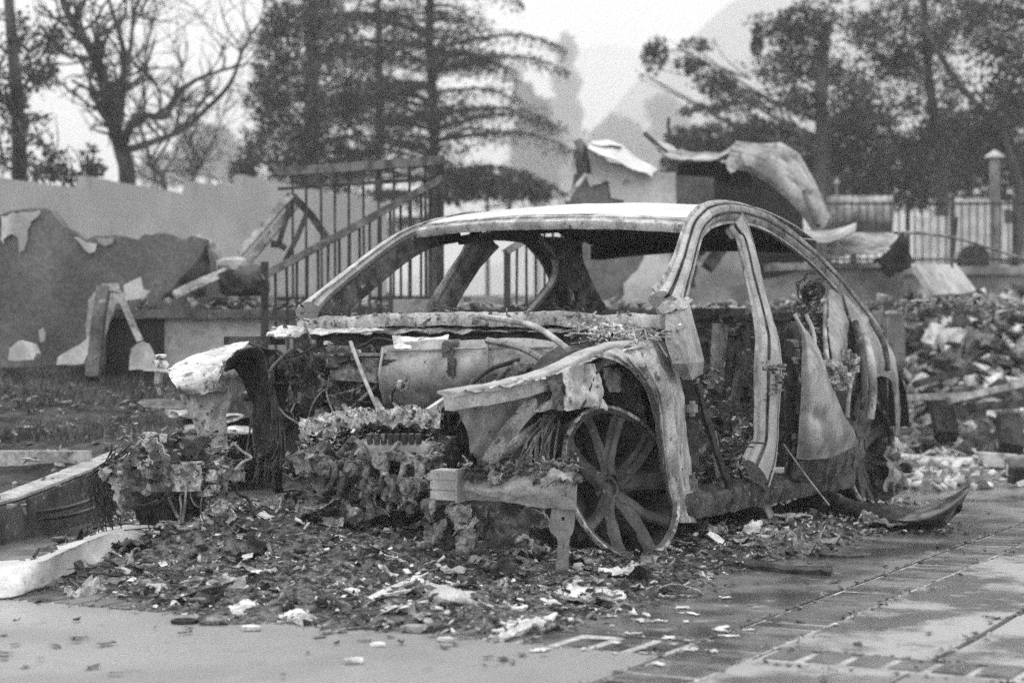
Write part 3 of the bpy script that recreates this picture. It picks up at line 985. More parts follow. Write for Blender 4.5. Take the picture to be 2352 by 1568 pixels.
for pl in (((2195, 500, 15.5), (2190, 560, 15.4), (2180, 640, 15.2), (2172, 705, 15.0)), ((2190, 640, 15.2), (2200, 690, 15.0), (2208, 720, 15.0)), ((2165, 640, 15.2), (2155, 690, 15.0), (2150, 715, 15.0))):
    tube(mb, [at(*p) for p in pl], .02, 8, sub=4)
tag(mb.build('bent_stand', 'iron', smooth=60), 'bent dark metal stand rising from the rubble before the fence', 'stand')

# retaining wall, fence and things up on the higher ground
mb = MB()
box(mb, (at(2500, 700, 21)[0], 21.1, .7), (6.6, .3, 1.72))
box(mb, (at(2500, 700, 21)[0], 21.1, 1.60), (6.7, .44, .09))
tag(mb.build('retaining_wall', 'plaster_grey', smooth=0), 'pale rendered retaining wall under the iron fence', 'wall')
fz0 = 1.63
fo = at(2080, 630, 21.1)
fence = empty('iron_fence', fo, 'thin black iron fence on the retaining wall, in front of the parked car', 'fence')
def fpart(nm, pts, r, m='iron'):
    mb = MB(); tube(mb, np.asarray(pts) - fo, 1.0, prof=np.array([(-r, -r), (r, -r), (r, r), (-r, r)]), up=(0, -1, 0.01)); return mb.build(nm, m, fence, smooth=0)
fx0, fx1 = at(1885, 600, 21.1)[0], at(2600, 600, 21.1)[0]
fzt = EYE + (784 - 462) * 21.1 / F_PX
fpart('top_rail', [(fx0, 21.1, fzt - .03), (fx1, 21.1, fzt - .03)], .012)
fpart('bottom_rail', [(fx0, 21.1, fz0 + .10), (fx1, 21.1, fz0 + .10)], .012)
for x in (2085, 2188, 2330):
    X = at(x, 0, 21.1)[0]; fpart('post', [(X, 21.1, fz0), (X, 21.1, fzt + .06)], .022)
first = None
X = fx0
while X < fx1:
    if first is None:
        first = fpart('bar', [(0, 21.1, fz0 + .05), (0, 21.1, fzt)], .007); ob = first
    else:
        ob = first.copy(); COL.objects.link(ob)
    ob.location.x = X
    X += .088

# white car beyond the fence
vo = at(2300, 628, 33.0)
van = empty('parked_car', vo, 'white car parked on the higher ground beyond the iron fence', 'car')
def vpx(x, y, dy=0): return at(x, y, 33.0 + dy) - vo
prof_ = [(2190, 470), (2196, 462), (2230, 456), (2290, 458), (2330, 470), (2365, 505), (2440, 520), (2470, 545), (2472, 600), (2190, 600)]
mb = MB()
Pn = np.array([vpx(x, y) for x, y in prof_]); Pf = Pn + np.array([0, 1.7, 0])
k = len(Pn); f = [list(range(k))[::-1], [k + i for i in range(k)]] + [[i, (i + 1) % k, k + (i + 1) % k, k + i] for i in range(k)]
mb.add(np.concatenate([Pn, Pf]), f); mb.build('body', 'white_paint', van, smooth=30)
for r in ([(2305, 480), (2330, 484), (2352, 508), (2308, 514)], ):
    mb = MB(); polyplate(mb, [vpx(x, y, -.012) for x, y in r], .03, (0, 1, 0)); mb.build('window', 'dark_glass', van, smooth=0)
for xw in (2238, 2405):
    mb = MB(); c = vpx(xw, 602, -.02); a = np.linspace(0, 2 * math.pi, 24, endpoint=False)
    R_ = .31
    Vw = np.concatenate([np.stack([c[0] + R_ * np.cos(a), np.full(24, c[1]), c[2] + R_ * np.sin(a)], 1), np.stack([c[0] + R_ * np.cos(a), np.full(24, c[1] + .22), c[2] + R_ * np.sin(a)], 1)])
    mb.add(Vw, [list(range(24)), [24 + i for i in range(24)][::-1]] + [[(i + 1) % 24, i, 24 + i, 24 + (i + 1) % 24] for i in range(24)])
    mb.build('wheel', 'rubber', van, smooth=30)
mb = MB()
c0, c1 = at(2110, 515, 27), at(2182, 515, 27)
box(mb, ((c0[0] + c1[0]) / 2, 27.2, c0[2] - .35), (c1[0] - c0[0], .05, .95))
for i in range(9): box(mb, (c0[0] + (c1[0] - c0[0]) * (i + .5) / 9, 27.165, c0[2] - .35), (.02, .02, .95))
tag(mb.build('garden_screen', 'white_paint', smooth=0), 'pale ribbed screen panel behind the fence beside the parked car', 'screen')
# ribbed tank
tk = at(1975, 485, 24.5)
tank = empty('ribbed_tank', tk, 'pale ribbed tank lying behind the fence above the ruins', 'tank')
mb = MB()
L = .84
n = 64
pts = [(-L / 2 + L * i / n, 0, 0) for i in range(n + 1)]
rad = [.20 + .006 * math.cos(i / n * 9 * 2 * math.pi) for i in range(n + 1)]
rad[0] = rad[-1] = .15
tube(mb, pts, rad, 28); mb.build('shell', 'corrugated', tank, smooth=50)
mb = MB(); box(mb, (0, 0, -.24), (.8, .3, .14)); mb.build('cradle', 'iron', tank, smooth=0)
mb = MB(); tube(mb, [(-.40, 0, .05), (-.46, 0, .02), (-.50, 0, -.12)], .025, 8); mb.build('pipe', 'corrugated', tank)
# vent with a cone cap, post with a ball
for (x, yt, yb, Y, r, lb, cone) in ((2285, 345, 470, 26, .07, 'tall pale vent pipe with a cone cap behind the parked car', True), (1922, 408, 460, 25, .02, 'slender post with a small pale cap behind the ribbed tank', False)):
    a = at(x, yt, Y); b = at(x, yb, Y); b[2] = 1.4
    ve = empty('vent_pipe', b, lb, 'pipe')
    mb = MB(); tube(mb, [np.zeros(3), (a - b) * .95], r, 14); mb.build('pipe', 'plaster_grey', ve, smooth=40)
    mb = MB(); tube(mb, [(a - b) * .95, (a - b) * .96, a - b], [r * 2.0, r * 1.9, r * .2], 14); mb.build('cap', 'plaster', ve, smooth=40)

# ---- the rubble heap to the right
def heap_h(X, Y):
    t = smooth01((Y - 14.2) / 4.2)
    s = smooth01((X - (1.9 + (Y - 14) * .15)) / 1.0)
    return 1.12 * t * s
nX, nY = 90, 90
hx, hy = np.linspace(1.5, 8.5, nX), np.linspace(13.2, 20.9, nY)
V = []
for y in hy:
    for x in hx:
        V.append((x, y, float(heap_h(x, y)) - .03 + .16 * fb((x, y, 5), 1.7, 4) * float(smooth01((y - 14) / 2))))
idx = np.arange(nX * nY).reshape(nY, nX)
q = np.stack([idx[:-1, :-1], idx[:-1, 1:], idx[1:, 1:], idx[1:, :-1]], -1).reshape(-1, 4)
tag(fast_mesh('rubble_heap', np.array(V), q, 'ash', smooth=True), 'grey mound of ash and broken plaster below the retaining wall', 'rubble heap', kind='stuff')
n = 5200
fx, fy = RNG.uniform(1.9, 7.2, n), 13.4 + 7.2 * RNG.uniform(0, 1, n) ** .8
fz = heap_h(fx, fy) + RNG.uniform(0, .14, n)
for (a, b, m, s0, s1) in ((0, 2100, 'flake_pale', .03, .24), (2100, 3800, 'flake_mid', .04, .26), (3800, 5200, 'flake_dark', .05, .30)):
    tag(crumbs('rubble_scraps', np.stack([fx[a:b], fy[a:b], fz[a:b]], 1), RNG.uniform(s0, s1, b - a) * .8, m, leaf=.7, flat=.9), {'flake_pale': 'pale plaster crumbs scattered over the rubble heap', 'flake_mid': 'grey torn scraps scattered over the rubble heap', 'flake_dark': 'black charred scraps scattered over the rubble heap'}[m], 'debris', kind='stuff')
protos = []
for i in range(10):
    mb = MB(); sz = [(1.6, .9, .35), (2.4, .5, .18), (1.2, 1.0, .7), (2.0, 1.2, .12), (3.2, .3, .14)][i % 5]
    box(mb, (0, 0, 0), sz, None, .10)
    v = np.concatenate(mb.v)
    for mm in ('rubble', 'flake_pale', 'steel_dark'):
        me = bpy.data.meshes.new('rubble_piece'); me.from_pydata(v.tolist(), [], mb.f); me.materials.append(MATS[mm]); protos.append((me, i % 5, mm))
KIND = [('rubble_block', 'block'), ('batten', 'batten'), ('rubble_block', 'block'), ('board', 'board'), ('batten', 'batten')]
TONE = {'rubble': 'grey', 'flake_pale': 'pale', 'steel_dark': 'charred'}
for i in range(190):
    x, y = random.uniform(1.9, 6.0), random.uniform(13.5, 19.8)
    me, kd, mm = random.choice(protos)
    nm, ct = KIND[kd]
    o = bpy.data.objects.new(nm, me)
    s = random.uniform(.06, .17)
    o.scale = (s, s, s)
    o.location = (x, y, float(heap_h(x, y)) + s * .4 + .03)
    o.rotation_euler = (random.gauss(0, .45), random.gauss(0, .45), random.uniform(0, 6.3))
    COL.objects.link(o)
    tag(o, 'broken %s %s lying in the rubble heap below the fence' % (TONE[mm], ct), 'rubble', '%s %ss in the rubble heap' % (TONE[mm], ct))
# planks and dark openings in the heap
for i, (a, b, w, m, lb) in enumerate([((2070, 915, 13.6), (2250, 905, 13.9), .05, 'pale_wood', 'long pale plank lying across the rubble behind the car tail'), ((2180, 918, 13.4), (2352, 880, 14.2), .05, 'pale_wood', 'pale plank crossing the rubble at the frame edge'),
                             ((2160, 925, 13.9), (2175, 1000, 13.6), .16, 'soot', 'short black upright stump in the rubble'), ((2315, 960, 13.2), (2325, 1030, 12.9), .16, 'soot', 'black charred box end by the frame edge'),
                             ((2200, 940, 13.6), (2352, 925, 13.8), .05, 'charred_wood', 'charred batten below the crossing planks'), ((2100, 880, 14.6), (2240, 850, 15.0), .05, 'charred_wood', 'charred batten high in the rubble'),
                             ((2120, 645, 14.6), (2215, 640, 15.4), .28, 'plaster', 'pale slab resting on the rubble below the fence')]):
    beam('plank' if w < .1 else 'stump' if w < .2 else 'slab', at(*a), at(*b), w, w * .6 if w < .2 else .05, m, lb, 'plank' if w < .1 else 'rubble', .006)


# ------------------------------------------------------------------ THE BURNT CAR (local axes: x = towards its near flank, y = towards its tail, z up)
car = empty('burnt_car', (CAR[0], CAR[1], 0), 'burnt-out stripped car shell on its bare wheels, in the middle of the driveway', 'car', rz=-TH)

def cpart(name, mb, m, parent=None, smooth=45, label=None):
    o = mb.build(name, m, parent or car, smooth=smooth)
    if label: o['label'] = label
    return o

# body side profile used for pillars and rails: outward ridge, two grooves, inner flange
PILLAR = np.array([(-1.0, -.55), (-.97, .10), (-.80, .32), (-.66, .32), (-.60, .05), (-.50, .05), (-.44, .46), (-.1, .64), (.22, .58), (.34, .48), (.38, .18), (.50, .18), (.55, .40), (.82, .24), (1.0, -.02), (1.02, -.6), (.3, -.75), (-.4, -.75)])

rail_px = [(1622, 496), (1652, 486), (1695, 486), (1750, 502), (1810, 540), (1870, 590), (1925, 648), (1975, 710), (2015, 765)]
rail = P(cs, *rail_px)
apil = P(cs, (1538, 705), (1552, 668), (1572, 610), (1586, 560), (1600, 520))
near_rail = np.concatenate([apil, rail])
rr = np.array([.080, .060, .050, .047, .046, .046, .046, .046, .046, .046, .046, .046, .048, .052])
def rail_tube(pts, rad, up, nm, m):
    mb = MB(); tube(mb, pts, rad, prof=PILLAR, up=up, sub=8)
    v = np.concatenate(mb.v)
    for i in range(len(v)):
        v[i] += .0018 * fb(v[i], 12, 4, 2.0)
    mb.v = [v]
    return cpart(nm, mb, m, smooth=24)
rail_tube(near_rail[:6], rr[:6], (1, -.35, .25), 'windscreen_pillar', 'steel_plain')
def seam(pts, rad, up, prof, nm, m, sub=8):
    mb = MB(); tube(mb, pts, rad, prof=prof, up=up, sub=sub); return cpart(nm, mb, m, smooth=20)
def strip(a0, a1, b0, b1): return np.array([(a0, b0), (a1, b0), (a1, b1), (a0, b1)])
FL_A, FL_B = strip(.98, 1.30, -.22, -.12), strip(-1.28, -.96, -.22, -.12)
SEAL_SHADE = strip(.37, .52, .20, .47)
rail_tube(near_rail[5:], rr[5:], (1, 0, .5), 'roof_rail', 'steel_mid')
for pr_, nm_, m_ in ((FL_A, 'weld_flange', 'steel_pale'), (FL_B, 'weld_flange', 'steel_pale'), (SEAL_SHADE, 'door_seal_shade', 'soot'), (strip(-.61, -.49, .08, .40), 'gutter_shade', 'soot')):  # soot strips fill the grooves: their shade put into colour
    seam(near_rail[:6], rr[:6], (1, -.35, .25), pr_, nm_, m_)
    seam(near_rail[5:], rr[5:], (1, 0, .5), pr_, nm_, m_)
far_rail = mirror(near_rail) - np.array([.09, 0, 0])
far_rail[0] = cu(700, 722, .36); far_rail[1] = cu(742, 680, .52); far_rail[2] = cu(820, 615, .74); far_rail[3] = cu(900, 556, .95); far_rail[4] = cu(965, 528, 1.12)
rail_tube(far_rail[:6], rr[:6] * .9, (-1, -.8, .45), 'windscreen_pillar', 'steel_plain')
for pr_, nm_, m_ in ((FL_A, 'weld_flange', 'steel_pale'), (FL_B, 'weld_flange', 'steel_mid'), (strip(-.61, -.49, .08, .40), 'gutter_shade', 'soot'), (SEAL_SHADE, 'door_seal_shade', 'steel_dark')):  # far side: dark strips again stand for shade in the grooves
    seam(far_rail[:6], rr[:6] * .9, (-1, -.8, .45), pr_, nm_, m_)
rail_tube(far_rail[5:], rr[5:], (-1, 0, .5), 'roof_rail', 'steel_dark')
# inner dark web of the far windscreen pillar and its clip
mb = MB()
ip = far_rail[:6] + np.array([.05, .05, -.035])
tube(mb, ip, [.05, .048, .045, .042, .04, .04], prof=[(-1, -.5), (1, -.5), (1, .5), (-1, .5)], up=(1, 0, .3), sub=5)
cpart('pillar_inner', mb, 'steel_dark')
mb = MB(); c = cu(905, 598, .98)
box(mb, c, (.03, .13, .03), rotm(.55, 0, 0)); cpart('clip', mb, 'steel_dark')

# roof skin, front header, underside
def roof_z(w, u):
    uu = (u - .98) / (2.62 - .98)
    z = np.interp(uu, [0, .2, .45, .7, 1], [1.352, 1.420, 1.452, 1.435, 1.345])
    return z - .022 * (abs(w + .045) / .66) ** 2.4 - .012 * w
us = np.linspace(1.0, 2.62, 7); wsn = np.linspace(-.70, .60, 7)
ctrl = [[(w, u + .10 * ((w + .045) / .66) ** 2 * (1 - (u - 1) / 1.62), roof_z(w, u)) for w in wsn] for u in us]
mb = MB(); sheet(mb, ctrl, 44, 44, .003, .008, 1.6, .0012)
cpart('roof', mb, 'roof_steel', smooth=80, label='ash-white roof panel')
mb = MB()
hdr = np.array([(w, 1.0 + .10 * ((w + .045) / .66) ** 2, roof_z(w, 1.0)) for w in np.linspace(-.72, .63, 15)])
HDR = np.array([(-.5, -.2), (-.5, .12), (-.2, .16), (-.16, .06), (.05, .06), (.09, .15), (.4, .1), (.5, -.06), (.5, -.35), (0, -.5)])
tube(mb, hdr + np.array([0, -.035, -.022]), .075, prof=HDR, up=(0, -.5, 1), sub=3)
v = np.concatenate(mb.v); mb.v = [np.array([p + .003 * fb(p, 14, 3) for p in v])]
cpart('windscreen_header', mb, 'steel_pale')
mb = MB()
sheet(mb, [[(w, u, roof_z(w, u) - .05 - .03 * math.sin(math.pi * (u - 1) / 1.62)) for w in np.linspace(-.56, .56, 5)] for u in np.linspace(1.04, 2.60, 5)], 24, 24, .01, .02, 5, .004)
cpart('roof_lining', mb, 'soot')
mb = MB()
tube(mb, [(w, 2.60, 1.31 - .03 * (w / .6) ** 2) for w in np.linspace(-.6, .6, 11)], .06, prof=[(-1, -.7), (1, -.7), (.8, .5), (-.8, .5)], up=(0, 0, 1), sub=2)
cpart('rear_header', mb, 'soot')
for uu in (1.45, 1.9):
    mb = MB(); tube(mb, [(w, uu, roof_z(w, uu) - .085) for w in np.linspace(-.55, .55, 9)], .03, prof=[(-1, -.5), (1, -.5), (1, .5), (-1, .5)], up=(0, 0, 1)); cpart('roof_bow', mb, 'soot')

# centre pillars
BP = np.array([(-1.0, -.3), (-.95, .10), (-.75, .22), (-.55, .12), (-.35, .30), (.2, .34), (.5, .26), (.62, .12), (.85, .18), (1.0, .0), (1.0, -.35), (0, -.45)])
bpx = [(1688, 506), (1712, 548), (1730, 620), (1750, 700), (1768, 780), (1770, 850), (1766, 950), (1762, 1030), (1742, 1092)]
bpil = P(cs, *bpx)
brad = np.array([.085, .070, .070, .075, .092, .098, .09, .085, .10])
mb = MB(); tube(mb, bpil, brad, prof=BP, up=(1, 0, .15), sub=6)
v = np.concatenate(mb.v); mb.v = [np.array([p + .002 * fb(p, 14, 4) for p in v])]
cpart('centre_pillar', mb, 'steel_plain', smooth=24)
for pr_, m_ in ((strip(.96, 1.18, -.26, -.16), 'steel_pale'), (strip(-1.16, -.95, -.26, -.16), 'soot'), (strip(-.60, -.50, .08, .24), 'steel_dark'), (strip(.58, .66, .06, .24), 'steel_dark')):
    seam(bpil, brad, (1, 0, .15), pr_, 'weld_flange' if m_ != 'steel_dark' else 'groove_shade', m_, 6)  # dark strips draw the shade of the pressed grooves
fb_ = P(cw, (1105, 548), (1068, 610), (1030, 680), (1000, 735), (985, 800), w=-.70)
fb_[0][0] = -.60; fb_[1][0] = -.64
fb_ = np.array([cw(x, y, w) for (x, y), w in zip([(1120, 545), (1082, 600), (1040, 665), (1010, 725), (995, 800)], (-.60, -.66, -.72, -.78, -.82))])
mb = MB(); tube(mb, fb_, [.085, .062, .065, .08, .10], prof=BP, up=(1, -.2, .2), sub=6); cpart('centre_pillar', mb, 'steel_mid')
# far rear quarter panel: wide at roof and sill, waisted between, with a small opening low down
mb = MB()
rows = [(548, 1235, 1345, -.60), (575, 1264, 1338, -.62), (610, 1278, 1344, -.66), (645, 1272, 1360, -.70), (680, 1250, 1378, -.74), (712, 1222, 1396, -.78), (745, 1196, 1412, -.82)]
sheet(mb, [[cw(x0 + (x1 - x0) * t, y, w) for t in (0, .33, .67, 1)] for (y, x0, x1, w) in rows], 44, 30, .03, .012, 7, .003, holes=((.70, .42, .13, .20),))
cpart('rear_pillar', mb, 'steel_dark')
seam(np.array([cw(x0 - 2, y, w + .02) for (y, x0, x1, w) in rows]), .012, (1, 0, 0), strip(-1, 1, -1, 1), 'weld_flange', 'steel_pale')
mb = MB(); tube(mb, [cw(x, y, w) for x, y, w in [(1060, 552, -.60), (1120, 543, -.59), (1190, 546, -.59), (1240, 560, -.60), (1272, 592, -.63)]], .02, prof=[(-1, -1), (1, -1), (1, 1), (-1, 1)], up=(1, 0, 0), sub=5); cpart('window_arch', mb, 'steel_dark')
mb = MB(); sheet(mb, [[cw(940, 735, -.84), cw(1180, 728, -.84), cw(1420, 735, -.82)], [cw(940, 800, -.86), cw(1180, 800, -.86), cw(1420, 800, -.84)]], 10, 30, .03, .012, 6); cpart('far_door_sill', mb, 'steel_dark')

# flank: hinge pillar with the stub of the wing, streaked with ash
mb = MB()
ctrl = [[cs(1362, 818, -.05), cs(1430, 793, -.03), cs(1490, 783, -.02), cs(1535, 786, -.02)],
        [cs(1432, 838, -.05), cs(1465, 832, .0), cs(1508, 828, .0), cs(1552, 828, -.03)],
        [cs(1488, 905, -.06), cs(1508, 902, .0), cs(1535, 900, .01), cs(1570, 900, -.05)],
        [cs(1507, 1000, -.06), cs(1523, 1000, .0), cs(1548, 1000, .01), cs(1578, 1000, -.06)],
        [cs(1516, 1085, -.06), cs(1532, 1085, .01), cs(1558, 1085, .01), cs(1590, 1085, -.06)],
        [cs(1540, 1200, -.05), cs(1556, 1200, .0), cs(1578, 1200, .0), cs(1600, 1200, -.06)]]
sheet(mb, ctrl, 64, 40, .008, .006, 5, .0025, disp=lambda s, t: .016 * math.exp(-((t - .62) / .05) ** 2) - .018 * math.exp(-((t - .40) / .06) ** 2) + .010 * math.exp(-((t - .84) / .04) ** 2) + .004 * math.sin(t * 60) * (s < .45))
cpart('hinge_pillar', mb, 'steel_pale', label='pale ash-streaked front hinge pillar')
for (x, y) in ((1590, 938), (1590, 1108)):
    mb = MB(); c = cs(x, y, -.02); box(mb, c, (.03, .04, .03)); tube(mb, [c + np.array([0, 0, -.03]), c + np.array([0, 0, .03])], .013, 8)
    cpart('door_hinge', mb, 'steel_mid')
# inner side of the footwell, floor, sills, tunnel
mb = MB()
sheet(mb, [[(.78, .55, .82), (.78, .80, .60), (.78, .85, .2)], [(.3, .38, .84), (.3, .42, .6), (.3, .5, .2)], [(-.3, .38, .84), (-.3, .42, .6), (-.3, .5, .2)], [(-.78, .42, .84), (-.78, .5, .60), (-.78, .55, .2)]], 26, 20, .01, .03, 4, .01)
cpart('bulkhead_inner', mb, 'steel_dark')
mb = MB(); sheet(mb, [[(w, u, .14 + (.12 if abs(w) < .2 else 0)) for w in (-.82, -.45, -.15, .15, .45, .82)] for u in (.3, 1.0, 1.8, 2.4)], 24, 30, .01, .02, 4, .008); cpart('floor_pan', mb, 'soot')
for sgn in (1, -1):
    mb = MB(); tube(mb, [(sgn * .84, u, .175) for u in np.linspace(.42, 2.42, 12)], 1.0, prof=[(-.06, -.06), (.04, -.06), (.055, 0), (.045, .035), (.01, .04), (-.03, .055), (-.06, .03)], up=(0, 0, 1), sub=3)
    v = np.concatenate(mb.v); mb.v = [np.array([p + .014 * fb(p, 9, 4) for p in v])]; cpart('sill', mb, 'steel_dark')
mb = MB(); sheet(mb, [[(w, 2.55, .95 - .0 * w) for w in (-.7, 0, .7)], [(w, 2.45, .55) for w in (-.7, 0, .7)], [(w, 2.4, .2) for w in (-.7, 0, .7)]], 16, 20, .01, .03, 4, .01); cpart('rear_bulkhead', mb, 'steel_dark')
mb = MB(); sheet(mb, [[(w, 2.5, .92) for w in (-.7, 0, .7)], [(w, 3.15, .90) for w in (-.7, 0, .7)]], 14, 20, .01, .04, 4, .015, ragged=.05); cpart('parcel_shelf', mb, 'steel_dark')
mb = MB(); sheet(mb, [[(w, 3.16 - .12 * (w / .8) ** 2, z) for w in (-.84, -.4, .0, .4, .84)] for z in (.93, .72, .5, .3)], 20, 26, .01, .01, 3, .004); cpart('tail_panel', mb, 'steel_mid')

# cowl: scuttle tray, lip, hanging scraps
mb = MB()
cow = [(w, .30 + .10 * (w / .85) ** 2, .885 + .015 * math.cos(w * 2)) for w in np.linspace(-.86, .86, 18)]
tube(mb, cow, .055, prof=[(-1, -.5), (-.9, .2), (-.3, .5), (.3, .35), (.7, .5), (1, .1), (1, -.5)], up=(0, 0, 1), sub=4)
v = np.concatenate(mb.v); mb.v = [np.array([p + .009 * fb(p, 6, 5) + .004 * fb(p, 30, 2) for p in v])]
cpart('scuttle_beam', mb, 'steel_pale')
mb = MB()
sheet(mb, [[(w, .18 + .07 * (w / .85) ** 2, .845) for w in np.linspace(-.88, .84, 9)], [(w, .32 + .08 * (w / .85) ** 2, .865) for w in np.linspace(-.88, .84, 9)]], 12, 70, .003, .02, 6, .006, ragged=.10, seed=4)
cpart('scuttle_tray', mb, 'steel_mid')
mb = MB(); sheet(mb, [[cu(660, 770, .12), cu(760, 768, .12), cu(880, 762, .12)], [cu(650, 750, .2), cu(770, 756, .2), cu(880, 755, .2)]], 10, 26, .003, .012, 8, .004, ragged=.12, seed=3); cpart('scuttle_flap', mb, 'steel_pale')
mb = MB(); sheet(mb, [[cu(900, 800, .10), cu(960, 802, .10), cu(1030, 792, .10)], [cu(895, 770, .15), cu(960, 775, .16), cu(1040, 770, .16)]], 12, 24, .003, .008, 8, .003, ragged=.06, seed=6); cpart('scuttle_flap', mb, 'steel_white')
mb = MB(); sheet(mb, [[cu(620, 752, .2), cu(660, 748, .2), cu(700, 745, .2)], [cu(610, 768, .12), cu(670, 772, .1), cu(705, 752, .12)], [cu(622, 762, .1), cu(650, 770, .08), cu(690, 775, .1)]], 16, 20, .004, .02, 9, .006, ragged=.18, seed=8); cpart('scuttle_flap', mb, 'steel_white')

# bulkhead behind the engine
mb = MB()
sheet(mb, [[(w, .26, .845) for w in np.linspace(-.84, .80, 7)], [(w, .24, .66) for w in np.linspace(-.84, .80, 7)], [(w, .30, .45) for w in np.linspace(-.84, .80, 7)], [(w, .42, .16) for w in np.linspace(-.80, .80, 7)]], 50, 70, .006, .035, 4, .014, seed=5)
cpart('bulkhead', mb, 'steel_dark')
mb = MB()
sheet(mb, [[cu(875, 795, .14), cu(960, 782, .12), cu(1100, 780, .12), cu(1230, 778, .13), cu(1285, 790, .15)],
           [cu(868, 860, .06), cu(960, 850, .04), cu(1080, 850, .03), cu(1200, 846, .04), cu(1290, 850, .1)],
           [cu(880, 925, .12), cu(960, 925, .10), cu(1080, 915, .10), cu(1190, 905, .11), cu(1280, 890, .14)],
           [cu(905, 965, .2), cu(980, 960, .2), cu(1080, 950, .2), cu(1190, 940, .2), cu(1270, 925, .2)]], 40, 50, .006, .008, 3, .003,
      holes=((.35, .40, .02, .012), (.72, .35, .015, .01), (.4, .62, .015, .01), (.3, .8, .012, .01)))
cpart('heat_shield', mb, 'panel_grey', label='dull grey pressed panel on the bulkhead')
for pl in ([(880, 800, .10), (872, 860, .02), (884, 925, .08)], [(900, 806, .08), (1080, 800, .07), (1270, 798, .10)], [(1120, 785, .08), (1118, 850, .0), (1115, 915, .06)]):
    mb = MB(); tube(mb, [cu(*p) for p in pl], .006, 6, sub=6); cpart('pressed_rib', mb, 'panel_grey')
# brackets on the bulkhead
mb = MB(); c = cu(820, 845, .08); box(mb, c, (.22, .06, .10), rotm(.1, .05, .05)); box(mb, c + np.array([0, -.02, .055]), (.24, .10, .012)); v = np.concatenate(mb.v); cpart('servo_bracket', mb, 'engine_metal')
mb = MB(); c = cu(1040, 795, .10); tube(mb, [c + np.array([0, .04, 0]), c + np.array([0, -.05, 0])], [.03, .022], 10); box(mb, c + np.array([0, -.03, -.02]), (.05, .02, .06)); cpart('bracket', mb, 'steel_dark')
mb = MB(); c = cu(1038, 842, .03); box(mb, c, (.03, .02, .07)); cpart('bracket', mb, 'steel_dark')
mb = MB(); c = cu(830, 946, .16); tube(mb, [c, c + np.array([0, -.01, 0])], [.019, .019], 18); cpart('grommet', mb, 'flake_pale')

# struts and rods lying across the engine bay
rods = [([(1105, 727, .15), (1180, 738, .05), (1240, 755, -.05), (1305, 802, -.15)], .012, 'steel_pale'), ([(1120, 782, .08), (1200, 800, .0), (1268, 840, -.1)], .014, 'steel_mid'),
        ([(805, 785, .02), (835, 865, -.05), (875, 955, -.15), (893, 985, -.2)], .008, 'pale_rod'), ([(862, 918, .0), (885, 955, -.1), (897, 985, -.2)], .014, 'pale_rod'),
        ([(735, 800, .1), (765, 870, .1), (800, 930, .1), (835, 985, .1)], .010, 'steel_dark'), ([(720, 1000, .05), (790, 950, .05), (870, 880, .1)], .007, 'steel_mid'),
        ([(700, 745, .15), (722, 800, .05), (745, 850, .1)], .005, 'wire'), ([(790, 930, .05), (815, 970, .0)], .012, 'pale_rod')]
for pts, r, m in rods:
    mb = MB(); tube(mb, [cu(*p) for p in pts], r, 8, sub=5); cpart('strut_rod', mb, m)
# loose wiring and hoses on the bulkhead
for i in range(46):
    x, y, u = random.uniform(600, 1000), random.uniform(790, 960), random.uniform(.0, .2)
    if random.random() < .3: x = random.uniform(1150, 1300); y = random.uniform(820, 900)
    p = cu(x, y, u); pts = [p]
    d = np.array([random.gauss(0, 1), random.gauss(0, .4), random.gauss(-.6, .8)])
    for k in range(6):
        d = nrm(d + np.array([random.gauss(0, .6), random.gauss(0, .3), random.gauss(-.25, .5)]))
        pts.append(pts[-1] + d * random.uniform(.03, .07))
    mb = MB(); tube(mb, pts, random.choice([.003, .004, .006, .009]), 6, sub=3); cpart('wire', mb, random.choice(['wire', 'wire', 'steel_mid', 'engine_metal']))
def lumps(name, f_, spots, r, m, n=1, sq=(1, 1, 1), parent=None):
    for i, (x, y, k) in enumerate(spots):
        for j in range(n):
            v, f = chunk(r * random.uniform(.6, 1.3), (random.uniform(.7, 1.5), random.uniform(.6, 1.1), random.uniform(.5, 1.0)), .7, random.uniform(0, 90), 2)
            mb = MB(); mb.add(v + f_(x + random.gauss(0, 12 if n > 1 else 0), y + random.gauss(0, 8 if n > 1 else 0), k), f)
            cpart(name, mb, m, parent, smooth=30)
lumps('charred_component', cu, [(640, 830, .1), (690, 870, .08), (745, 830, .05), (780, 815, .05), (660, 930, .12), (720, 905, .1), (600, 900, .2), (640, 960, .2), (900, 840, .1)], .05, 'steel_dark', 2)
lumps('charred_component', cu, [(1190, 860, .02), (1160, 880, .0), (1215, 840, .05)], .03, 'engine_metal', 2)
lumps('melted_residue', cu, [(720, 795, .06), (760, 800, .06), (820, 820, .05), (930, 890, -.02), (1000, 945, -.1), (960, 945, -.1)], .022, 'crust', 2)

def crust_flakes(name, ctr, n, size, m, parent=None, flat=.8, curl=.7):
    ctr = np.repeat(np.asarray(ctr), 3, 0)
    n = len(ctr)
    ctr = ctr + RNG.normal(0, .012, ctr.shape)
    size = size * .36
    o = crumbs(name, ctr, size * RNG.uniform(.3, 1.3, n), m, parent or car, .5)
    o['kind'] = 'stuff'
    return o
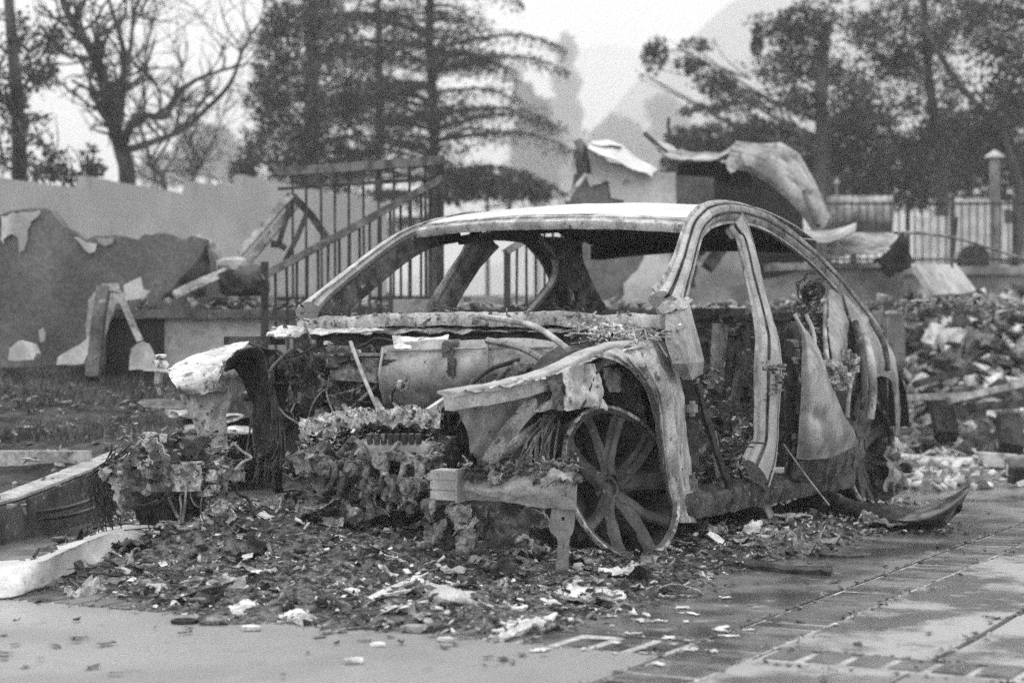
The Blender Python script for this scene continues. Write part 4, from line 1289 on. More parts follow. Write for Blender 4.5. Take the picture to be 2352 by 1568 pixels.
# burnt leaves and flakes along the cowl
n = 90
ww = RNG.uniform(-.80, .82, n)
crust_flakes('cowl_flakes', np.stack([ww, .25 + RNG.uniform(-.05, .12, n), .90 + RNG.normal(0, .015, n)], 1), n, .05, 'flake_mid', flat=.7, curl=.5)
n = 150
cc = np.array([cu(x, y, u) for x, y, u in zip(RNG.normal(1410, 55, n), RNG.normal(768, 12, n), RNG.uniform(.15, .32, n))])
crust_flakes('cowl_flakes', cc, n, .05, 'flake_pale')
mb = MB()
for i in range(30):
    p = cu(random.uniform(1330, 1520), random.uniform(745, 785), random.uniform(.15, .3)); d = RNG.normal(0, 1, 3) * (1, .5, .35)
    tube(mb, [p, p + nrm(d) * .05, p + nrm(d + RNG.normal(0, .5, 3)) * .1], .003, 5)
cpart('fibre_tangle', mb, 'pale_rod')

# near wing rail and apron
mb = MB()
wr = np.array([cw(x, y, w) for x, y, w in [(1030, 912, .70), (1090, 902, .71), (1160, 890, .72), (1230, 872, .73), (1290, 850, .74), (1350, 820, .76), (1420, 800, .79), (1500, 788, .82)]])
tube(mb, wr, [.05, .05, .05, .05, .05, .05, .055, .055], prof=[(-.9, .25), (-.85, .42), (.55, .42), (.62, .30), (.62, .05), (.42, -.02), (.42, -.42), (.55, -.50), (.55, -.85), (.40, -.92), (-.4, -.9), (-.45, .1)], up=(0, 0, 1), sub=6)
v = np.concatenate(mb.v); mb.v = [np.array([p + .005 * fb(p, 12, 4) for p in v])]
cpart('wing_rail', mb, 'steel_plain', smooth=25)
mb = MB()
sheet(mb, [[cw(1022, 896, .64), cw(1120, 880, .66), cw(1220, 860, .68), cw(1310, 826, .70), cw(1400, 795, .74), cw(1500, 778, .78)], [cw(1030, 908, .74), cw(1120, 894, .75), cw(1220, 874, .77), cw(1320, 842, .79), cw(1400, 812, .84), cw(1500, 790, .88)]], 10, 44, .004, .012, 10, .004, ragged=.10, seed=12)
cpart('wing_flange', mb, 'steel_white')
mb = MB()
sheet(mb, [[cw(1034, 915, .66), cw(1110, 905, .67), cw(1190, 893, .68), cw(1300, 865, .70)],
           [cw(1060, 962, .66), cw(1115, 952, .67), cw(1190, 935, .68), cw(1290, 905, .70)],
           [cw(1078, 1010, .65), cw(1115, 1005, .66), cw(1160, 990, .67), cw(1225, 955, .69)],
           [cw(1090, 1095, .64), cw(1105, 1090, .65), cw(1125, 1075, .66), cw(1160, 1035, .67)]], 44, 44, .004, .012, 6, .003, holes=((.22, .24, .025, .022), (.15, .55, .025, .022), (.62, .42, .02, .025), (.45, .6, .02, .02)),
      disp=lambda s, t: -.02 * math.exp(-(((s - .35) / .12) ** 2 + ((t - .45) / .14) ** 2)))
cpart('inner_wing', mb, 'panel_grey')
mb = MB(); tube(mb, [cw(1110, 1085, .70), cw(1160, 1000, .72), cw(1225, 925, .74)], .018, prof=[(-1, -1), (1, -1), (1, 1), (-1, 1)], up=(1, 0, 0), sub=3); cpart('wing_brace', mb, 'steel_mid')
mb = MB(); tube(mb, [cw(985, 945, .60), cw(1030, 915, .64)], .016, prof=[(-1, -.7), (1, -.7), (1, .7), (-1, .7)], up=(0, 0, 1)); cpart('wing_brace', mb, 'steel_pale')
mb = MB()
sheet(mb, [[cw(1290, 850, .80), cw(1330, 832, .82), cw(1368, 830, .83)], [cw(1300, 900, .82), cw(1345, 895, .84), cw(1385, 890, .84)], [cw(1298, 945, .82), cw(1345, 938, .84), cw(1390, 942, .84)]], 26, 26, .004, .02, 8, .006, ragged=.08, seed=14)
cpart('wing_remnant', mb, 'steel_pale')
mb = MB()
sheet(mb, [[cw(1255, 860, .78), cw(1300, 850, .8)], [cw(1265, 905, .79), cw(1305, 900, .8)], [cw(1225, 952, .77), cw(1310, 945, .8)]], 22, 16, .004, .02, 9, .01, ragged=.12, seed=15)
cpart('wing_remnant', mb, 'steel_mid')
# wheel-arch liner, near side
mb = MB()
ax = cw(1404, 1120, .8)
AU = ax[1]
ctrl = []
for w in (.84, .70, .56):
    ctrl.append([(w, AU + .10 + .47 * math.cos(a), .36 + .43 * math.sin(a)) for a in np.linspace(math.radians(-25), math.radians(150), 8)])
sheet(mb, ctrl, 14, 40, .006, .012, 5, .004); cpart('wheel_arch', mb, 'soot')
mb = MB(); sheet(mb, [[(.55, AU - .3, .60), (.55, AU + .1, .74), (.55, AU + .55, .66)], [(.52, AU - .3, .1), (.52, AU + .1, .1), (.52, AU + .55, .1)]], 12, 16, .006, .03, 5, .01); cpart('wheel_arch', mb, 'steel_dark')
mb = MB(); sheet(mb, [[cw(1385, 838, .80), cw(1415, 842, .78)], [cw(1400, 900, .80), cw(1440, 900, .76)]], 14, 10, .004, .02, 8, .01, ragged=.15); cpart('wing_remnant', mb, 'steel_mid')

# near A-post: crumpled mirror base sheet hanging at the door corner
mb = MB()
sheet(mb, [[cs(1532, 700, .05), cs(1555, 690, .06), cs(1582, 688, .05)],
           [cs(1528, 740, .06), cs(1556, 735, .09), cs(1596, 745, .06)],
           [cs(1528, 785, .05), cs(1560, 790, .10), cs(1606, 780, .06)],
           [cs(1545, 835, .05), cs(1575, 835, .08), cs(1618, 830, .05)],
           [cs(1568, 872, .03), cs(1590, 872, .05), cs(1614, 858, .04)]], 5, 3, .004)
cpart('door_sheet', mb, 'panel_grey', smooth=20, label='smooth bent grey sheet hanging at the windscreen pillar foot')
mb = MB(); sheet(mb, [[cs(1505, 705, .02), cs(1535, 690, .05), cs(1580, 680, .06)], [cs(1520, 720, .04), cs(1545, 712, .08), cs(1590, 705, .08)]], 12, 18, .004, .02, 10, .006, ragged=.06); cpart('door_sheet', mb, 'steel_pale')

# interior: seat frames, steering column, hanging bits
for (x, w, u) in ((0, .38, 1.35), (0, -.38, 1.35)):
    sf = bpy.data.objects.new('seat_frame', None); COL.objects.link(sf); sf.parent = car; sf.location = (w, u, .16)
    def sp(nm, pts, r, m='steel_dark', **k):
        mb = MB(); tube(mb, pts, r, 8, sub=3, **k); return mb.build(nm, m, sf, smooth=45)
    for s in (-.22, .22):
        sp('seat_rail', [(s, -.3, .05), (s, .2, .06)], .02)
        sp('back_upright', [(s, .15, .06), (s * .95, .22, .3), (s * .8, .33, .62)], .028)
    sp('back_top', [(-.18, .33, .62), (0, .34, .66), (.18, .33, .62)], .022)
    for k in range(5): sp('spring', [(-.2, .18 + k * .03, .15 + k * .1), (0, .16 + k * .03, .16 + k * .1), (.2, .18 + k * .03, .15 + k * .1)], .004, 'wire')
    mb = MB(); sheet(mb, [[(-.22, -.28, .14), (0, -.28, .10), (.22, -.28, .14)], [(-.22, .12, .08), (0, .12, .06), (.22, .12, .08)]], 12, 12, .01, .03, 8, .01); mb.build('seat_pan', 'engine_metal', sf, smooth=45)
mb = MB(); tube(mb, [cw(1640, 735, .45), cw(1660, 760, .42), cw(1700, 780, .40), (.38, 1.0, .45)], .03, 8, sub=3); cpart('steering_column', mb, 'steel_dark')
mb = MB(); tube(mb, [(w, .62, .80) for w in np.linspace(-.75, .75, 6)], .03, 10); cpart('dash_beam', mb, 'steel_dark')
mb = MB(); c = cw(1650, 716, .5); box(mb, c, (.28, .05, .03)); box(mb, c + np.array([0, .02, -.06]), (.28, .04, .02)); cpart('dash_bracket', mb, 'steel_dark')
# dark strap-like posts in the front door opening
for pts, r, m in (([(1700, 745, .60), (1712, 800, .62), (1695, 880, .64), (1665, 1010, .66)], .03, 'steel_dark'), ([(1605, 880, .82), (1615, 940, .84), (1650, 1050, .86), (1690, 1150, .9)], .02, 'soot'),
                  ([(1655, 745, .55), (1650, 830, .55), (1640, 900, .55)], .045, 'steel_mid'), ([(1620, 960, .7), (1680, 1010, .7)], .008, 'wire'), ([(1600, 930, .8), (1640, 975, .75), (1720, 1030, .7)], .007, 'wire'),
                  ([(1655, 1100, .84), (1645, 1050, .80), (1640, 990, .8)], .02, 'steel_mid')):
    mb = MB(); tube(mb, [cw(*p) for p in pts], r, prof=[(-1, -.4), (1, -.4), (1, .4), (-1, .4)], up=(1, 0, 0), sub=4)
    v = np.concatenate(mb.v); mb.v = [np.array([p + .006 * fb(p, 14, 3) for p in v])]; cpart('strap', mb, m)
n = 420
cc = np.array([cw(x, y, w) for x, y, w in zip(RNG.uniform(1600, 1750, n), np.abs(RNG.normal(0, 130, n)) * -1 + 1110, RNG.uniform(.1, .8, n))])
cc = cc[cc[:, 2] > .1]
crust_flakes('interior_debris', cc, len(cc), .06, 'flake_mid')
cc = np.array([cw(x, y, w) for x, y, w in zip(RNG.normal(1715, 25, 110), RNG.normal(1040, 40, 110), RNG.uniform(.6, .84, 110))])
crust_flakes('interior_debris', cc, len(cc), .05, 'flake_pale')
mb = MB()
for i in range(26):
    p = cs(random.uniform(1680, 1750), random.uniform(1000, 1060), -.05); d = RNG.normal(0, 1, 3)
    tube(mb, [p, p + d * .03, p + d * .05 + RNG.normal(0, .02, 3)], .004, 5)
cpart('fibre_tangle', mb, 'steel_dark')
# burnt lump on the centre pillar
lumps('latch_residue', lambda x, y, k: cs(x, y, .05), [(1762, 836, 0), (1776, 846, 0), (1788, 842, 0), (1778, 872, 0), (1790, 862, 0), (1784, 890, 0)], .012, 'engine_metal', 5)

# rear door: outer skin, inner frame, hardware
rd = bpy.data.objects.new('rear_door', None); COL.objects.link(rd); rd.parent = car; rd['label'] = 'torn rear door with its smooth grey outer skin hanging'
def dpart(nm, mb, m): return cpart(nm, mb, m, rd)
mb = MB()
sheet(mb, [[cs(1822, 722, .04), cs(1828, 720, .05), cs(1836, 735, .05), cs(1842, 745, .04)],
           [cs(1840, 770, .06), cs(1852, 775, .09), cs(1868, 790, .09), cs(1880, 800, .05)],
           [cs(1842, 850, .07), cs(1865, 850, .12), cs(1890, 860, .12), cs(1905, 870, .08)],
           [cs(1838, 930, .07), cs(1870, 935, .13), cs(1905, 940, .13), cs(1938, 950, .10)],
           [cs(1834, 1000, .06), cs(1870, 1005, .13), cs(1915, 1005, .13), cs(1960, 985, .10)],
           [cs(1828, 1052, .03), cs(1870, 1054, .09), cs(1915, 1048, .09), cs(1972, 1020, .05)]], 64, 40, .005, .006, 5, .0015,
      disp=lambda s, t: -.018 * math.exp(-(((s - .66) / .05) ** 2 + ((t - .45) / .16) ** 2)))
dpart('door_skin', mb, 'panel_grey')
mb = MB(); sheet(mb, [[cs(1824, 1046, .02), cs(1870, 1050, .05), cs(1915, 1046, .05), cs(1970, 1018, .03)], [cs(1820, 1075, .01), cs(1870, 1080, .03), cs(1918, 1076, .03), cs(1968, 1050, .02)], [cs(1822, 1102, .0), cs(1870, 1106, .01), cs(1920, 1104, .01), cs(1964, 1084, .0)]], 20, 30, .006, .01, 6, .004); dpart('door_lower', mb, 'steel_dark')
mb = MB(); tube(mb, P(cs, (1822, 722), (1840, 768), (1842, 850), (1838, 930), (1834, 1000), (1828, 1050)) + np.array([.06, 0, 0]), .010, 8, sub=6); dpart('door_edge', mb, 'steel_plain')
mb = MB()
sheet(mb, [[cs(1905, 660, -.02), cs(1930, 655, -.02), cs(1955, 690, -.02)], [cs(1900, 730, .0), cs(1930, 730, .01), cs(1950, 740, .0)], [cs(1908, 800, .01), cs(1925, 810, .02), cs(1948, 800, .0)], [cs(1915, 850, .02), cs(1925, 860, .02), cs(1935, 850, .0)]], 36, 22, .005, .008, 6, .002, ragged=.06, seed=18)
dpart('window_frame_plate', mb, 'panel_grey')
mb = MB()
sheet(mb, [[cs(1905, 870, -.01), cs(1950, 860, .0), cs(1985, 850, .0)], [cs(1930, 940, .02), cs(1960, 930, .02), cs(1992, 900, .0)], [cs(1955, 1000, .03), cs(1975, 985, .03), cs(1995, 950, .0)], [cs(1962, 1075, .02), cs(1975, 1060, .02), cs(1985, 1030, .0)]], 34, 24, .006, .02, 8, .006, seed=19, holes=((.3, .55, .10, .16),))
dpart('door_inner', mb, 'steel_dark')
for pts, r, m in (([(1898, 700, -.04), (1895, 760, -.02), (1900, 830, 0), (1912, 900, .02), (1945, 985, .04)], .012, 'steel_pale'), ([(1960, 960, .04), (1985, 870, .02), (1992, 800, .01)], .016, 'steel_dark'), ([(1965, 830, 0), (1950, 900, .02), (1945, 960, .04)], .012, 'steel_pale'),
                  ([(1815, 760, -.03), (1812, 860, -.02), (1818, 960, -.02), (1822, 1060, -.02)], .022, 'soot'), ([(1800, 1020, .06), (1850, 1090, .10), (1905, 1160, .2)], .003, 'pale_rod')):
    mb = MB(); tube(mb, [cs(*p) for p in pts], r, 8, sub=5); dpart('door_strut', mb, m)
lumps('burnt_lock', lambda x, y, k: cs(x, y, .03), [(1925, 850, 0), (1945, 830, 0), (1940, 870, 0), (1915, 865, 0), (1930, 885, 0), (1955, 850, 0), (1905, 840, 0)], .032, 'crust', 3, parent=rd)
lumps('latch', lambda x, y, k: cs(x, y, -.02), [(1822, 830, 0), (1820, 790, 0), (1815, 1035, 0), (1822, 940, 0)], .026, 'steel_mid', 1, parent=rd)
lumps('latch', lambda x, y, k: cs(x, y, .0), [(1820, 1010, 0), (1824, 880, 0)], .022, 'engine_metal', 2, parent=rd)
mb = MB()
sheet(mb, [[cs(1808, 740, -.03), cs(1835, 735, -.02)], [cs(1806, 900, -.02), cs(1836, 900, -.01)], [cs(1806, 1090, -.02), cs(1830, 1090, -.01)]], 24, 8, .01, .02, 6, .008); dpart('door_shut_face', mb, 'steel_dark')
# coil of wire and trash on the rear parcel edge
mb = MB()
for i in range(16):
    c = cw(1865, 672, .45) + RNG.normal(0, .02, 3); a0 = random.uniform(0, 6.28); r = random.uniform(.035, .055); R = rotm(random.uniform(0, 3), random.uniform(0, 3), 0)
    tube(mb, [c + R @ np.array([r * math.cos(a0 + a), r * math.sin(a0 + a), .01 * math.sin(3 * a)]) for a in np.linspace(0, 5.5, 14)], .005, 5)
cpart('wire_coil', mb, 'wire')
cc = np.array([cw(x, y, w) for x, y, w in zip(RNG.normal(1872, 22, 130), RNG.normal(735, 22, 130), RNG.uniform(.45, .7, 130))])
crust_flakes('rear_debris', cc, 130, .045, 'flake_mid')
cc = np.array([cw(x, y, w) for x, y, w in zip(RNG.normal(1875, 12, 40), RNG.normal(760, 20, 40), RNG.uniform(.6, .75, 40))])
crust_flakes('rear_debris', cc, 40, .04, 'flake_pale')

# rear quarter and tail
mb = MB()
sheet(mb, [[cs(1932, 655, 0), cs(1965, 690, .0), cs(1998, 728, .01), cs(2022, 760, .0)],
           [cs(1955, 730, .02), cs(1990, 752, .04), cs(2022, 780, .04), cs(2048, 805, .02)],
           [cs(1972, 800, .03), cs(2005, 815, .06), cs(2036, 832, .06), cs(2061, 856, .02)],
           [cs(1988, 905, .03), cs(2012, 868, .05), cs(2040, 868, .05), cs(2066, 905, .0)]], 46, 36, .006, .006, 5, .002, seed=22)
cpart('rear_quarter', mb, 'panel_grey')
mb = MB(); sheet(mb, [[cs(2046, 868, .04), cs(2058, 880, .03), cs(2067, 900, .0)], [cs(2056, 930, .02), cs(2062, 935, .02), cs(2068, 945, -.02)], [cs(2058, 1000, .0), cs(2063, 1000, .0), cs(2067, 1005, -.03)]], 24, 14, .006, .006, 5, .002); cpart('rear_quarter', mb, 'steel_mid')
for pts, r, m in (([(1985, 770, .06), (2000, 830, .08), (2005, 900, .07), (1998, 960, .05)], .022, 'steel_pale'), ([(1965, 740, .04), (1978, 800, .06), (1985, 880, .06), (1982, 940, .05)], .016, 'steel_dark'), ([(2000, 735, .05), (2030, 790, .08), (2040, 850, .08)], .014, 'steel_dark')):
    mb = MB(); tube(mb, [cs(*p) for p in pts], r, 8, sub=5); cpart('quarter_fold', mb, m)
mb = MB()
RU = cw(1998, 1030, .8)[1]
ctrl = [[(w, RU + .04 + .35 * math.cos(a), .34 + .37 * math.sin(a)) for a in np.linspace(math.radians(5), math.radians(190), 9)] for w in (.88, .6, .3)]
sheet(mb, ctrl, 12, 36, .006, .01, 5, .003); cpart('wheel_arch', mb, 'soot')
lumps('charred_component', lambda x, y, k: cw(x, y, .62), [(1990, 985, 0), (2015, 960, 0), (2030, 1010, 0), (2010, 1000, 0)], .05, 'steel_dark', 2)

# wheels
def wheel(name, ctr, nrm_v, spin, R=.300, depth=.22):
    W = bpy.data.objects.new(name, None); COL.objects.link(W); W.parent = car
    n_ = nrm(np.asarray(nrm_v, float)); up = nrm(np.array([0, 0, 1.]) - n_[2] * n_); sd_ = np.cross(up, n_)
    M = Matrix((list(sd_) + [ctr[0]], list(up) + [ctr[1]], list(n_) + [ctr[2]], [0, 0, 0, 1]))
    M = Matrix(((sd_[0], up[0], n_[0], ctr[0]), (sd_[1], up[1], n_[1], ctr[1]), (sd_[2], up[2], n_[2], ctr[2]), (0, 0, 0, 1)))
    W.matrix_local = M
    def lathe(nm, prof, m, n=72, amp=.0015):
        a = np.linspace(0, 2 * math.pi, n, endpoint=False)
        V = []
        for (r, z) in prof:
            for t in a: V.append((r * math.cos(t), r * math.sin(t), z))
        V = np.array([np.array(p) * (1 + amp * 4 * fb(p, 14, 3)) for p in V])
        k = len(prof); f = []
        for i in range(k - 1):
            for j in range(n):
                jj = (j + 1) % n
                f.append([i * n + j, i * n + jj, (i + 1) * n + jj, (i + 1) * n + j])
        mb = MB(); mb.add(V, f); return mb.build(nm, m, W, smooth=50)
    rim = lathe('rim', [(R * .90, .0), (R * .94, -.012), (R * .93, -.03), (R * .90, -.05), (R * .86, -depth * .6), (R * .93, -depth), (R * 1.0, -depth - .006), (R * 1.0, -depth - .014), (R * .96, -depth - .012), (R * .9, -depth * .6 - .01), (R * .93, -.055), (R * .97, -.03), (R * 1.0, -.008), (R * 1.0, .004), (R * .985, .010), (R * .95, .004), (R * .90, .0)], 'wheel_alloy')
    lip = lathe('rim_lip', [(R * .955, .006), (R * .97, .012), (R * .99, .0125), (R * 1.006, .006), (R * 1.006, -.004), (R * .985, -.002), (R * .955, .003)], 'wheel_lip', amp=.002)
    lathe('hub', [(.0, -.075), (.026, -.075), (.032, -.060), (.062, -.055), (.082, -.066), (.086, -.11), (.0, -.115)], 'wheel_alloy', 30)
    lathe('brake_disc', [(.0, -.135), (.18, -.135), (.18, -.157), (.0, -.157)], 'steel_dark', 40)
    for s in range(5):
        a0 = spin + s * 2 * math.pi / 5
        for sg in (-1, 1):
            if s == 2 and sg == 1 and 'front' in name: continue
            mb = MB()
            pts, ra = [], []
            jr = random.uniform(.82, 1.2)
            for t in np.linspace(0, 1, 9):
                r = .045 + (R * .955 - .045) * t
                a = a0 + sg * (.12 + .22 * t ** 1.2) * (1 if t > 0 else 1)
                z = -.066 + .002 * math.sin(math.pi * t) + .052 * t ** 1.3
                pts.append((r * math.cos(a), r * math.sin(a), z)); ra.append(jr * .040 - .010 * math.sin(math.pi * t * .8) + .004 * t)
            tube(mb, pts, ra, prof=[(-.95, -1.3), (.95, -1.3), (.9, .15), (.55, .45), (.1, .22), (-.1, .22), (-.55, .45), (-.9, .15)], up=(0, 0, 1))
            v = np.concatenate(mb.v); mb.v = [np.array([p + .006 * fb(p, 20, 3, s * 3.0 + sg) for p in v])]; mb.build('spoke', 'wheel_alloy', W, smooth=30)
        mb = MB(); tube(mb, [(.055 * math.cos(a0 + .63), .055 * math.sin(a0 + .63), -.07), (.055 * math.cos(a0 + .63), .055 * math.sin(a0 + .63), -.05)], .008, 6); mb.build('bolt', 'steel_dark', W)
    return W
# the steered, leaning front wheel: its face direction in world terms, brought into car axes
nw_ = np.array([.66, -.68, .33])
n_loc = np.array([nw_[0] * C_ - nw_[1] * S_, nw_[0] * S_ + nw_[1] * C_, nw_[2]])
wheel('front_wheel', cw(1428, 1108, .80), n_loc, .30)
wheel('rear_wheel', cw(1998, 1038, .84), (1, -.10, .16), .75)
lumps('charred_component', lambda x, y, k: cw(x, y, .90), [(2040, 1110, 0), (2055, 1080, 0), (2020, 1140, 0), (2060, 1125, 0), (2045, 1050, 0)], .045, 'steel_dark', 2)
mb = MB(); sheet(mb, [[cw(2030, 1020, .9), cw(2060, 1025, .9)], [cw(2040, 1070, .93), cw(2072, 1075, .92)], [cw(2030, 1130, .94), cw(2090, 1120, .93)]], 20, 14, .006, .03, 8, .01, ragged=.1, seed=77); cpart('wing_remnant', mb, 'steel_mid')
# steel cords of the burnt tyre
mb = MB()
wc = cw(1425, 1112, .80)
sdv = nrm(np.cross((0, 0, 1), n_loc))
for i in range(26):
    k = -.06 - .10 * random.random(); R0 = .296 + random.uniform(0, .02)
    a0 = random.uniform(1.9, 2.3); a1 = a0 + random.uniform(.5, 1.3)
    pts = [wc + n_loc * (k - .05 * t) + (-sdv) * (R0 * math.cos(a)) * -1 + np.array([0, 0, 1]) * R0 * math.sin(a) for t, a in zip(np.linspace(0, 1, 10), np.linspace(a0, a1, 10))]
    tube(mb, pts, .0028, 5)
cpart('tyre_cord', mb, 'steel_dark')
mb = MB()
for i in range(16):
    p = cu(random.uniform(1230, 1285), random.uniform(950, 975), -.25); q_ = cu(random.uniform(1160, 1275), random.uniform(1060, 1120), -.3)
    tube(mb, [p, (p + q_) / 2 + RNG.normal(0, .012, 3) + np.array([0, -.03, .01]), q_], .004, 5, sub=3)
cpart('tyre_cord', mb, 'steel_mid')
mb = MB()
for i in range(14):
    a = random.uniform(0, 1); p = gnd(1290 + 40 * a, 1235 + 30 * a, .03); q_ = gnd(1420 + 100 * random.random(), 1300, .01); m_ = (p + q_) / 2 + np.array([0, -.05, .0]) + RNG.normal(0, .02, 3)
    m_[2] = .012
    tube(mb, [to_car(p), to_car(m_), to_car(q_)], .0018, 4, sub=5)
cpart('tyre_cord', mb, 'steel_dark')
# suspension behind the front wheel
for pts, r, m in (([(1060, 1095, .5), (1150, 1040, .55), (1230, 985, .62)], .022, 'steel_mid'), ([(1240, 960, .55), (1300, 1050, .55), (1350, 1120, .55)], .035, 'steel_dark'), ([(1120, 1130, .3), (1250, 1150, .5), (1380, 1160, .66)], .03, 'steel_dark')):
    mb = MB(); tube(mb, [cw(*p) for p in pts], r, 10, sub=4); cpart('suspension_arm', mb, m)

# ---- engine
eng = bpy.data.objects.new('engine', None); COL.objects.link(eng); eng.parent = car; eng['label'] = 'melted, ash-crusted engine slumped low in the bay'
def epart(nm, mb, m, smooth=40): return cpart(nm, mb, m, eng, smooth)
EC = cu(860, 1100, -.30)
mb = MB()
sheet(mb, [[cu(695, 1010, -.42), cu(800, 985, -.42), cu(920, 980, -.42), cu(1010, 985, -.40)], [cu(700, 1000, -.05), cu(800, 975, -.05), cu(920, 972, -.05), cu(1010, 980, -.05)]], 40, 60, .05, .035, 9, .02, seed=31)
epart('engine_top', mb, 'crust')
mb = MB()
v, f = chunk(1.0, (1, 1, 1), .35, 4.4, 4)
v = v * np.array([.34, .26, .22]) + np.array([EC[0], -.22, .27])
v = np.array([p + .015 * fb(p, 18, 3) for p in v]); mb.add(v, f)
epart('engine_block', mb, 'steel_dark')
for (x, y, r, d) in ((752, 1070, .040, .05), (748, 1135, .026, .05), (715, 1085, .028, .04), (955, 1110, .030, .06), (985, 1100, .024, .06), (820, 1085, .03, .05), (880, 1060, .035, .05), (905, 1140, .030, .05)):
    c = cu(x, y, -.53); mb = MB()
    ax_ = np.array([random.gauss(0, .25), -1, random.gauss(.1, .2)]); ax_ = nrm(ax_)
    tube(mb, [c, c + ax_ * d * .3, c + ax_ * d * .31, c + ax_ * d * .6, c + ax_ * d * .61, c + ax_ * d], [r, r, r * .72, r * .72, r, r * .9], 18); tube(mb, [c + ax_ * d * .98, c + ax_ * (d + .012)], r * .35, 10)
    epart('pulley', mb, 'engine_metal')
for i in range(34):
    c = cu(random.uniform(690, 1010), random.uniform(1030, 1175), random.uniform(-.55, -.40))
    mb = MB(); d = nrm(RNG.normal(0, 1, 3) * (1, .6, .8)); L_ = random.uniform(.05, .16); b_ = RNG.normal(0, .02, 3)
    r = random.uniform(.008, .024)
    tube(mb, [c - d * L_ / 2, c + b_, c + d * L_ / 2], [r, r * 1.1, r * .8], 9, sub=4); epart(random.choice(['hose', 'manifold_pipe', 'bolt_boss']), mb, random.choice(['engine_metal', 'engine_metal', 'steel_dark', 'steel_mid']))
for k in range(5):
    x = 800 + k * 42; mb = MB()
    tube(mb, [cu(x, 1040, -.35), cu(x + 6, 1048, -.50), cu(x + 2, 1075, -.56), cu(x - 8, 1110, -.55), cu(x - 10, 1140, -.48)], [.016, .018, .015, .013, .014], 10, sub=4); epart('intake_runner', mb, 'steel_mid')
mb = MB(); c = cu(905, 1030, -.46); cbox(mb, c, (.34, .10, .05), .012, rotm(.15, -.02, 0)); v = np.concatenate(mb.v); mb.v = [np.array([p + .006 * fb(p, 16, 3) for p in v])]; epart('cylinder_head', mb, 'panel_grey')
for k in range(8):
    mb = MB(); c = cu(850 + 16 * k, 1018, -.50); tube(mb, [c, c + np.array([0, -.005, .035])], [.011, .011], 6); epart('bolt', mb, 'steel_dark')
for k, (rows_, m_) in enumerate([([[(700, 1055), (740, 1050), (775, 1060)], [(695, 1090), (745, 1095), (790, 1085)], [(715, 1125), (760, 1135), (780, 1120)]], 'panel_grey'), ([[(800, 1095), (840, 1088), (880, 1095)], [(805, 1140), (845, 1150), (870, 1145)]], 'engine_metal'), ([[(905, 1090), (945, 1085), (975, 1095)], [(900, 1135), (940, 1140), (968, 1130)], [(915, 1175), (945, 1180), (960, 1170)]], 'steel_mid'), ([[(690, 1120), (720, 1130), (740, 1150)], [(700, 1170), (725, 1180), (745, 1185)]], 'panel_grey'), ([[(980, 1120), (1005, 1130)], [(985, 1180), (1010, 1170)]], 'engine_metal')]):
    mb = MB(); sheet(mb, [[cu(x, y, -.54 + .03 * math.sin(3 * i + k)) for i, (x, y) in enumerate(r)] for r in rows_], 14, 16, .006, .03, 10, .012, ragged=.10, seed=130 + k); epart('cover_plate', mb, m_)
for k, pl in enumerate([[(740, 1050, -.55), (770, 1075, -.57), (755, 1120, -.56), (725, 1150, -.54)], [(800, 1060, -.56), (790, 1100, -.58), (775, 1150, -.56), (770, 1180, -.54)], [(930, 1040, -.5), (960, 1070, -.55), (955, 1130, -.55), (940, 1180, -.5)], [(880, 1080, -.56), (900, 1120, -.58), (895, 1170, -.55)], [(980, 1060, -.45), (1010, 1090, -.5), (1000, 1140, -.52)]]):
    mb = MB(); tube(mb, [cu(*p) for p in pl], random.uniform(.009, .016), 9, sub=6); epart('hose', mb, ['engine_metal', 'steel_dark', 'steel_mid'][k % 3])
for k in range(10):
    c = cu(840 + k * 15, 1046 + 6 * math.sin(k), -.50); mb = MB(); tube(mb, [c, c + np.array([.01, -.05, -.005])], [.016, .012], 10); tube(mb, [c + np.array([.01, -.05, -.005]), c + np.array([.012, -.06, -.006])], .018, 10); epart('intake_stub', mb, 'engine_metal')
for k, (x, y, sx, sz) in enumerate([(740, 1095, .10, .09), (830, 1110, .12, .10), (930, 1135, .10, .10), (980, 1070, .08, .08), (700, 1060, .06, .08), (870, 1165, .14, .06), (780, 1160, .08, .07)]):
    mb = MB(); cbox(mb, cu(x, y, -.46), (sx, .10, sz), .012, rotm(random.gauss(0, .2), random.gauss(0, .2), random.gauss(0, .3))); v = np.concatenate(mb.v); mb.v = [np.array([p + .012 * fb(p, 14, 3) for p in v])]; epart('housing', mb, ['engine_metal', 'steel_mid', 'steel_dark'][k % 3])
def eflakes(n, xr, yr, u, size, m):
    cc = np.array([cu(x, y, u_) for x, y, u_ in zip(RNG.uniform(*xr, n), RNG.uniform(*yr, n), RNG.uniform(u[0], u[1], n))])
    crust_flakes('crust', cc, n, size, m, eng)
eflakes(80, (690, 1015), (978, 1040), (-.5, -.1), .045, 'flake_mid')
eflakes(170, (695, 880), (985, 1035), (-.46, -.2), .04, 'flake_pale')
eflakes(50, (660, 1030), (1040, 1195), (-.6, -.45), .05, 'flake_mid')
eflakes(40, (680, 1030), (1040, 1200), (-.62, -.5), .055, 'flake_dark')

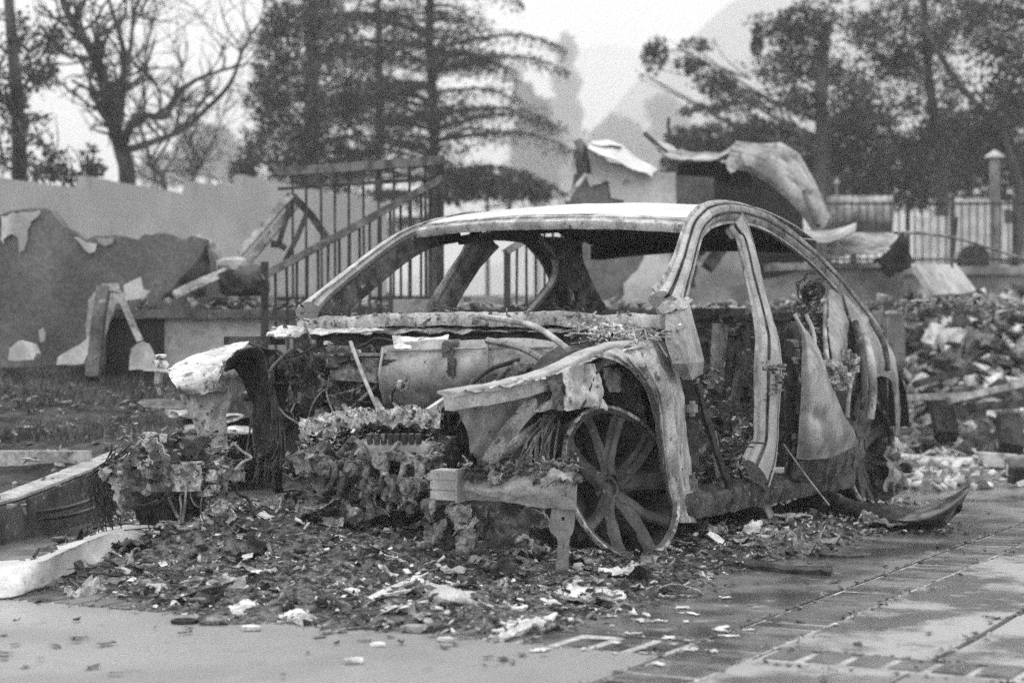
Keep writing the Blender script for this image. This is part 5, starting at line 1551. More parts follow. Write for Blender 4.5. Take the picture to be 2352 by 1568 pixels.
# ---- crash structure, near corner: finned can, cross beam, upright bracket
mb = MB(); c = cu(1032, 1112, -.78)
RC = rotm(.03, .02, .1)
box(mb, c, (.092, .075, .100), RC)
for k in range(3): box(mb, c + np.array([-.002, -.002, (k - 1) * .034]), (.098, .080, .027), RC)
box(mb, c + np.array([.05, 0, 0]), (.006, .09, .112), RC)
cpart('crash_can', mb, 'steel_plain', smooth=0, label='small pale ribbed crash can')
mb = MB()
sheet(mb, [[cu(1062, 1092, -.74), cu(1150, 1085, -.72), cu(1240, 1080, -.70), cu(1318, 1088, -.68)], [cu(1062, 1120, -.78), cu(1150, 1120, -.77), cu(1240, 1118, -.75), cu(1322, 1110, -.72)],
           [cu(1062, 1148, -.76), cu(1150, 1152, -.75), cu(1240, 1165, -.73), cu(1320, 1170, -.70)]], 22, 44, .02, .012, 7, .005, seed=41)
cpart('front_beam', mb, 'steel_plain', smooth=25)
mb = MB()
sheet(mb, [[cu(1268, 1158, -.70), cu(1320, 1160, -.68)], [cu(1262, 1215, -.70), cu(1316, 1215, -.68)], [cu(1280, 1240, -.70), cu(1308, 1245, -.68)], [cu(1276, 1308, -.68), cu(1306, 1308, -.66)]], 40, 16, .014, .004, 6, .002, seed=42, holes=((.18, .55, .022, .07), (.72, .5, .03, .05)))
cpart('upright_bracket', mb, 'panel_grey')
mb = MB(); sheet(mb, [[cu(1235, 1100, -.80), cu(1275, 1080, -.78), cu(1318, 1092, -.74)], [cu(1240, 1128, -.8), cu(1285, 1095, -.82), cu(1322, 1106, -.78)]], 14, 18, .006, .02, 9, .01, ragged=.1); cpart('beam_cap', mb, 'steel_pale')
cc = np.array([cu(x, y, -.74) for x, y in zip(RNG.uniform(1060, 1320, 200), RNG.normal(1080, 10, 200))])
crust_flakes('crust', cc, 200, .04, 'flake_mid')
for k, (pl, m) in enumerate([(([(1000, 1150), (1040, 1165), (1068, 1150)], [(985, 1185), (1030, 1215), (1060, 1180)], [(1010, 1240), (1045, 1262), (1050, 1220)]), 'steel_dark'),
               (([(1050, 1170), (1075, 1158), (1110, 1160)], [(1045, 1215), (1075, 1210), (1120, 1200)], [(1040, 1275), (1065, 1280), (1090, 1260)]), 'engine_metal'),
               (([(1110, 1165), (1160, 1165), (1230, 1172)], [(1105, 1215), (1150, 1205), (1220, 1210)], [(1100, 1270), (1150, 1262), (1200, 1262)]), 'steel_dark'),
               (([(960, 1150), (985, 1140), (1003, 1150)], [(965, 1175), (990, 1170), (1003, 1170)], [(975, 1200), (990, 1200), (1000, 1190)]), 'steel_mid')]):
    mb = MB(); sheet(mb, [[cu(x, y, -.72 + .05 * math.sin(k + i)) for i, (x, y) in enumerate(r)] for r in pl], 26, 22, .005, .03, 8, .012, ragged=.10, seed=50 + k); cpart('crumpled_sheet', mb, m)

# ---- far front corner: white inner wing dome, apron, headlamp carrier
mb = MB()
sheet(mb, [[cw(386, 846, -.88), cw(415, 828, -.88), cw(500, 797, -.86), cw(572, 782, -.84)],
           [cw(386, 856, -.78), cw(432, 832, -.76), cw(505, 806, -.76), cw(568, 790, -.76)],
           [cw(396, 876, -.66), cw(440, 856, -.62), cw(490, 832, -.62), cw(540, 808, -.62)],
           [cw(416, 893, -.59), cw(452, 884, -.54), cw(490, 862, -.54), cw(512, 835, -.54)],
           [cw(440, 906, -.57), cw(468, 906, -.53), cw(496, 885, -.53), cw(508, 855, -.53)]], 50, 44, .005, .006, 7, .002, seed=61, disp=lambda s, t: .010 * math.exp(-((s - .72) / .05) ** 2) - .012 * math.exp(-((s - .62) / .04) ** 2))
cpart('wing_dome', mb, 'steel_white', label='ash-white dome of the far inner wing')
mb = MB()
sheet(mb, [[cw(415, 905, -.60), cw(460, 905, -.58), cw(525, 885, -.56)], [cw(425, 930, -.58), cw(470, 935, -.56), cw(530, 920, -.54)], [cw(450, 980, -.58), cw(480, 985, -.56), cw(520, 965, -.55)], [cw(465, 1035, -.57), cw(490, 1040, -.56), cw(525, 1030, -.55)]], 36, 26, .004, .01, 7, .003, seed=62, holes=((.15, .2, .035, .05), (.45, .55, .035, .05)))
cpart('inner_wing', mb, 'steel_pale')
mb = MB(); sheet(mb, [[cw(446, 880, -.56), cw(490, 868, -.54), cw(528, 875, -.54)], [cw(440, 908, -.55), cw(490, 900, -.53), cw(530, 905, -.53)]], 16, 24, .006, .02, 9, .01, ragged=.12, seed=63); cpart('wing_remnant', mb, 'steel_mid')
mb = MB(); tube(mb, [cw(335, 848, -.84), cw(390, 852, -.80)], .012, prof=[(-2, -.5), (2, -.5), (2, .5), (-2, .5)], up=(0, 0, 1)); c = cw(368, 846, -.83)
v, f = chunk(.035, (1.0, 1.0, .7), .6, 8.2, 2); mb.add(v + c + np.array([0, 0, .015]), f)
v, f = chunk(.022, (1.2, 1.0, .6), .6, 3.1, 2); mb.add(v + c + np.array([.005, 0, .045]), f)
tube(mb, [c, c + np.array([-.01, 0, -.05]), c + np.array([-.004, .01, -.10])], [.020, .016, .010], 7)
cpart('strut_mount', mb, 'steel_white')
mb = MB(); ctrl = [[cw(x, y, -.52) for x, y in [(514, 850), (540, 846), (566, 890), (584, 950), (590, 1040)]], [cw(x, y, -.44) for x, y in [(522, 826), (566, 812), (592, 870), (604, 950), (604, 1040)]], [cw(x, y, -.38) for x, y in [(545, 806), (596, 798), (618, 865), (622, 950), (618, 1040)]]]
sheet(mb, ctrl, 18, 40, .008, .008, 6, .003); cpart('wheel_arch', mb, 'soot')
mb = MB(); sheet(mb, [[cu(572, 800, .02), cu(610, 800, .1), cu(650, 810, .16)], [cu(590, 900, .0), cu(620, 900, .1), cu(660, 910, .18)], [cu(596, 1060, -.1), cu(620, 1060, .0), cu(660, 1060, .1)]], 40, 26, .006, .04, 7, .02); cpart('inner_wing', mb, 'steel_dark')
mb = MB(); box(mb, cu(585, 782, .12), (.20, .16, .035)); cpart('wing_bracket', mb, 'steel_dark')
# headlamp carrier and tangled remains
hc = bpy.data.objects.new('headlamp_carrier', None); COL.objects.link(hc); hc.parent = car; hc['label'] = 'tangled remains of the far headlamp carrier'
def hpart(nm, mb, m): return cpart(nm, mb, m, hc)
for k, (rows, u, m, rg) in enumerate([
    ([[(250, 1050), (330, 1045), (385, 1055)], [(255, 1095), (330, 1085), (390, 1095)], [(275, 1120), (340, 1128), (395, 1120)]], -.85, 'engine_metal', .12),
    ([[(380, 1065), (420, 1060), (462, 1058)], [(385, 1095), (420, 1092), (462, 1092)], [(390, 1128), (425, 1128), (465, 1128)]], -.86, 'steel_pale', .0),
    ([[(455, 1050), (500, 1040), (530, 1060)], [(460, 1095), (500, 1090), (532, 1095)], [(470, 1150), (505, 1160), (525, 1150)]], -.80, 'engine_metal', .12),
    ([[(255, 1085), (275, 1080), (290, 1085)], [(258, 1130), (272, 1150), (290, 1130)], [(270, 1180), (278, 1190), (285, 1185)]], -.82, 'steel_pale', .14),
    ([[(300, 1125), (370, 1130), (465, 1130)], [(305, 1170), (370, 1175), (470, 1170)], [(320, 1210), (380, 1215), (470, 1215)]], -.55, 'soot', .0),  # black sheet set back: shade of the headlamp hollow put into its colour
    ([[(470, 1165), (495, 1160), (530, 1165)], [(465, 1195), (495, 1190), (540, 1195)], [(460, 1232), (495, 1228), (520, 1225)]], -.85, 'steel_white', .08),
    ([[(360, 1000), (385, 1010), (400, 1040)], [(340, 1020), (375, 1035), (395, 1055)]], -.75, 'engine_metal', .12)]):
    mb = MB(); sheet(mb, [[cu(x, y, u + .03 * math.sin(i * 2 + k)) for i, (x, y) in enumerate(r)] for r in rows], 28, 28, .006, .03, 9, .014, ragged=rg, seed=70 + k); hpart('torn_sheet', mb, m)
lumps('melted_lump', lambda x, y, k: cu(x, y, -.84), [(420, 1025, 0), (445, 1035, 0), (405, 1045, 0), (460, 1020, 0), (380, 1030, 0), (300, 1050, 0), (480, 1120, 0)], .04, 'steel_dark', 2, parent=hc)
lumps('melted_lump', lambda x, y, k: cu(x, y, -.86), [(355, 1010, 0), (510, 1090, 0), (490, 1130, 0), (340, 1060, 0), (500, 1165, 0)], .032, 'crust', 2, parent=hc)
for i in range(44):
    x0 = random.uniform(232, 300); mb = MB()
    a = cu(x0 + random.uniform(0, 80), random.uniform(1030, 1060), -.8); b = cu(x0 - random.uniform(5, 45), random.uniform(1080, 1120), -.8); c = cu(x0 - random.uniform(0, 40), random.uniform(1170, 1215), -.8)
    tube(mb, [a + RNG.normal(0, .02, 3), b, c + RNG.normal(0, .02, 3)], .0028, 4, sub=5); hpart('wire', mb, 'wire')
for i in range(24):
    x0 = random.uniform(300, 560); p = cu(x0, random.uniform(1020, 1150), -.8); pts = [p]; d = RNG.normal(0, 1, 3)
    for k in range(5):
        d = nrm(d + RNG.normal(0, .7, 3) + np.array([0, 0, -.2])); pts.append(pts[-1] + d * .05)
    mb = MB(); tube(mb, pts, random.choice([.003, .005, .007]), 5, sub=3); hpart('wire', mb, random.choice(['wire', 'steel_mid']))
cc = np.array([cu(x, y, u_) for x, y, u_ in zip(RNG.uniform(250, 540, 200), RNG.normal(1050, 30, 200), RNG.uniform(-.9, -.7, 200))])
crust_flakes('crust', cc, 200, .045, 'flake_mid', hc)
# hanging cables down the bulkhead side
for i in range(20):
    x0 = random.uniform(585, 640); mb = MB()
    tube(mb, [cu(x0, 900 + random.uniform(-60, 40), .05), cu(x0 + random.gauss(0, 8), 1000, -.1), cu(x0 + random.gauss(0, 20), random.uniform(1050, 1120), -.3)], .004, 5, sub=4); cpart('wire', mb, 'wire')
# lower engine bay sides, shade put into their colour so the bay reads hollow
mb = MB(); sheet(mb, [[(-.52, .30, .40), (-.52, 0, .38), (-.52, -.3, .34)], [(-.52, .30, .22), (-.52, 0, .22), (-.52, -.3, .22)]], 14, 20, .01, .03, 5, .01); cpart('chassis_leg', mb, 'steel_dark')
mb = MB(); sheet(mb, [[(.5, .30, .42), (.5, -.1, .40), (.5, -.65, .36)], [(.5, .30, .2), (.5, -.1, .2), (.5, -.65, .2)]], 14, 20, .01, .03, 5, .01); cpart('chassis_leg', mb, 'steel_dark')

# torn sheets and melted shreds filling the bay, the nose and the door openings
def shreds(n, xr, yr, f_, kr, size, mats):
    for k in range(n):
        x, y, kk = random.uniform(*xr), random.uniform(*yr), random.uniform(*kr)
        sx, sy = size * random.uniform(.5, 1.3), size * random.uniform(.4, 1.2)
        sk = random.uniform(-.6, .6)
        c = [[f_(x + (b - 1) * sx + sk * (a - 1) * sy + random.gauss(0, 5), y + (a - 1) * sy + random.gauss(0, 5), kk + random.gauss(0, .03)) for b in range(3)] for a in range(3)]
        mb = MB(); sheet(mb, c, 12, 12, .004, .03, 9, .012, .13, seed=k * 2.3 + x); cpart('torn_shred', mb, random.choice(mats), smooth=25)
shreds(16, (600, 850), (820, 980), cu, (.0, .15), 26, ['steel_dark', 'steel_mid', 'engine_metal', 'steel_dark'])
shreds(14, (650, 1010), (1060, 1190), cu, (-.62, -.52), 26, ['steel_mid', 'engine_metal', 'panel_grey', 'steel_dark'])
shreds(12, (960, 1260), (1160, 1270), cu, (-.74, -.62), 26, ['steel_mid', 'engine_metal', 'panel_grey'])
shreds(10, (1050, 1330), (1060, 1110), cu, (-.80, -.72), 16, ['engine_metal', 'panel_grey', 'steel_dark'])
shreds(10, (240, 540), (1010, 1110), cu, (-.90, -.80), 24, ['engine_metal', 'panel_grey', 'steel_mid'])
shreds(10, (1610, 1730), (900, 1080), cw, (.55, .80), 22, ['steel_dark', 'engine_metal', 'steel_mid'])
shreds(8, (1830, 1990), (760, 900), cw, (.72, .84), 18, ['steel_dark', 'engine_metal', 'panel_grey'])

# ------------------------------------------------------------------ ASH, SCRAPS AND FALLEN PIECES
ash_px = [(130, 1300), (180, 1365), (350, 1400), (560, 1425), (760, 1440), (1000, 1452), (1200, 1462), (1330, 1430), (1480, 1392), (1560, 1345), (1680, 1300), (1850, 1275), (1960, 1230), (2160, 1225), (2120, 1150), (1800, 1130), (1400, 1130), (800, 1110), (500, 1130), (260, 1180), (190, 1230)]
apoly = np.array([gnd(*p)[:2] for p in ash_px])
def in_poly(x, y, poly=None):
    poly = apoly if poly is None else poly
    ins = np.zeros(np.shape(x), bool)
    j = len(poly) - 1
    for i in range(len(poly)):
        xi, yi = poly[i]; xj, yj = poly[j]
        c = ((yi > y) != (yj > y)) & (x < (xj - xi) * (y - yi) / (yj - yi + 1e-12) + xi)
        ins ^= c
        j = i
    return ins
def poly_dist(x, y):
    d = np.full(np.shape(x), 9.0)
    for i in range(len(apoly)):
        a, b = apoly[i], apoly[(i + 1) % len(apoly)]
        ab = b - a
        t = np.clip(((x - a[0]) * ab[0] + (y - a[1]) * ab[1]) / (ab @ ab), 0, 1)
        d = np.minimum(d, np.hypot(x - a[0] - t * ab[0], y - a[1] - t * ab[1]))
    return np.where(in_poly(x, y), d, -d)
def ash_h(x, y):
    """height of the ash layer without its fine noise"""
    d = poly_dist(x, y)
    a, b = x - CAR[0], y - CAR[1]
    w, u = a * C_ - b * S_, a * S_ + b * C_
    core = np.exp(-(((u + .55) / .55) ** 2 + ((w + .15) / .75) ** 2)) + .6 * np.exp(-(((u + .75) / .30) ** 2 + ((w + .35) / .30) ** 2))
    return np.clip(d * .12, -.03, .022) + .115 * core * (d > 0)
xs_, ys_ = np.arange(-2.1, 2.2, .0125), np.arange(5.0, 9.0, .0125)
GX, GY = np.meshgrid(xs_, ys_, indexing='ij')
base = ash_h(GX, GY)
Z = base.copy()
for i in range(GX.shape[0]):
    for j in range(GX.shape[1]):
        if base[i, j] > -.03:
            p = (GX[i, j], GY[i, j], 0)
            Z[i, j] += .020 * fb(p, 3.5, 3, 1.0) + .017 * fb(p, 18, 4, 2.0)
        else: Z[i, j] = -.05
ok = (Z > -.02)
cell = ok[:-1, :-1] | ok[1:, :-1] | ok[1:, 1:] | ok[:-1, 1:]
idx = np.arange(GX.size).reshape(GX.shape)
q = np.stack([idx[:-1, :-1], idx[1:, :-1], idx[1:, 1:], idx[:-1, 1:]], -1)[cell]
o = fast_mesh('ash_layer', np.stack([GX, GY, Z], -1).reshape(-1, 3), q, 'ash', smooth=True)
tag(o, 'dark layer of wet ash and crumbs under and before the car', 'ash', kind='stuff')

def scatter(n, xr, yr, edge=-.02):
    out = []
    while len(out) < n:
        x = RNG.uniform(xr[0], xr[1], n * 2); y = RNG.uniform(yr[0], yr[1], n * 2)
        k = poly_dist(x, y) > edge + RNG.normal(0, .06, n * 2)
        out += list(zip(x[k], y[k]))
    return np.array(out[:n])
for (n, m, s0, s1, lb) in ((5600, 'flake_mid', .003, .034, 'grey crumbs and flakes strewn through the ash'), (4200, 'flake_pale', .002, .030, 'pale crumbs strewn through the ash'), (3400, 'flake_dark', .004, .034, 'black flakes strewn through the ash')):
    p = scatter(n, (-2.0, 2.1), (5.1, 9.3))
    z = np.maximum(ash_h(p[:, 0], p[:, 1]), 0) + RNG.uniform(.0, .022, n)
    tag(crumbs('ash_crumbs', np.column_stack([p, z]), s0 + (s1 - s0) * RNG.uniform(0, 1, n) ** 2.5, m, leaf=.3, flat=.5), lb, 'debris', kind='stuff')
# wires, cords and thin rods matted into the ash
mb = MB()
pw = scatter(150, (-1.9, 1.9), (5.2, 8.4), .05)
for i in range(150):
    z0 = max(0, float(ash_h(pw[i][0], pw[i][1]))) + .012
    p = np.array([pw[i][0], pw[i][1], z0]); a_ = random.uniform(0, 6.3); pts = [p]
    for k in range(random.randint(3, 7)):
        a_ += random.gauss(0, .5); p = p + np.array([math.cos(a_), math.sin(a_), 0]) * random.uniform(.02, .06); p[2] = z0 + random.uniform(-.004, .02); pts.append(p)
    tube(mb, pts, random.choice([.0015, .002, .003]), 4, sub=2)
tag(mb.build('wire_litter', 'wire', smooth=60), 'thin burnt wires matted into the ash', 'wire', kind='stuff')
# larger curled sheets lying over the ash
CS = [(420, 1300, .20, 'flake_mid', 'grey curled sheet beside the bumper cover end'), (560, 1330, .18, 'flake_dark', 'black curled sheet in the ash before the headlamp carrier'), (690, 1300, .20, 'engine_metal', 'mottled curled sheet in the ash below the engine'), (930, 1290, .18, 'flake_mid', 'grey curled sheet right of the metal box'),
      (1010, 1300, .16, 'steel_plain', 'pale curled sheet under the crash can'), (1200, 1320, .18, 'flake_mid', 'grey curled sheet by the upright bracket foot'), (1330, 1320, .14, 'engine_metal', 'mottled curled sheet under the front wheel'), (1640, 1245, .16, 'flake_mid', 'grey curled sheet below the front sill'), (1720, 1240, .18, 'flake_pale', 'pale curled sheet between sill and charred batten'), (1780, 1225, .14, 'engine_metal', 'mottled curled sheet beside the folded channel'),
      (480, 1255, .16, 'steel_plain', 'pale torn sheet under the headlamp carrier'), (640, 1240, .18, 'engine_metal', 'mottled torn sheet left of the engine foot'), (300, 1310, .16, 'flake_dark', 'black torn sheet below the bumper cover'), (1420, 1345, .12, 'flake_pale', 'small pale torn sheet before the wheel lip')]
for k, (x, y, s, m, lb) in enumerate(CS):
    c = [[((a - 1.5) / 3 + RNG.normal(0, .08), (b - 1.5) / 4.5 + RNG.normal(0, .06), .10 * abs(a - 1.5) * (1 if k % 2 else -.2) + RNG.normal(0, .06)) for b in range(4)] for a in range(4)]
    mb = MB(); sheet(mb, c, 16, 14, .02, .22, 2.4, .03, .06, seed=k * 3.7)
    o = mb.build('curled_sheet', m, smooth=25); o.scale = (s, s, s * .8); p = gnd(x, y); o.location = (p[0], p[1], max(0, float(ash_h(p[0], p[1]))) + .02); o.rotation_euler = (random.gauss(0, .15), random.gauss(0, .15), random.uniform(0, 6.3)); tag(o, lb, 'sheet')
# fine grit on the clean concrete
n = 900
x = RNG.uniform(-2.2, 3.5, n); y = RNG.uniform(4.4, 11.0, n)
k = (poly_dist(x, y) < .05) & (RNG.uniform(0, 1, n) < np.clip(1.2 + poly_dist(x, y) * 1.2, .12, 1))
x, y = x[k], y[k]
V, Q = flakes(len(x), np.stack([x, y, np.full(len(x), .007)], 1), RNG.uniform(.004, .022, len(x)), .25, .4)
tag(fast_mesh('grit', V, Q, 'flake_dark'), 'dark grit scattered over the driveway', 'grit', kind='stuff')

# crumpled scraps as single things
def crumple_mesh(i, n=8, th=.004, amp=.5, rag=.05, flat=.13):
    c = [[((a - 1.5) / 3 + RNG.normal(0, .09), (b - 1.5) / 3 + RNG.normal(0, .09), RNG.normal(0, flat)) for b in range(4)] for a in range(4)]
    mb = MB(); sheet(mb, c, n, n, th * 10, amp * .3, 2.2, amp * .08, rag, seed=i * 7.3)
    v = np.concatenate(mb.v); me = bpy.data.meshes.new('scrap'); me.from_pydata(v.tolist(), [], mb.f)
    return me
tones = {}
for m in ('flake_pale', 'flake_mid', 'flake_dark', 'engine_metal', 'steel_pale'):
    tones[m] = []
    for i in range(5):
        me = crumple_mesh(i + len(m)); me.materials.append(MATS[m]); tones[m].append(me)
LB = {'flake_pale': ('scrap', 'small pale burnt scrap lying on the ash round the car', 'scrap', 'pale scraps in the ash'), 'flake_mid': ('scrap', 'small grey crumpled scrap lying on the ash round the car', 'scrap', 'grey scraps in the ash'),
      'flake_dark': ('scrap', 'small black charred scrap lying on the ash round the car', 'scrap', 'black scraps in the ash'), 'engine_metal': ('scrap', 'small mottled metal scrap lying on the ash round the car', 'scrap', 'metal scraps in the ash'),
      'steel_pale': ('scrap', 'small streaked metal offcut lying on the ash round the car', 'scrap', 'metal offcuts in the ash')}
for m, n in (('flake_pale', 50), ('flake_mid', 60), ('flake_dark', 45), ('engine_metal', 45), ('steel_pale', 35)):
    p = scatter(n, (-1.9, 1.9), (5.15, 8.6), .03)
    for i in range(n):
        o = bpy.data.objects.new('scrap', tones[m][i % 5])
        s = random.uniform(.035, .11)
        o.scale = (s * 1.3, s * random.uniform(.35, .9), s * random.uniform(.5, 1.0))
        o.rotation_euler = (random.gauss(0, .3), random.gauss(0, .3), random.uniform(0, 6.3))
        o.location = (p[i][0], p[i][1], max(0, float(ash_h(p[i][0], p[i][1]))) + .014)
        COL.objects.link(o); nm, lb, ct, gp = LB[m]; tag(o, lb, ct, gp)

def ground_piece(name, rows, m, label, cat, nu=26, nv=26, th=.006, amp=.02, fr=6, fine=.005, ragged=0.0, seed=1, smooth=45):
    """rows of (px x, px y, height) points"""
    mb = MB(); c = [[gnd(x, y, z) for (x, y, z) in r] for r in rows]
    sheet(mb, c, nu, nv, th, amp, fr, fine, ragged, seed=seed)
    cc = np.asarray(c).reshape(-1, 3).mean(0); cc[2] = 0
    return tag(mb.build(name, m, smooth=smooth, loc=cc), label, cat)

# the fallen white bumper cover
r0 = [(-60, 1292, .075), (15, 1288, .075), (80, 1282, .08), (160, 1245, .085), (250, 1212, .085), (325, 1200, .085), (350, 1203, .085)]
r1 = [(-60, 1304, .085), (20, 1299, .09), (92, 1288, .105), (170, 1254, .115), (255, 1222, .115), (332, 1209, .115), (362, 1214, .105)]
r2 = [(-60, 1368, .010), (10, 1370, .010), (70, 1358, .015), (140, 1326, .030), (228, 1290, .045), (300, 1272, .050), (368, 1262, .045)]
def lerp_rows(a_, b_, n): return [[tuple(np.array(p) * (1 - t) + np.array(q_) * t) for p, q_ in zip(a_, b_)] for t in np.linspace(0, 1, n)]
rows = lerp_rows(r0, r1, 4)[:-1] + lerp_rows(r1, r2, 22)
ground_piece('bumper_cover', rows, 'bumper_white', 'white curved bumper cover lying on the driveway before the car', 'bumper', len(rows), 80, .004, .010, 3, .002, ragged=.03, seed=81, smooth=30)
# black liner lying by the rear wheel
ground_piece('bumper_liner', [[(1795, 1163, .05), (1850, 1135, .11), (1905, 1128, .13), (1960, 1146, .10), (2030, 1160, .09), (2100, 1160, .10), (2170, 1142, .13), (2228, 1113, .19)],
                              [(1830, 1182, .02), (1880, 1170, .05), (1930, 1170, .06), (1985, 1185, .05), (2050, 1192, .06), (2110, 1190, .07), (2170, 1172, .10), (2222, 1130, .17)],
                              [(1850, 1190, .0), (1900, 1192, .0), (1960, 1200, .0), (2010, 1212, .0), (2070, 1220, .0), (2130, 1222, .0), (2170, 1212, .01), (2205, 1168, .10)]],
             'black_plastic', 'long black curved bumper liner on the driveway beside the rear wheel', 'liner', 26, 60, .008, .012, 5, .003, seed=82)
ground_piece('torn_trim', [[(1960, 1165, .09), (2030, 1180, .07), (2110, 1185, .07), (2150, 1165, .09)], [(1980, 1195, .05), (2040, 1205, .04), (2100, 1205, .04), (2140, 1190, .06)]], 'engine_metal', 'ragged grey strip lying inside the black liner', 'trim', 16, 40, .006, .02, 9, .008, .14, 83)
ground_piece('bent_plate', [[(1690, 1122, .16), (1722, 1108, .20), (1752, 1120, .17)], [(1712, 1150, .12), (1744, 1140, .15), (1765, 1150, .11)], [(1750, 1195, .03), (1768, 1190, .05), (1782, 1185, .03)]], 'steel_pale', 'bent pale metal plate propped below the sill', 'plate', 26, 22, .005, .006, 6, .001, seed=84)
ground_piece('metal_channel', [[(1838, 1196, .12), (1860, 1240, .03), (1900, 1190, .12)], [(1828, 1222, .08), (1852, 1256, .02), (1890, 1224, .08)], [(1822, 1262, .03), (1845, 1274, .0), (1872, 1262, .04)]], 'engine_metal', 'folded metal channel lying on its back beyond the front wheel', 'channel', 26, 26, .005, .01, 7, .003, .05, 85)
ground_piece('dark_batten', [[(1640, 1270, .02), (1730, 1285, .02), (1820, 1296, .02), (1912, 1300, .02)], [(1650, 1284, .015), (1730, 1298, .015), (1820, 1308, .015), (1908, 1311, .015)]], 'charred_wood', 'long charred batten lying on the wet concrete by the front wheel', 'batten', 8, 40, .02, .006, 8, .004, seed=86)
ground_piece('thin_strip', [[(1880, 1266, .01), (1960, 1270, .01), (2000, 1268, .01)], [(1880, 1272, .008), (1960, 1276, .008), (2000, 1273, .008)]], 'flake_dark', 'thin dark strip beyond the charred batten', 'strip', 6, 24, .008, .004, 8, seed=87)
ground_piece('folded_sheet', [[(962, 1345, .03), (985, 1330, .06), (1030, 1345, .06), (1095, 1360, .04)], [(965, 1380, .01), (1005, 1370, .05), (1055, 1378, .05), (1118, 1385, .02)], [(985, 1395, .0), (1020, 1402, .01), (1070, 1402, .01), (1125, 1392, .0)]], 'steel_pale', 'folded grey metal sheet lying before the car at the ash edge', 'sheet', 28, 30, .004, .02, 7, .004, .04, 88)
ground_piece('folded_sheet', [[(1092, 1295, .04), (1135, 1290, .06), (1165, 1298, .05)], [(1120, 1318, .02), (1155, 1312, .05), (1182, 1322, .03)], [(1145, 1335, .01), (1165, 1336, .02), (1184, 1338, .01)]], 'steel_white', 'small pale folded sheet below the front crash beam', 'sheet', 20, 20, .004, .012, 8, .003, .05, 89)
ground_piece('flat_shard', [[(1508, 1352, .01), (1550, 1341, .05), (1605, 1355, .02)], [(1515, 1356, .0), (1560, 1362, .01), (1618, 1366, .0)]], 'steel_pale', 'flat triangular shard on the wet concrete before the front wheel', 'shard', 14, 26, .004, .004, 8, .001, seed=90)
ground_piece('dark_sheet', [[(765, 1398, .02), (850, 1385, .03), (930, 1392, .03), (1010, 1400, .02)], [(800, 1425, .01), (870, 1418, .02), (950, 1422, .02), (1020, 1424, .01)], [(840, 1440, .0), (890, 1442, .0), (950, 1440, .0), (1000, 1436, .0)]], 'flake_dark', 'flat black sheet of roofing felt at the ash edge', 'sheet', 24, 34, .006, .014, 6, .003, .06, 91)
for k, (rows, lb) in enumerate([([[(762, 1345, .02), (800, 1338, .03), (842, 1350, .02)], [(765, 1365, .01), (805, 1360, .03), (838, 1372, .01)]], 'white crust fragment left of the crossed bars'),
        ([[(1238, 1345, .02), (1310, 1338, .035), (1380, 1342, .03), (1455, 1360, .02)], [(1240, 1366, .01), (1310, 1372, .03), (1380, 1376, .02), (1440, 1374, .01)]], 'long white crust slab before the front wheel'),
        ([[(1116, 1415, .015), (1180, 1412, .02), (1240, 1416, .02), (1282, 1410, .02)], [(1118, 1445, .0), (1180, 1440, .02), (1235, 1432, .02), (1275, 1420, .01)], [(1115, 1462, .0), (1150, 1470, .01), (1190, 1460, .0), (1230, 1448, .0)]], 'ragged white crust slab at the concrete joint'),
        ([[(632, 1402, .015), (690, 1400, .02), (752, 1392, .02)], [(640, 1416, .01), (690, 1416, .02), (745, 1404, .01)], [(650, 1428, .0), (690, 1424, .01), (740, 1412, .0)]], 'white crust strip on the apron at the ash edge'),
        ([[(512, 1396, .015), (560, 1378, .03), (610, 1376, .02)], [(512, 1410, .0), (565, 1402, .02), (600, 1392, .01)]], 'white crust fragment furthest from the front wheel'),
        ([[(655, 1368, .02), (700, 1352, .03), (745, 1360, .02)], [(665, 1378, .01), (700, 1370, .02), (740, 1372, .01)]], 'pale curled crust in the ash before the engine'),
        ([[(1110, 1392, .02), (1165, 1385, .03), (1220, 1395, .02)], [(1115, 1404, .01), (1165, 1402, .02), (1215, 1406, .01)]], 'pale crust beside the folded grey sheet')]):
    ground_piece('crust_slab', rows, 'flake_pale', lb, 'crust', 26, 44, .014, .016, 9, .007, .10, 92 + k)
for k, (a, b, w, lb) in enumerate([((845, 1378, .02), (978, 1312, .05), .030, 'wide pale bar crossing the other bar in the ash'), ((930, 1308, .06), (975, 1340, .03), .018, 'short pale bar under the wide bar'), ((985, 1326, .04), (1130, 1366, .02), .016, 'long thin pale strip running towards the folded sheet'), ((880, 1366, .03), (965, 1352, .03), .018, 'thin pale slat beside the wide bar')]):
    beam('pale_bar', gnd(*a), gnd(*b), w, .008, 'flake_pale', lb, 'bar', .002, up=(0, 0, 1), group=None)
# boxes and castings
def tin_box(px, size, rot, m, lb, name='metal_box', cat='box', ch=.006):
    c = gnd(*px); c[2] = max(px[2], float(ash_h(c[0], c[1])) - .012); mb = MB(); cbox(mb, (0, 0, size[2] / 2), size, ch); cbox(mb, (0, 0, size[2]), (size[0] * .96, size[1] * .94, .012), .003)
    mb2 = np.concatenate(mb.v); mb.v = [np.array([p + .011 * fb(p, 12, 3, 4.0) for p in mb2])]
    o = mb.build(name, m, smooth=30); o.location = c; o.rotation_euler = rot
    return tag(o, lb, cat)
tin_box((812, 1276, .02), (.17, .10, .085), (.22, .12, -.35), 'engine_metal', 'dented mottled metal box lying in the ash below the engine')
tin_box((604, 1192, .13), (.15, .12, .05), (-.25, .1, .4), 'steel_pale', 'flat pale metal box leaning left of the engine')
v, f = chunk(.035, (1.3, 1, .6), .4, 3, 2)
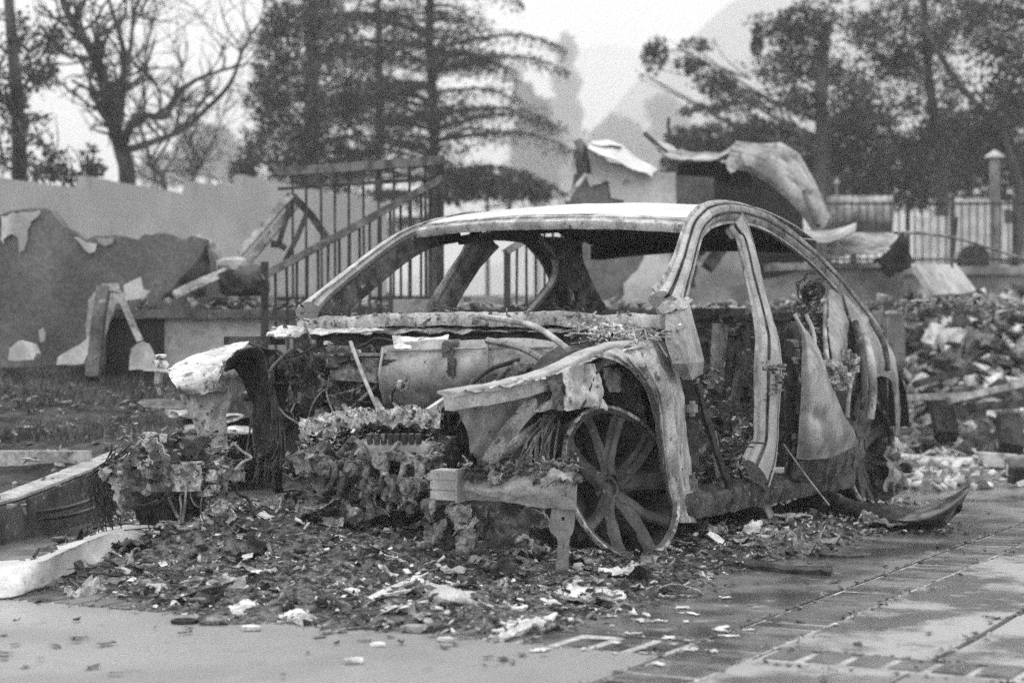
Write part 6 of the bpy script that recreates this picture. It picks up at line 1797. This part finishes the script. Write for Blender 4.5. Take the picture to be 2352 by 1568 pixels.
for k, (x, y, s, m, lb) in enumerate([(490, 1432, 1.0, 'engine_metal', 'dark lump with a pale cap on the apron'), (812, 1523, .55, 'flake_pale', 'lone pale chip low on the apron'), (577, 1447, .6, 'flake_pale', 'pale chip on the apron below the crust strip'), (700, 1330, 1.4, 'flake_mid', 'grey lump in the ash before the engine'), (1022, 1473, .5, 'flake_pale', 'tiny pale chip on the apron near the black sheet'), (868, 1485, .5, 'flake_pale', 'thin pale chip alone on the apron'), (1000, 1450, .9, 'flake_dark', 'black lump at the edge of the black sheet'), (950, 1452, .9, 'flake_mid', 'grey lump between the black sheet and the apron')]):
    mb = MB(); v2, f2 = chunk(.035 * s, (1.6, 1, .5), .5, k * 4.1, 2); mb.add(v2 + np.array([0, 0, .012 * s]), f2); o = mb.build('chip', m, smooth=35); o.location = gnd(x, y); tag(o, lb, 'chip')
mb = MB(); a = np.linspace(0, 2 * math.pi, 21)[:-1]
c = gnd(424, 1430)
tube(mb, [(.035 * math.cos(t), .03 * math.sin(t), .006) for t in np.linspace(0, 6.2, 20)], .006, 6); o = mb.build('ring', 'flake_dark', smooth=60); o.location = c; tag(o, 'dark metal ring lying on the apron', 'ring')
# pale flecks stuck to the wet concrete, dark flecks on the paving
fm = []
for i in range(5):
    me = crumple_mesh(i + 50, 6, .004, .15, .25, .06); me.materials.append(MATS['flake_pale']); fm.append(me)
fd = []
for i in range(4):
    me = crumple_mesh(i + 70, 6, .004, .2, .25, .1); me.materials.append(MATS['flake_dark']); fd.append(me)
for i in range(48):
    x, y = random.gauss(1480, 170), random.gauss(1430, 45)
    if y < 1340 or y > 1560: continue
    o = bpy.data.objects.new('fleck', random.choice(fm)); s = random.uniform(.012, .05); o.scale = (s * random.uniform(.6, 1.6), s * random.uniform(.5, 1.2), s * .6); o.location = gnd(x, y, .004); o.location.z = .006; o.rotation_euler.z = random.uniform(0, 6)
    COL.objects.link(o); tag(o, 'pale fleck stuck to the wet concrete before the front wheel', 'fleck', 'pale flecks on the wet concrete')
for i in range(46):
    if i % 2: x, y = random.uniform(1750, 2350), random.uniform(1240, 1560)
    else: x, y = random.uniform(0, 1200), random.uniform(1440, 1560)
    o = bpy.data.objects.new('fleck', random.choice(fd)); s = random.uniform(.012, .045); o.scale = (s * 1.3, s * .7, s * .5); o.location = gnd(x, y, .004); o.location.z = .007; o.rotation_euler.z = random.uniform(0, 6)
    COL.objects.link(o); tag(o, 'dark fleck lying on the paving' if i % 2 else 'dark fleck lying on the pale apron', 'fleck', 'dark flecks on the paving' if i % 2 else 'dark flecks on the apron')

# hoses along the kerb, pale bits on the bed
for k, pl in enumerate([[(-40, 1178, .10), (60, 1176, .10), (140, 1165, .11), (215, 1140, .13)], [(-40, 1196, .07), (60, 1192, .07), (150, 1182, .08), (220, 1160, .10)]]):
    mb = MB(); tube(mb, [gnd(*p) + np.array([.03, 0, 0]) for p in pl], .009, 8, sub=6)
    tag(mb.build('hose', 'hose', smooth=60), ['upper black hose running along the kerb', 'lower black hose running along the kerb'][k], 'hose')
for k, (x, y, s, z) in enumerate([(375, 978, .16, .34), (430, 985, .12, .34), (340, 972, .08, .35), (40, 966, .05, .36), (60, 1022, .05, .28), (70, 1090, .05, .2), (210, 905, .08, .42), (290, 930, .07, .40), (520, 1005, .10, .3), (550, 1015, .08, .3)]):
    p = gnd(x, y, z); mb = MB(); v2, f2 = chunk(s * .8, (1.3, 1.0, .28), .9, k * 2.7, 2); mb.add(v2 + np.array([0, 0, .01]), f2); o = mb.build('stone', 'rubble', smooth=20); o.rotation_euler = (.1, .05, k * .7)
    o.location = (p[0], p[1], float(bed_h(p[0], p[1])) + .005); tag(o, 'pale flat stone on the burnt bed beside the car', 'stone', 'pale stones on the bed')
n = 700
x = RNG.uniform(-5.5, -1.9, n); y = RNG.uniform(7.2, 11.6, n)
tag(crumbs('bed_litter', np.stack([x, y, bed_h(x, y) + .01], 1), RNG.uniform(.01, .045, n), 'flake_mid'), 'grey litter on the burnt bed', 'litter', kind='stuff')

# bright sheets and blocks on the ground beyond the car's tail
for k, (x, y, w_, d_, h_, m) in enumerate([(2110, 1055, .34, .16, .02, 'flake_pale'), (2180, 1062, .30, .14, .03, 'flake_pale'), (2150, 1030, .30, .2, .03, 'flake_pale'), (2290, 1075, .22, .16, .10, 'plaster'), (2335, 1085, .12, .12, .10, 'rubble'), (2250, 1040, .2, .2, .05, 'plaster_grey'), (2345, 1115, .14, .10, .10, 'soot'), (2110, 1085, .22, .12, .02, 'flake_pale'), (2230, 1090, .12, .1, .04, 'flake_mid'), (2320, 1035, .3, .2, .06, 'plaster')]):
    c = gnd(x, y); mb = MB(); v2 = MB(); cbox(v2, (0, 0, h_ / 2), (w_, d_, h_), min(.01, h_ * .3)); v = np.concatenate(v2.v); v2.v = [np.array([p + .02 * fb(p, 6, 3, k) for p in v])]
    o = v2.build('broken_panel', m, smooth=30); o.location = c; o.rotation_euler = (random.gauss(0, .06), random.gauss(0, .06), random.uniform(-.5, .5))
    tag(o, 'pale broken panel lying on the ground beyond the car tail', 'panel', 'broken panels beyond the car tail')
n = 900
x = RNG.uniform(2.0, 5.0, n); y = RNG.uniform(10.2, 15.0, n)
tag(crumbs('yard_litter', np.stack([x, y, np.full(n, .02)], 1), RNG.uniform(.02, .09, n), 'flake_pale'), 'grey litter on the ground between car tail and rubble', 'litter', kind='stuff')

# ------------------------------------------------------------------ TREES
def cards(n, pos, size, flat=1.2):
    return flakes(n, pos, size, flat, .5, 2)

def limb(mb, pts, r0, r1, n=7, sub=4):
    k = len(pts)
    tube(mb, pts, np.linspace(r0, r1, k), n, sub=sub)

def tree_root(name, base, label, group='trees behind the walls'):
    return empty(name, base, label, 'tree', group)

def conifer(name, x, Y, zb, H, Lmax, z0, label, step=.62, nbr=5, rad=.16, spray=90, size=.13, up=.15, m='foliage', taper=.8, gap=.0, bark='bark'):
    base = np.array([at(x, 0, Y)[0], Y, zb])
    T = tree_root(name, base, label)
    mb = MB()
    tp = np.array([(RNG.normal(0, .05) * i * .3, RNG.normal(0, .05) * i * .3, H * i / 8) for i in range(9)])
    limb(mb, tp, rad, .03, 10)
    PS, SZ = [], []
    z = z0
    while z < H - .3:
        t = (z - z0) / (H - z0)
        L0 = Lmax * (1 - t) ** taper
        for b in range(nbr):
            a = RNG.uniform(0, 2 * math.pi); L = L0 * RNG.uniform(.55, 1.1)
            if RNG.random() < gap or L < .25: continue
            zz = z + RNG.uniform(-.25, .25)
            d = np.array([math.cos(a), math.sin(a), 0])
            pts = [d * 0 + (0, 0, zz), d * L * .35 + (0, 0, zz + up * L * .5), d * L * .7 + (0, 0, zz + up * L * .55), d * L + (0, 0, zz + up * L * .2 - .08 * L)]
            pts = [np.array(p) + (np.interp(p[2], tp[:, 2], tp[:, 0]), np.interp(p[2], tp[:, 2], tp[:, 1]), 0) for p in pts]
            limb(mb, pts, .012 + .016 * L, .006, 5, 2)
            k = int(spray * L)
            tt = RNG.uniform(.15, 1.0, k) ** .8
            c = catmull(np.array(pts), 40)[(tt * 39).astype(int)]
            side = np.array([-d[1], d[0], 0])
            wdt = L * .26 * np.sin(np.clip(tt, 0, 1) * math.pi * .85 + .25) + .05
            c = c + side * (RNG.uniform(-1, 1, k) * wdt)[:, None] + np.stack([np.zeros(k), np.zeros(k), -np.abs(RNG.normal(0, .13, k)) + .03], 1)
            PS.append(c); SZ.append(RNG.uniform(.5, 1.3, k) * size)
        z += step * RNG.uniform(.7, 1.2)
    mb.build('trunk', bark, T, smooth=60)
    PS, SZ = np.concatenate(PS), np.concatenate(SZ)
    V, Q = cards(len(PS), PS, SZ, .6)
    fast_mesh('crown', V, Q, m, T)
    return T

def bushy(name, x, Y, zb, clumps, label, trunk=None, dens=260, size=.11, m='foliage', bark='bark', depth=1.0, flat=1.2, tr=.17, group='trees behind the walls', shell=.45):
    """a tree whose foliage masses are given where they stand in the picture, each a volume with its own depth; limbs run out to each of them"""
    base = np.array([at(x, 0, Y)[0], Y, zb])
    T = tree_root(name, base, label, group)
    tmb, lmb = MB(), MB()
    if trunk is None: trunk = [(x, 450), (x, 250), (x, 50)]
    tp = np.array([base * 0] + [at(a, b, Y) - base for a, b in trunk])
    limb(tmb, tp, tr, tr * .45, 10)
    PS, SZ = [], []
    tc = catmull(tp, 60)
    for (cx_, cy_, rx, ry) in clumps:
        d = Y + RNG.normal(0, depth)
        c = at(cx_, cy_, d) - base
        ra, rz = rx * d / F_PX, ry * d / F_PX
        k = int(dens * (ra * 2 * rz * 2) ** .9 * 3 + 40)
        u = nrm(RNG.normal(0, 1, (k, 3)))
        rr_ = RNG.uniform(0, 1, k) ** shell
        # sub-clumps give the mass an uneven outline
        lob = 1 + .35 * np.array([fb(q_, 1.8, 3, cx_ * .01) for q_ in u])
        p = u * (rr_ * lob)[:, None] * np.array([ra, (ra + rz) * .55, rz]) + c
        keep = np.array([fb(q_, 1.7, 3, 4.0) for q_ in p]) > -.22
        p = p[keep]
        PS.append(p); SZ.append(RNG.uniform(.5, 1.4, len(p)) * size)
        # limb from trunk to clump
        zt = min(max(c[2] - .35 * abs(c[0]) - .3, tp[1][2] * .4), tp[-1][2])
        i = np.argmin(np.abs(tc[:, 2] - zt)); s = tc[i]
        mid = (s + c) / 2 + RNG.normal(0, .12, 3) + np.array([0, 0, -.12])
        limb(lmb, np.array([s, s * .6 + c * .4 + RNG.normal(0, .15, 3) - (0, 0, .15), s * .25 + c * .75 + RNG.normal(0, .15, 3), c]), .014 + .012 * np.linalg.norm(c - s) * .5, .006, 6, 4)
        for j in range(3):
            e = c + RNG.normal(0, 1, 3) * np.array([ra, ra, rz]) * .7
            limb(lmb, np.array([mid, (mid + e) / 2 + RNG.normal(0, .06, 3), e]), .014, .005, 5, 3)
    tmb.v += lmb.v; tmb.f += [[i + tmb.n for i in q_] for q_ in lmb.f]
    tmb.build('trunk', bark, T, smooth=60)
    PS, SZ = np.concatenate(PS), np.concatenate(SZ)
    V, Q = cards(len(PS), PS, SZ, flat)
    fast_mesh('crown', V, Q, m, T)
    return T

def bare_tree(name, Y, zb, limbs_, label, base_px, twig=5, r_base=.2, m='bark', levels=3, twl=1.0, group='bare trees'):
    base = at(base_px[0], base_px[1], Y); base[2] = zb
    T = tree_root(name, base, label, group)
    mb, tw = MB(), MB()
    def grow(p, d, L, r, lev):
        pts = [p]; k = 5
        for i in range(k):
            d = nrm(d + RNG.normal(0, .20, 3) + np.array([0, 0, .05]))
            pts.append(pts[-1] + d * L / k)
        tube(tw, pts, np.linspace(r, r * .4, k + 1), 5 if lev else 4, sub=0)
        if lev > 0:
            for j in range(RNG.integers(2, 5)):
                i = RNG.integers(1, k + 1)
                grow(pts[i], nrm(d + RNG.normal(0, .6, 3)), L * RNG.uniform(.45, .75), r * .55, lev - 1)
    for pl, r0, r1 in limbs_:
        pts = []
        dy = 0
        for i, (x, y) in enumerate(pl):
            if i: dy += RNG.normal(0, .22)
            pts.append(at(x, y, Y + dy) - base)
        if pl[0] == base_px: pts = [np.zeros(3)] + pts
        pts = np.array(pts)
        limb(mb, pts, r0 * .8, r1 * .8, 9, 6)
        c = catmull(pts, 40); tng = nrm(np.gradient(c, axis=0))
        for i in range(int(twig * np.linalg.norm(pts[-1] - pts[0]))):
            j = RNG.integers(8, 40)
            d = nrm(tng[j] * .5 + RNG.normal(0, .6, 3) + np.array([0, 0, .25]))
            grow(c[j], d, twl * RNG.uniform(.5, 1.2), np.interp(j, [0, 39], [r0, r1]) * .35 + .003, levels - 1)
    mb.build('trunk', m, T, smooth=60)
    tw.build('branches', m, T, smooth=60)
    return T

BT = 26.0
bare_tree('bare_tree', BT, 1.4, [
    ([(292, 415), (280, 350), (262, 290), (247, 220), (222, 140), (180, 70), (150, 20), (135, -40)], .165, .05),
    ([(268, 300), (278, 240), (286, 150), (280, 100), (262, 40), (240, -30)], .085, .025),
    ([(284, 160), (300, 110), (306, 50), (325, -30)], .055, .02),
    ([(284, 330), (300, 290), (325, 266), (378, 268), (400, 230), (440, 190), (500, 165), (560, 150)], .085, .02),
    ([(290, 345), (340, 330), (410, 302), (470, 255), (530, 190), (560, 110), (600, 50), (690, -10)], .07, .012),
    ([(295, 300), (330, 260), (330, 180), (340, 90), (360, 10)], .035, .01),
    ([(250, 285), (228, 250), (210, 205)], .055, .03),
    ([(240, 200), (200, 160), (150, 100), (90, 60)], .03, .008)], 'big dark bare tree with forked limbs behind the pale boundary wall', (292, 415), twig=7, levels=3, twl=.8)
bare_tree('bare_tree', 25.0, 1.4, [([(378, 432), (350, 385), (335, 330), (318, 270), (330, 200)], .06, .012), ([(350, 385), (400, 300), (420, 240)], .025, .008)], 'slim bare tree leaning beside the big bare tree', (378, 432), twig=7, twl=.6)
bare_tree('bare_tree', 27.0, 1.4, [([(440, 440), (455, 390), (480, 340), (500, 300), (530, 200)], .035, .008), ([(455, 390), (440, 330), (460, 260)], .02, .006)], 'thin bare sapling rising above the stepped wall', (440, 440), twig=9, twl=.6)

bushy('evergreen_tree', 40, 24.0, 1.0, [(20, 60, 70, 60), (60, 150, 70, 60), (20, 240, 60, 70), (70, 300, 60, 50), (40, 380, 60, 40), (100, 170, 40, 50), (-40, 160, 60, 90), (-40, 320, 60, 90), (110, 90, 40, 40)], 'dark evergreen tree at the edge of the frame above the boundary wall',
      [(45, 420), (40, 250), (25, 60), (15, -60)], dens=300, size=.038, tr=.12)
bushy('shrub', 165, 23.0, 1.4, [(140, 360, 40, 28), (190, 350, 34, 26), (215, 390, 26, 30), (120, 395, 50, 24), (170, 400, 40, 20)], 'low leafy shrub behind the boundary wall under the bare tree', [(165, 420), (165, 380)], dens=420, size=.045, tr=.03, depth=.3, group='shrubs')

bushy('dense_cypress', 715, 34.0, 1.2, [(700, 40, 100, 90), (690, 130, 105, 80), (700, 220, 110, 80), (690, 310, 120, 80), (680, 390, 120, 70), (640, 100, 60, 90), (620, 220, 60, 90), (600, 340, 55, 80), (780, 100, 60, 80), (790, 250, 60, 90), (800, 380, 70, 80), (560, 395, 40, 40), (740, -40, 80, 70)],
      'dense dark cypress standing behind the landing railing', [(715, 450), (715, 200), (720, -80)], dens=560, size=.042, tr=.2, depth=.7, shell=.45)
conifer('cedar_tree', 995, 36.0, 1.2, 15.0, 3.0, 2.6, 'tall cedar with layered boughs and a straight trunk behind the stairs', step=.42, nbr=6, rad=.13, taper=.6, spray=230, size=.04, up=.12)
conifer('cedar_tree', 870, 40.0, 1.2, 13.0, 2.4, 2.0, 'smaller cedar tucked between the cypress and the tall cedar', step=.55, nbr=5, rad=.12, spray=230, size=.04, up=.1)
bushy('shrub', 1120, 33.0, 1.4, [(1100, 420, 80, 40), (1180, 430, 60, 45), (1040, 430, 60, 40), (1230, 440, 50, 30)], 'dark undergrowth at the foot of the tall cedar', [(1120, 450), (1120, 430)], dens=420, size=.06, tr=.04, group='shrubs')

# the big pines to the right
pine = [(1503, 125, 34, 42), (1488, 178, 22, 16), (1600, 112, 46, 28), (1585, 152, 44, 22), (1640, 190, 55, 34), (1738, 95, 16, 44), (1795, 62, 75, 45), (1850, 95, 80, 50), (1905, 150, 85, 55), (1800, 155, 90, 42), (1700, 235, 85, 32), (1615, 255, 60, 20), (1775, 225, 80, 40), (1870, 40, 70, 50), (1850, 240, 90, 45), (1960, 210, 70, 50)]
bushy('umbrella_pine', 1890, 31.0, 1.4, pine, 'broad pine with clumped crown and pale trunk over the ruins', [(1888, 460), (1890, 330), (1885, 200), (1895, 60)], dens=520, size=.038, tr=.17, bark='bark_pale', depth=1.1)
bushy('umbrella_pine', 2140, 32.0, 1.4, [(1990, 70, 70, 70), (2060, 40, 80, 60), (2050, 140, 80, 60), (2120, 110, 80, 70), (2150, 200, 90, 60), (2040, 240, 90, 50), (2200, 60, 80, 70), (2190, 290, 90, 50), (2090, 330, 90, 40), (2150, 0, 90, 50)], 'tall dark pine between the ribbed tank and the vent pipe', [(2165, 480), (2155, 330), (2130, 150), (2120, -60)], dens=520, size=.038, tr=.13, depth=1.2)
bushy('umbrella_pine', 2320, 29.0, 1.4, [(2290, 120, 70, 80), (2340, 40, 70, 80), (2260, 30, 60, 60), (2320, 230, 70, 60), (2370, 160, 60, 90), (2280, 320, 60, 50), (2370, 330, 60, 70)], 'leaning dark pine at the frame edge above the parked car', [(2345, 480), (2320, 360), (2270, 270), (2200, 190), (2120, 60)], dens=520, size=.038, tr=.09, depth=1.0)
bushy('dark_hedge', 1720, 33.5, 1.3, [(1600, 330, 80, 45), (1680, 320, 90, 50), (1760, 330, 90, 60), (1620, 400, 100, 50), (1740, 410, 110, 60), (1560, 380, 50, 60)], 'dark mass of shrubs behind the twisted roof sheet', [(1720, 450), (1720, 380)], dens=520, size=.055, tr=.08, shell=.35, group='shrubs')
bushy('dark_hedge', 1960, 35.0, 1.3, [(1860, 360, 90, 70), (1960, 350, 100, 70), (2060, 370, 100, 70), (1900, 440, 120, 50), (2040, 440, 120, 50), (1980, 280, 90, 50)], 'dark mass of shrubs behind the ribbed tank', [(1960, 450), (1960, 380)], dens=520, size=.055, tr=.08, shell=.35, group='shrubs')
bushy('dark_hedge', 2230, 36.0, 1.3, [(2140, 400, 100, 80), (2250, 380, 110, 90), (2350, 400, 100, 90), (2200, 300, 90, 60), (2320, 290, 90, 70)], 'dark mass of shrubs behind the parked car', [(2230, 450), (2230, 380)], dens=520, size=.055, tr=.08, shell=.35, group='shrubs')

# pale trees far off in the haze
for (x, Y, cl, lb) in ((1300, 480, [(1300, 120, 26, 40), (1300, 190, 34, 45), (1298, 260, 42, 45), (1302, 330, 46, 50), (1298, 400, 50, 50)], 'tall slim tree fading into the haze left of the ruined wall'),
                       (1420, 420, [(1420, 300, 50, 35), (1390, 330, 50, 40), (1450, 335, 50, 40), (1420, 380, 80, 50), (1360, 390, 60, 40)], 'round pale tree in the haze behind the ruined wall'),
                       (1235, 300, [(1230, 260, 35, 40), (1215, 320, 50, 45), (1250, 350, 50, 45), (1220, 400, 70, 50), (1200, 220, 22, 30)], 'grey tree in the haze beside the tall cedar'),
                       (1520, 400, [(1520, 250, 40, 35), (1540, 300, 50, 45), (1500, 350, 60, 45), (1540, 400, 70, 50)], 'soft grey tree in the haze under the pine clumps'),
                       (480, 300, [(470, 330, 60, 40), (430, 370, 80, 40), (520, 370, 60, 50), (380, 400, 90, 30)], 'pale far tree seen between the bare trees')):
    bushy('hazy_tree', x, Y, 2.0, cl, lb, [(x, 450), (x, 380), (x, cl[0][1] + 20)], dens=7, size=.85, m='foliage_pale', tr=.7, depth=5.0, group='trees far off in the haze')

# ------------------------------------------------------------------ HAZE
mb = MB(); box(mb, (0, 1080, 120), (3000, 2260, 254))
hz = mb.build('haze', 'soil', smooth=0)
m = bpy.data.materials.new('haze'); m.use_nodes = True; m.node_tree.nodes.clear()
ho = m.node_tree.nodes.new('ShaderNodeOutputMaterial'); pv = m.node_tree.nodes.new('ShaderNodeVolumePrincipled')
pv.inputs['Color'].default_value = g(.97); pv.inputs['Density'].default_value = .0019; pv.inputs['Anisotropy'].default_value = .0
m.node_tree.links.new(pv.outputs[0], ho.inputs['Volume'])
hz.data.materials.clear(); hz.data.materials.append(m)
tag(hz, kind='stuff')
hz['label'] = 'pale haze over the whole place'
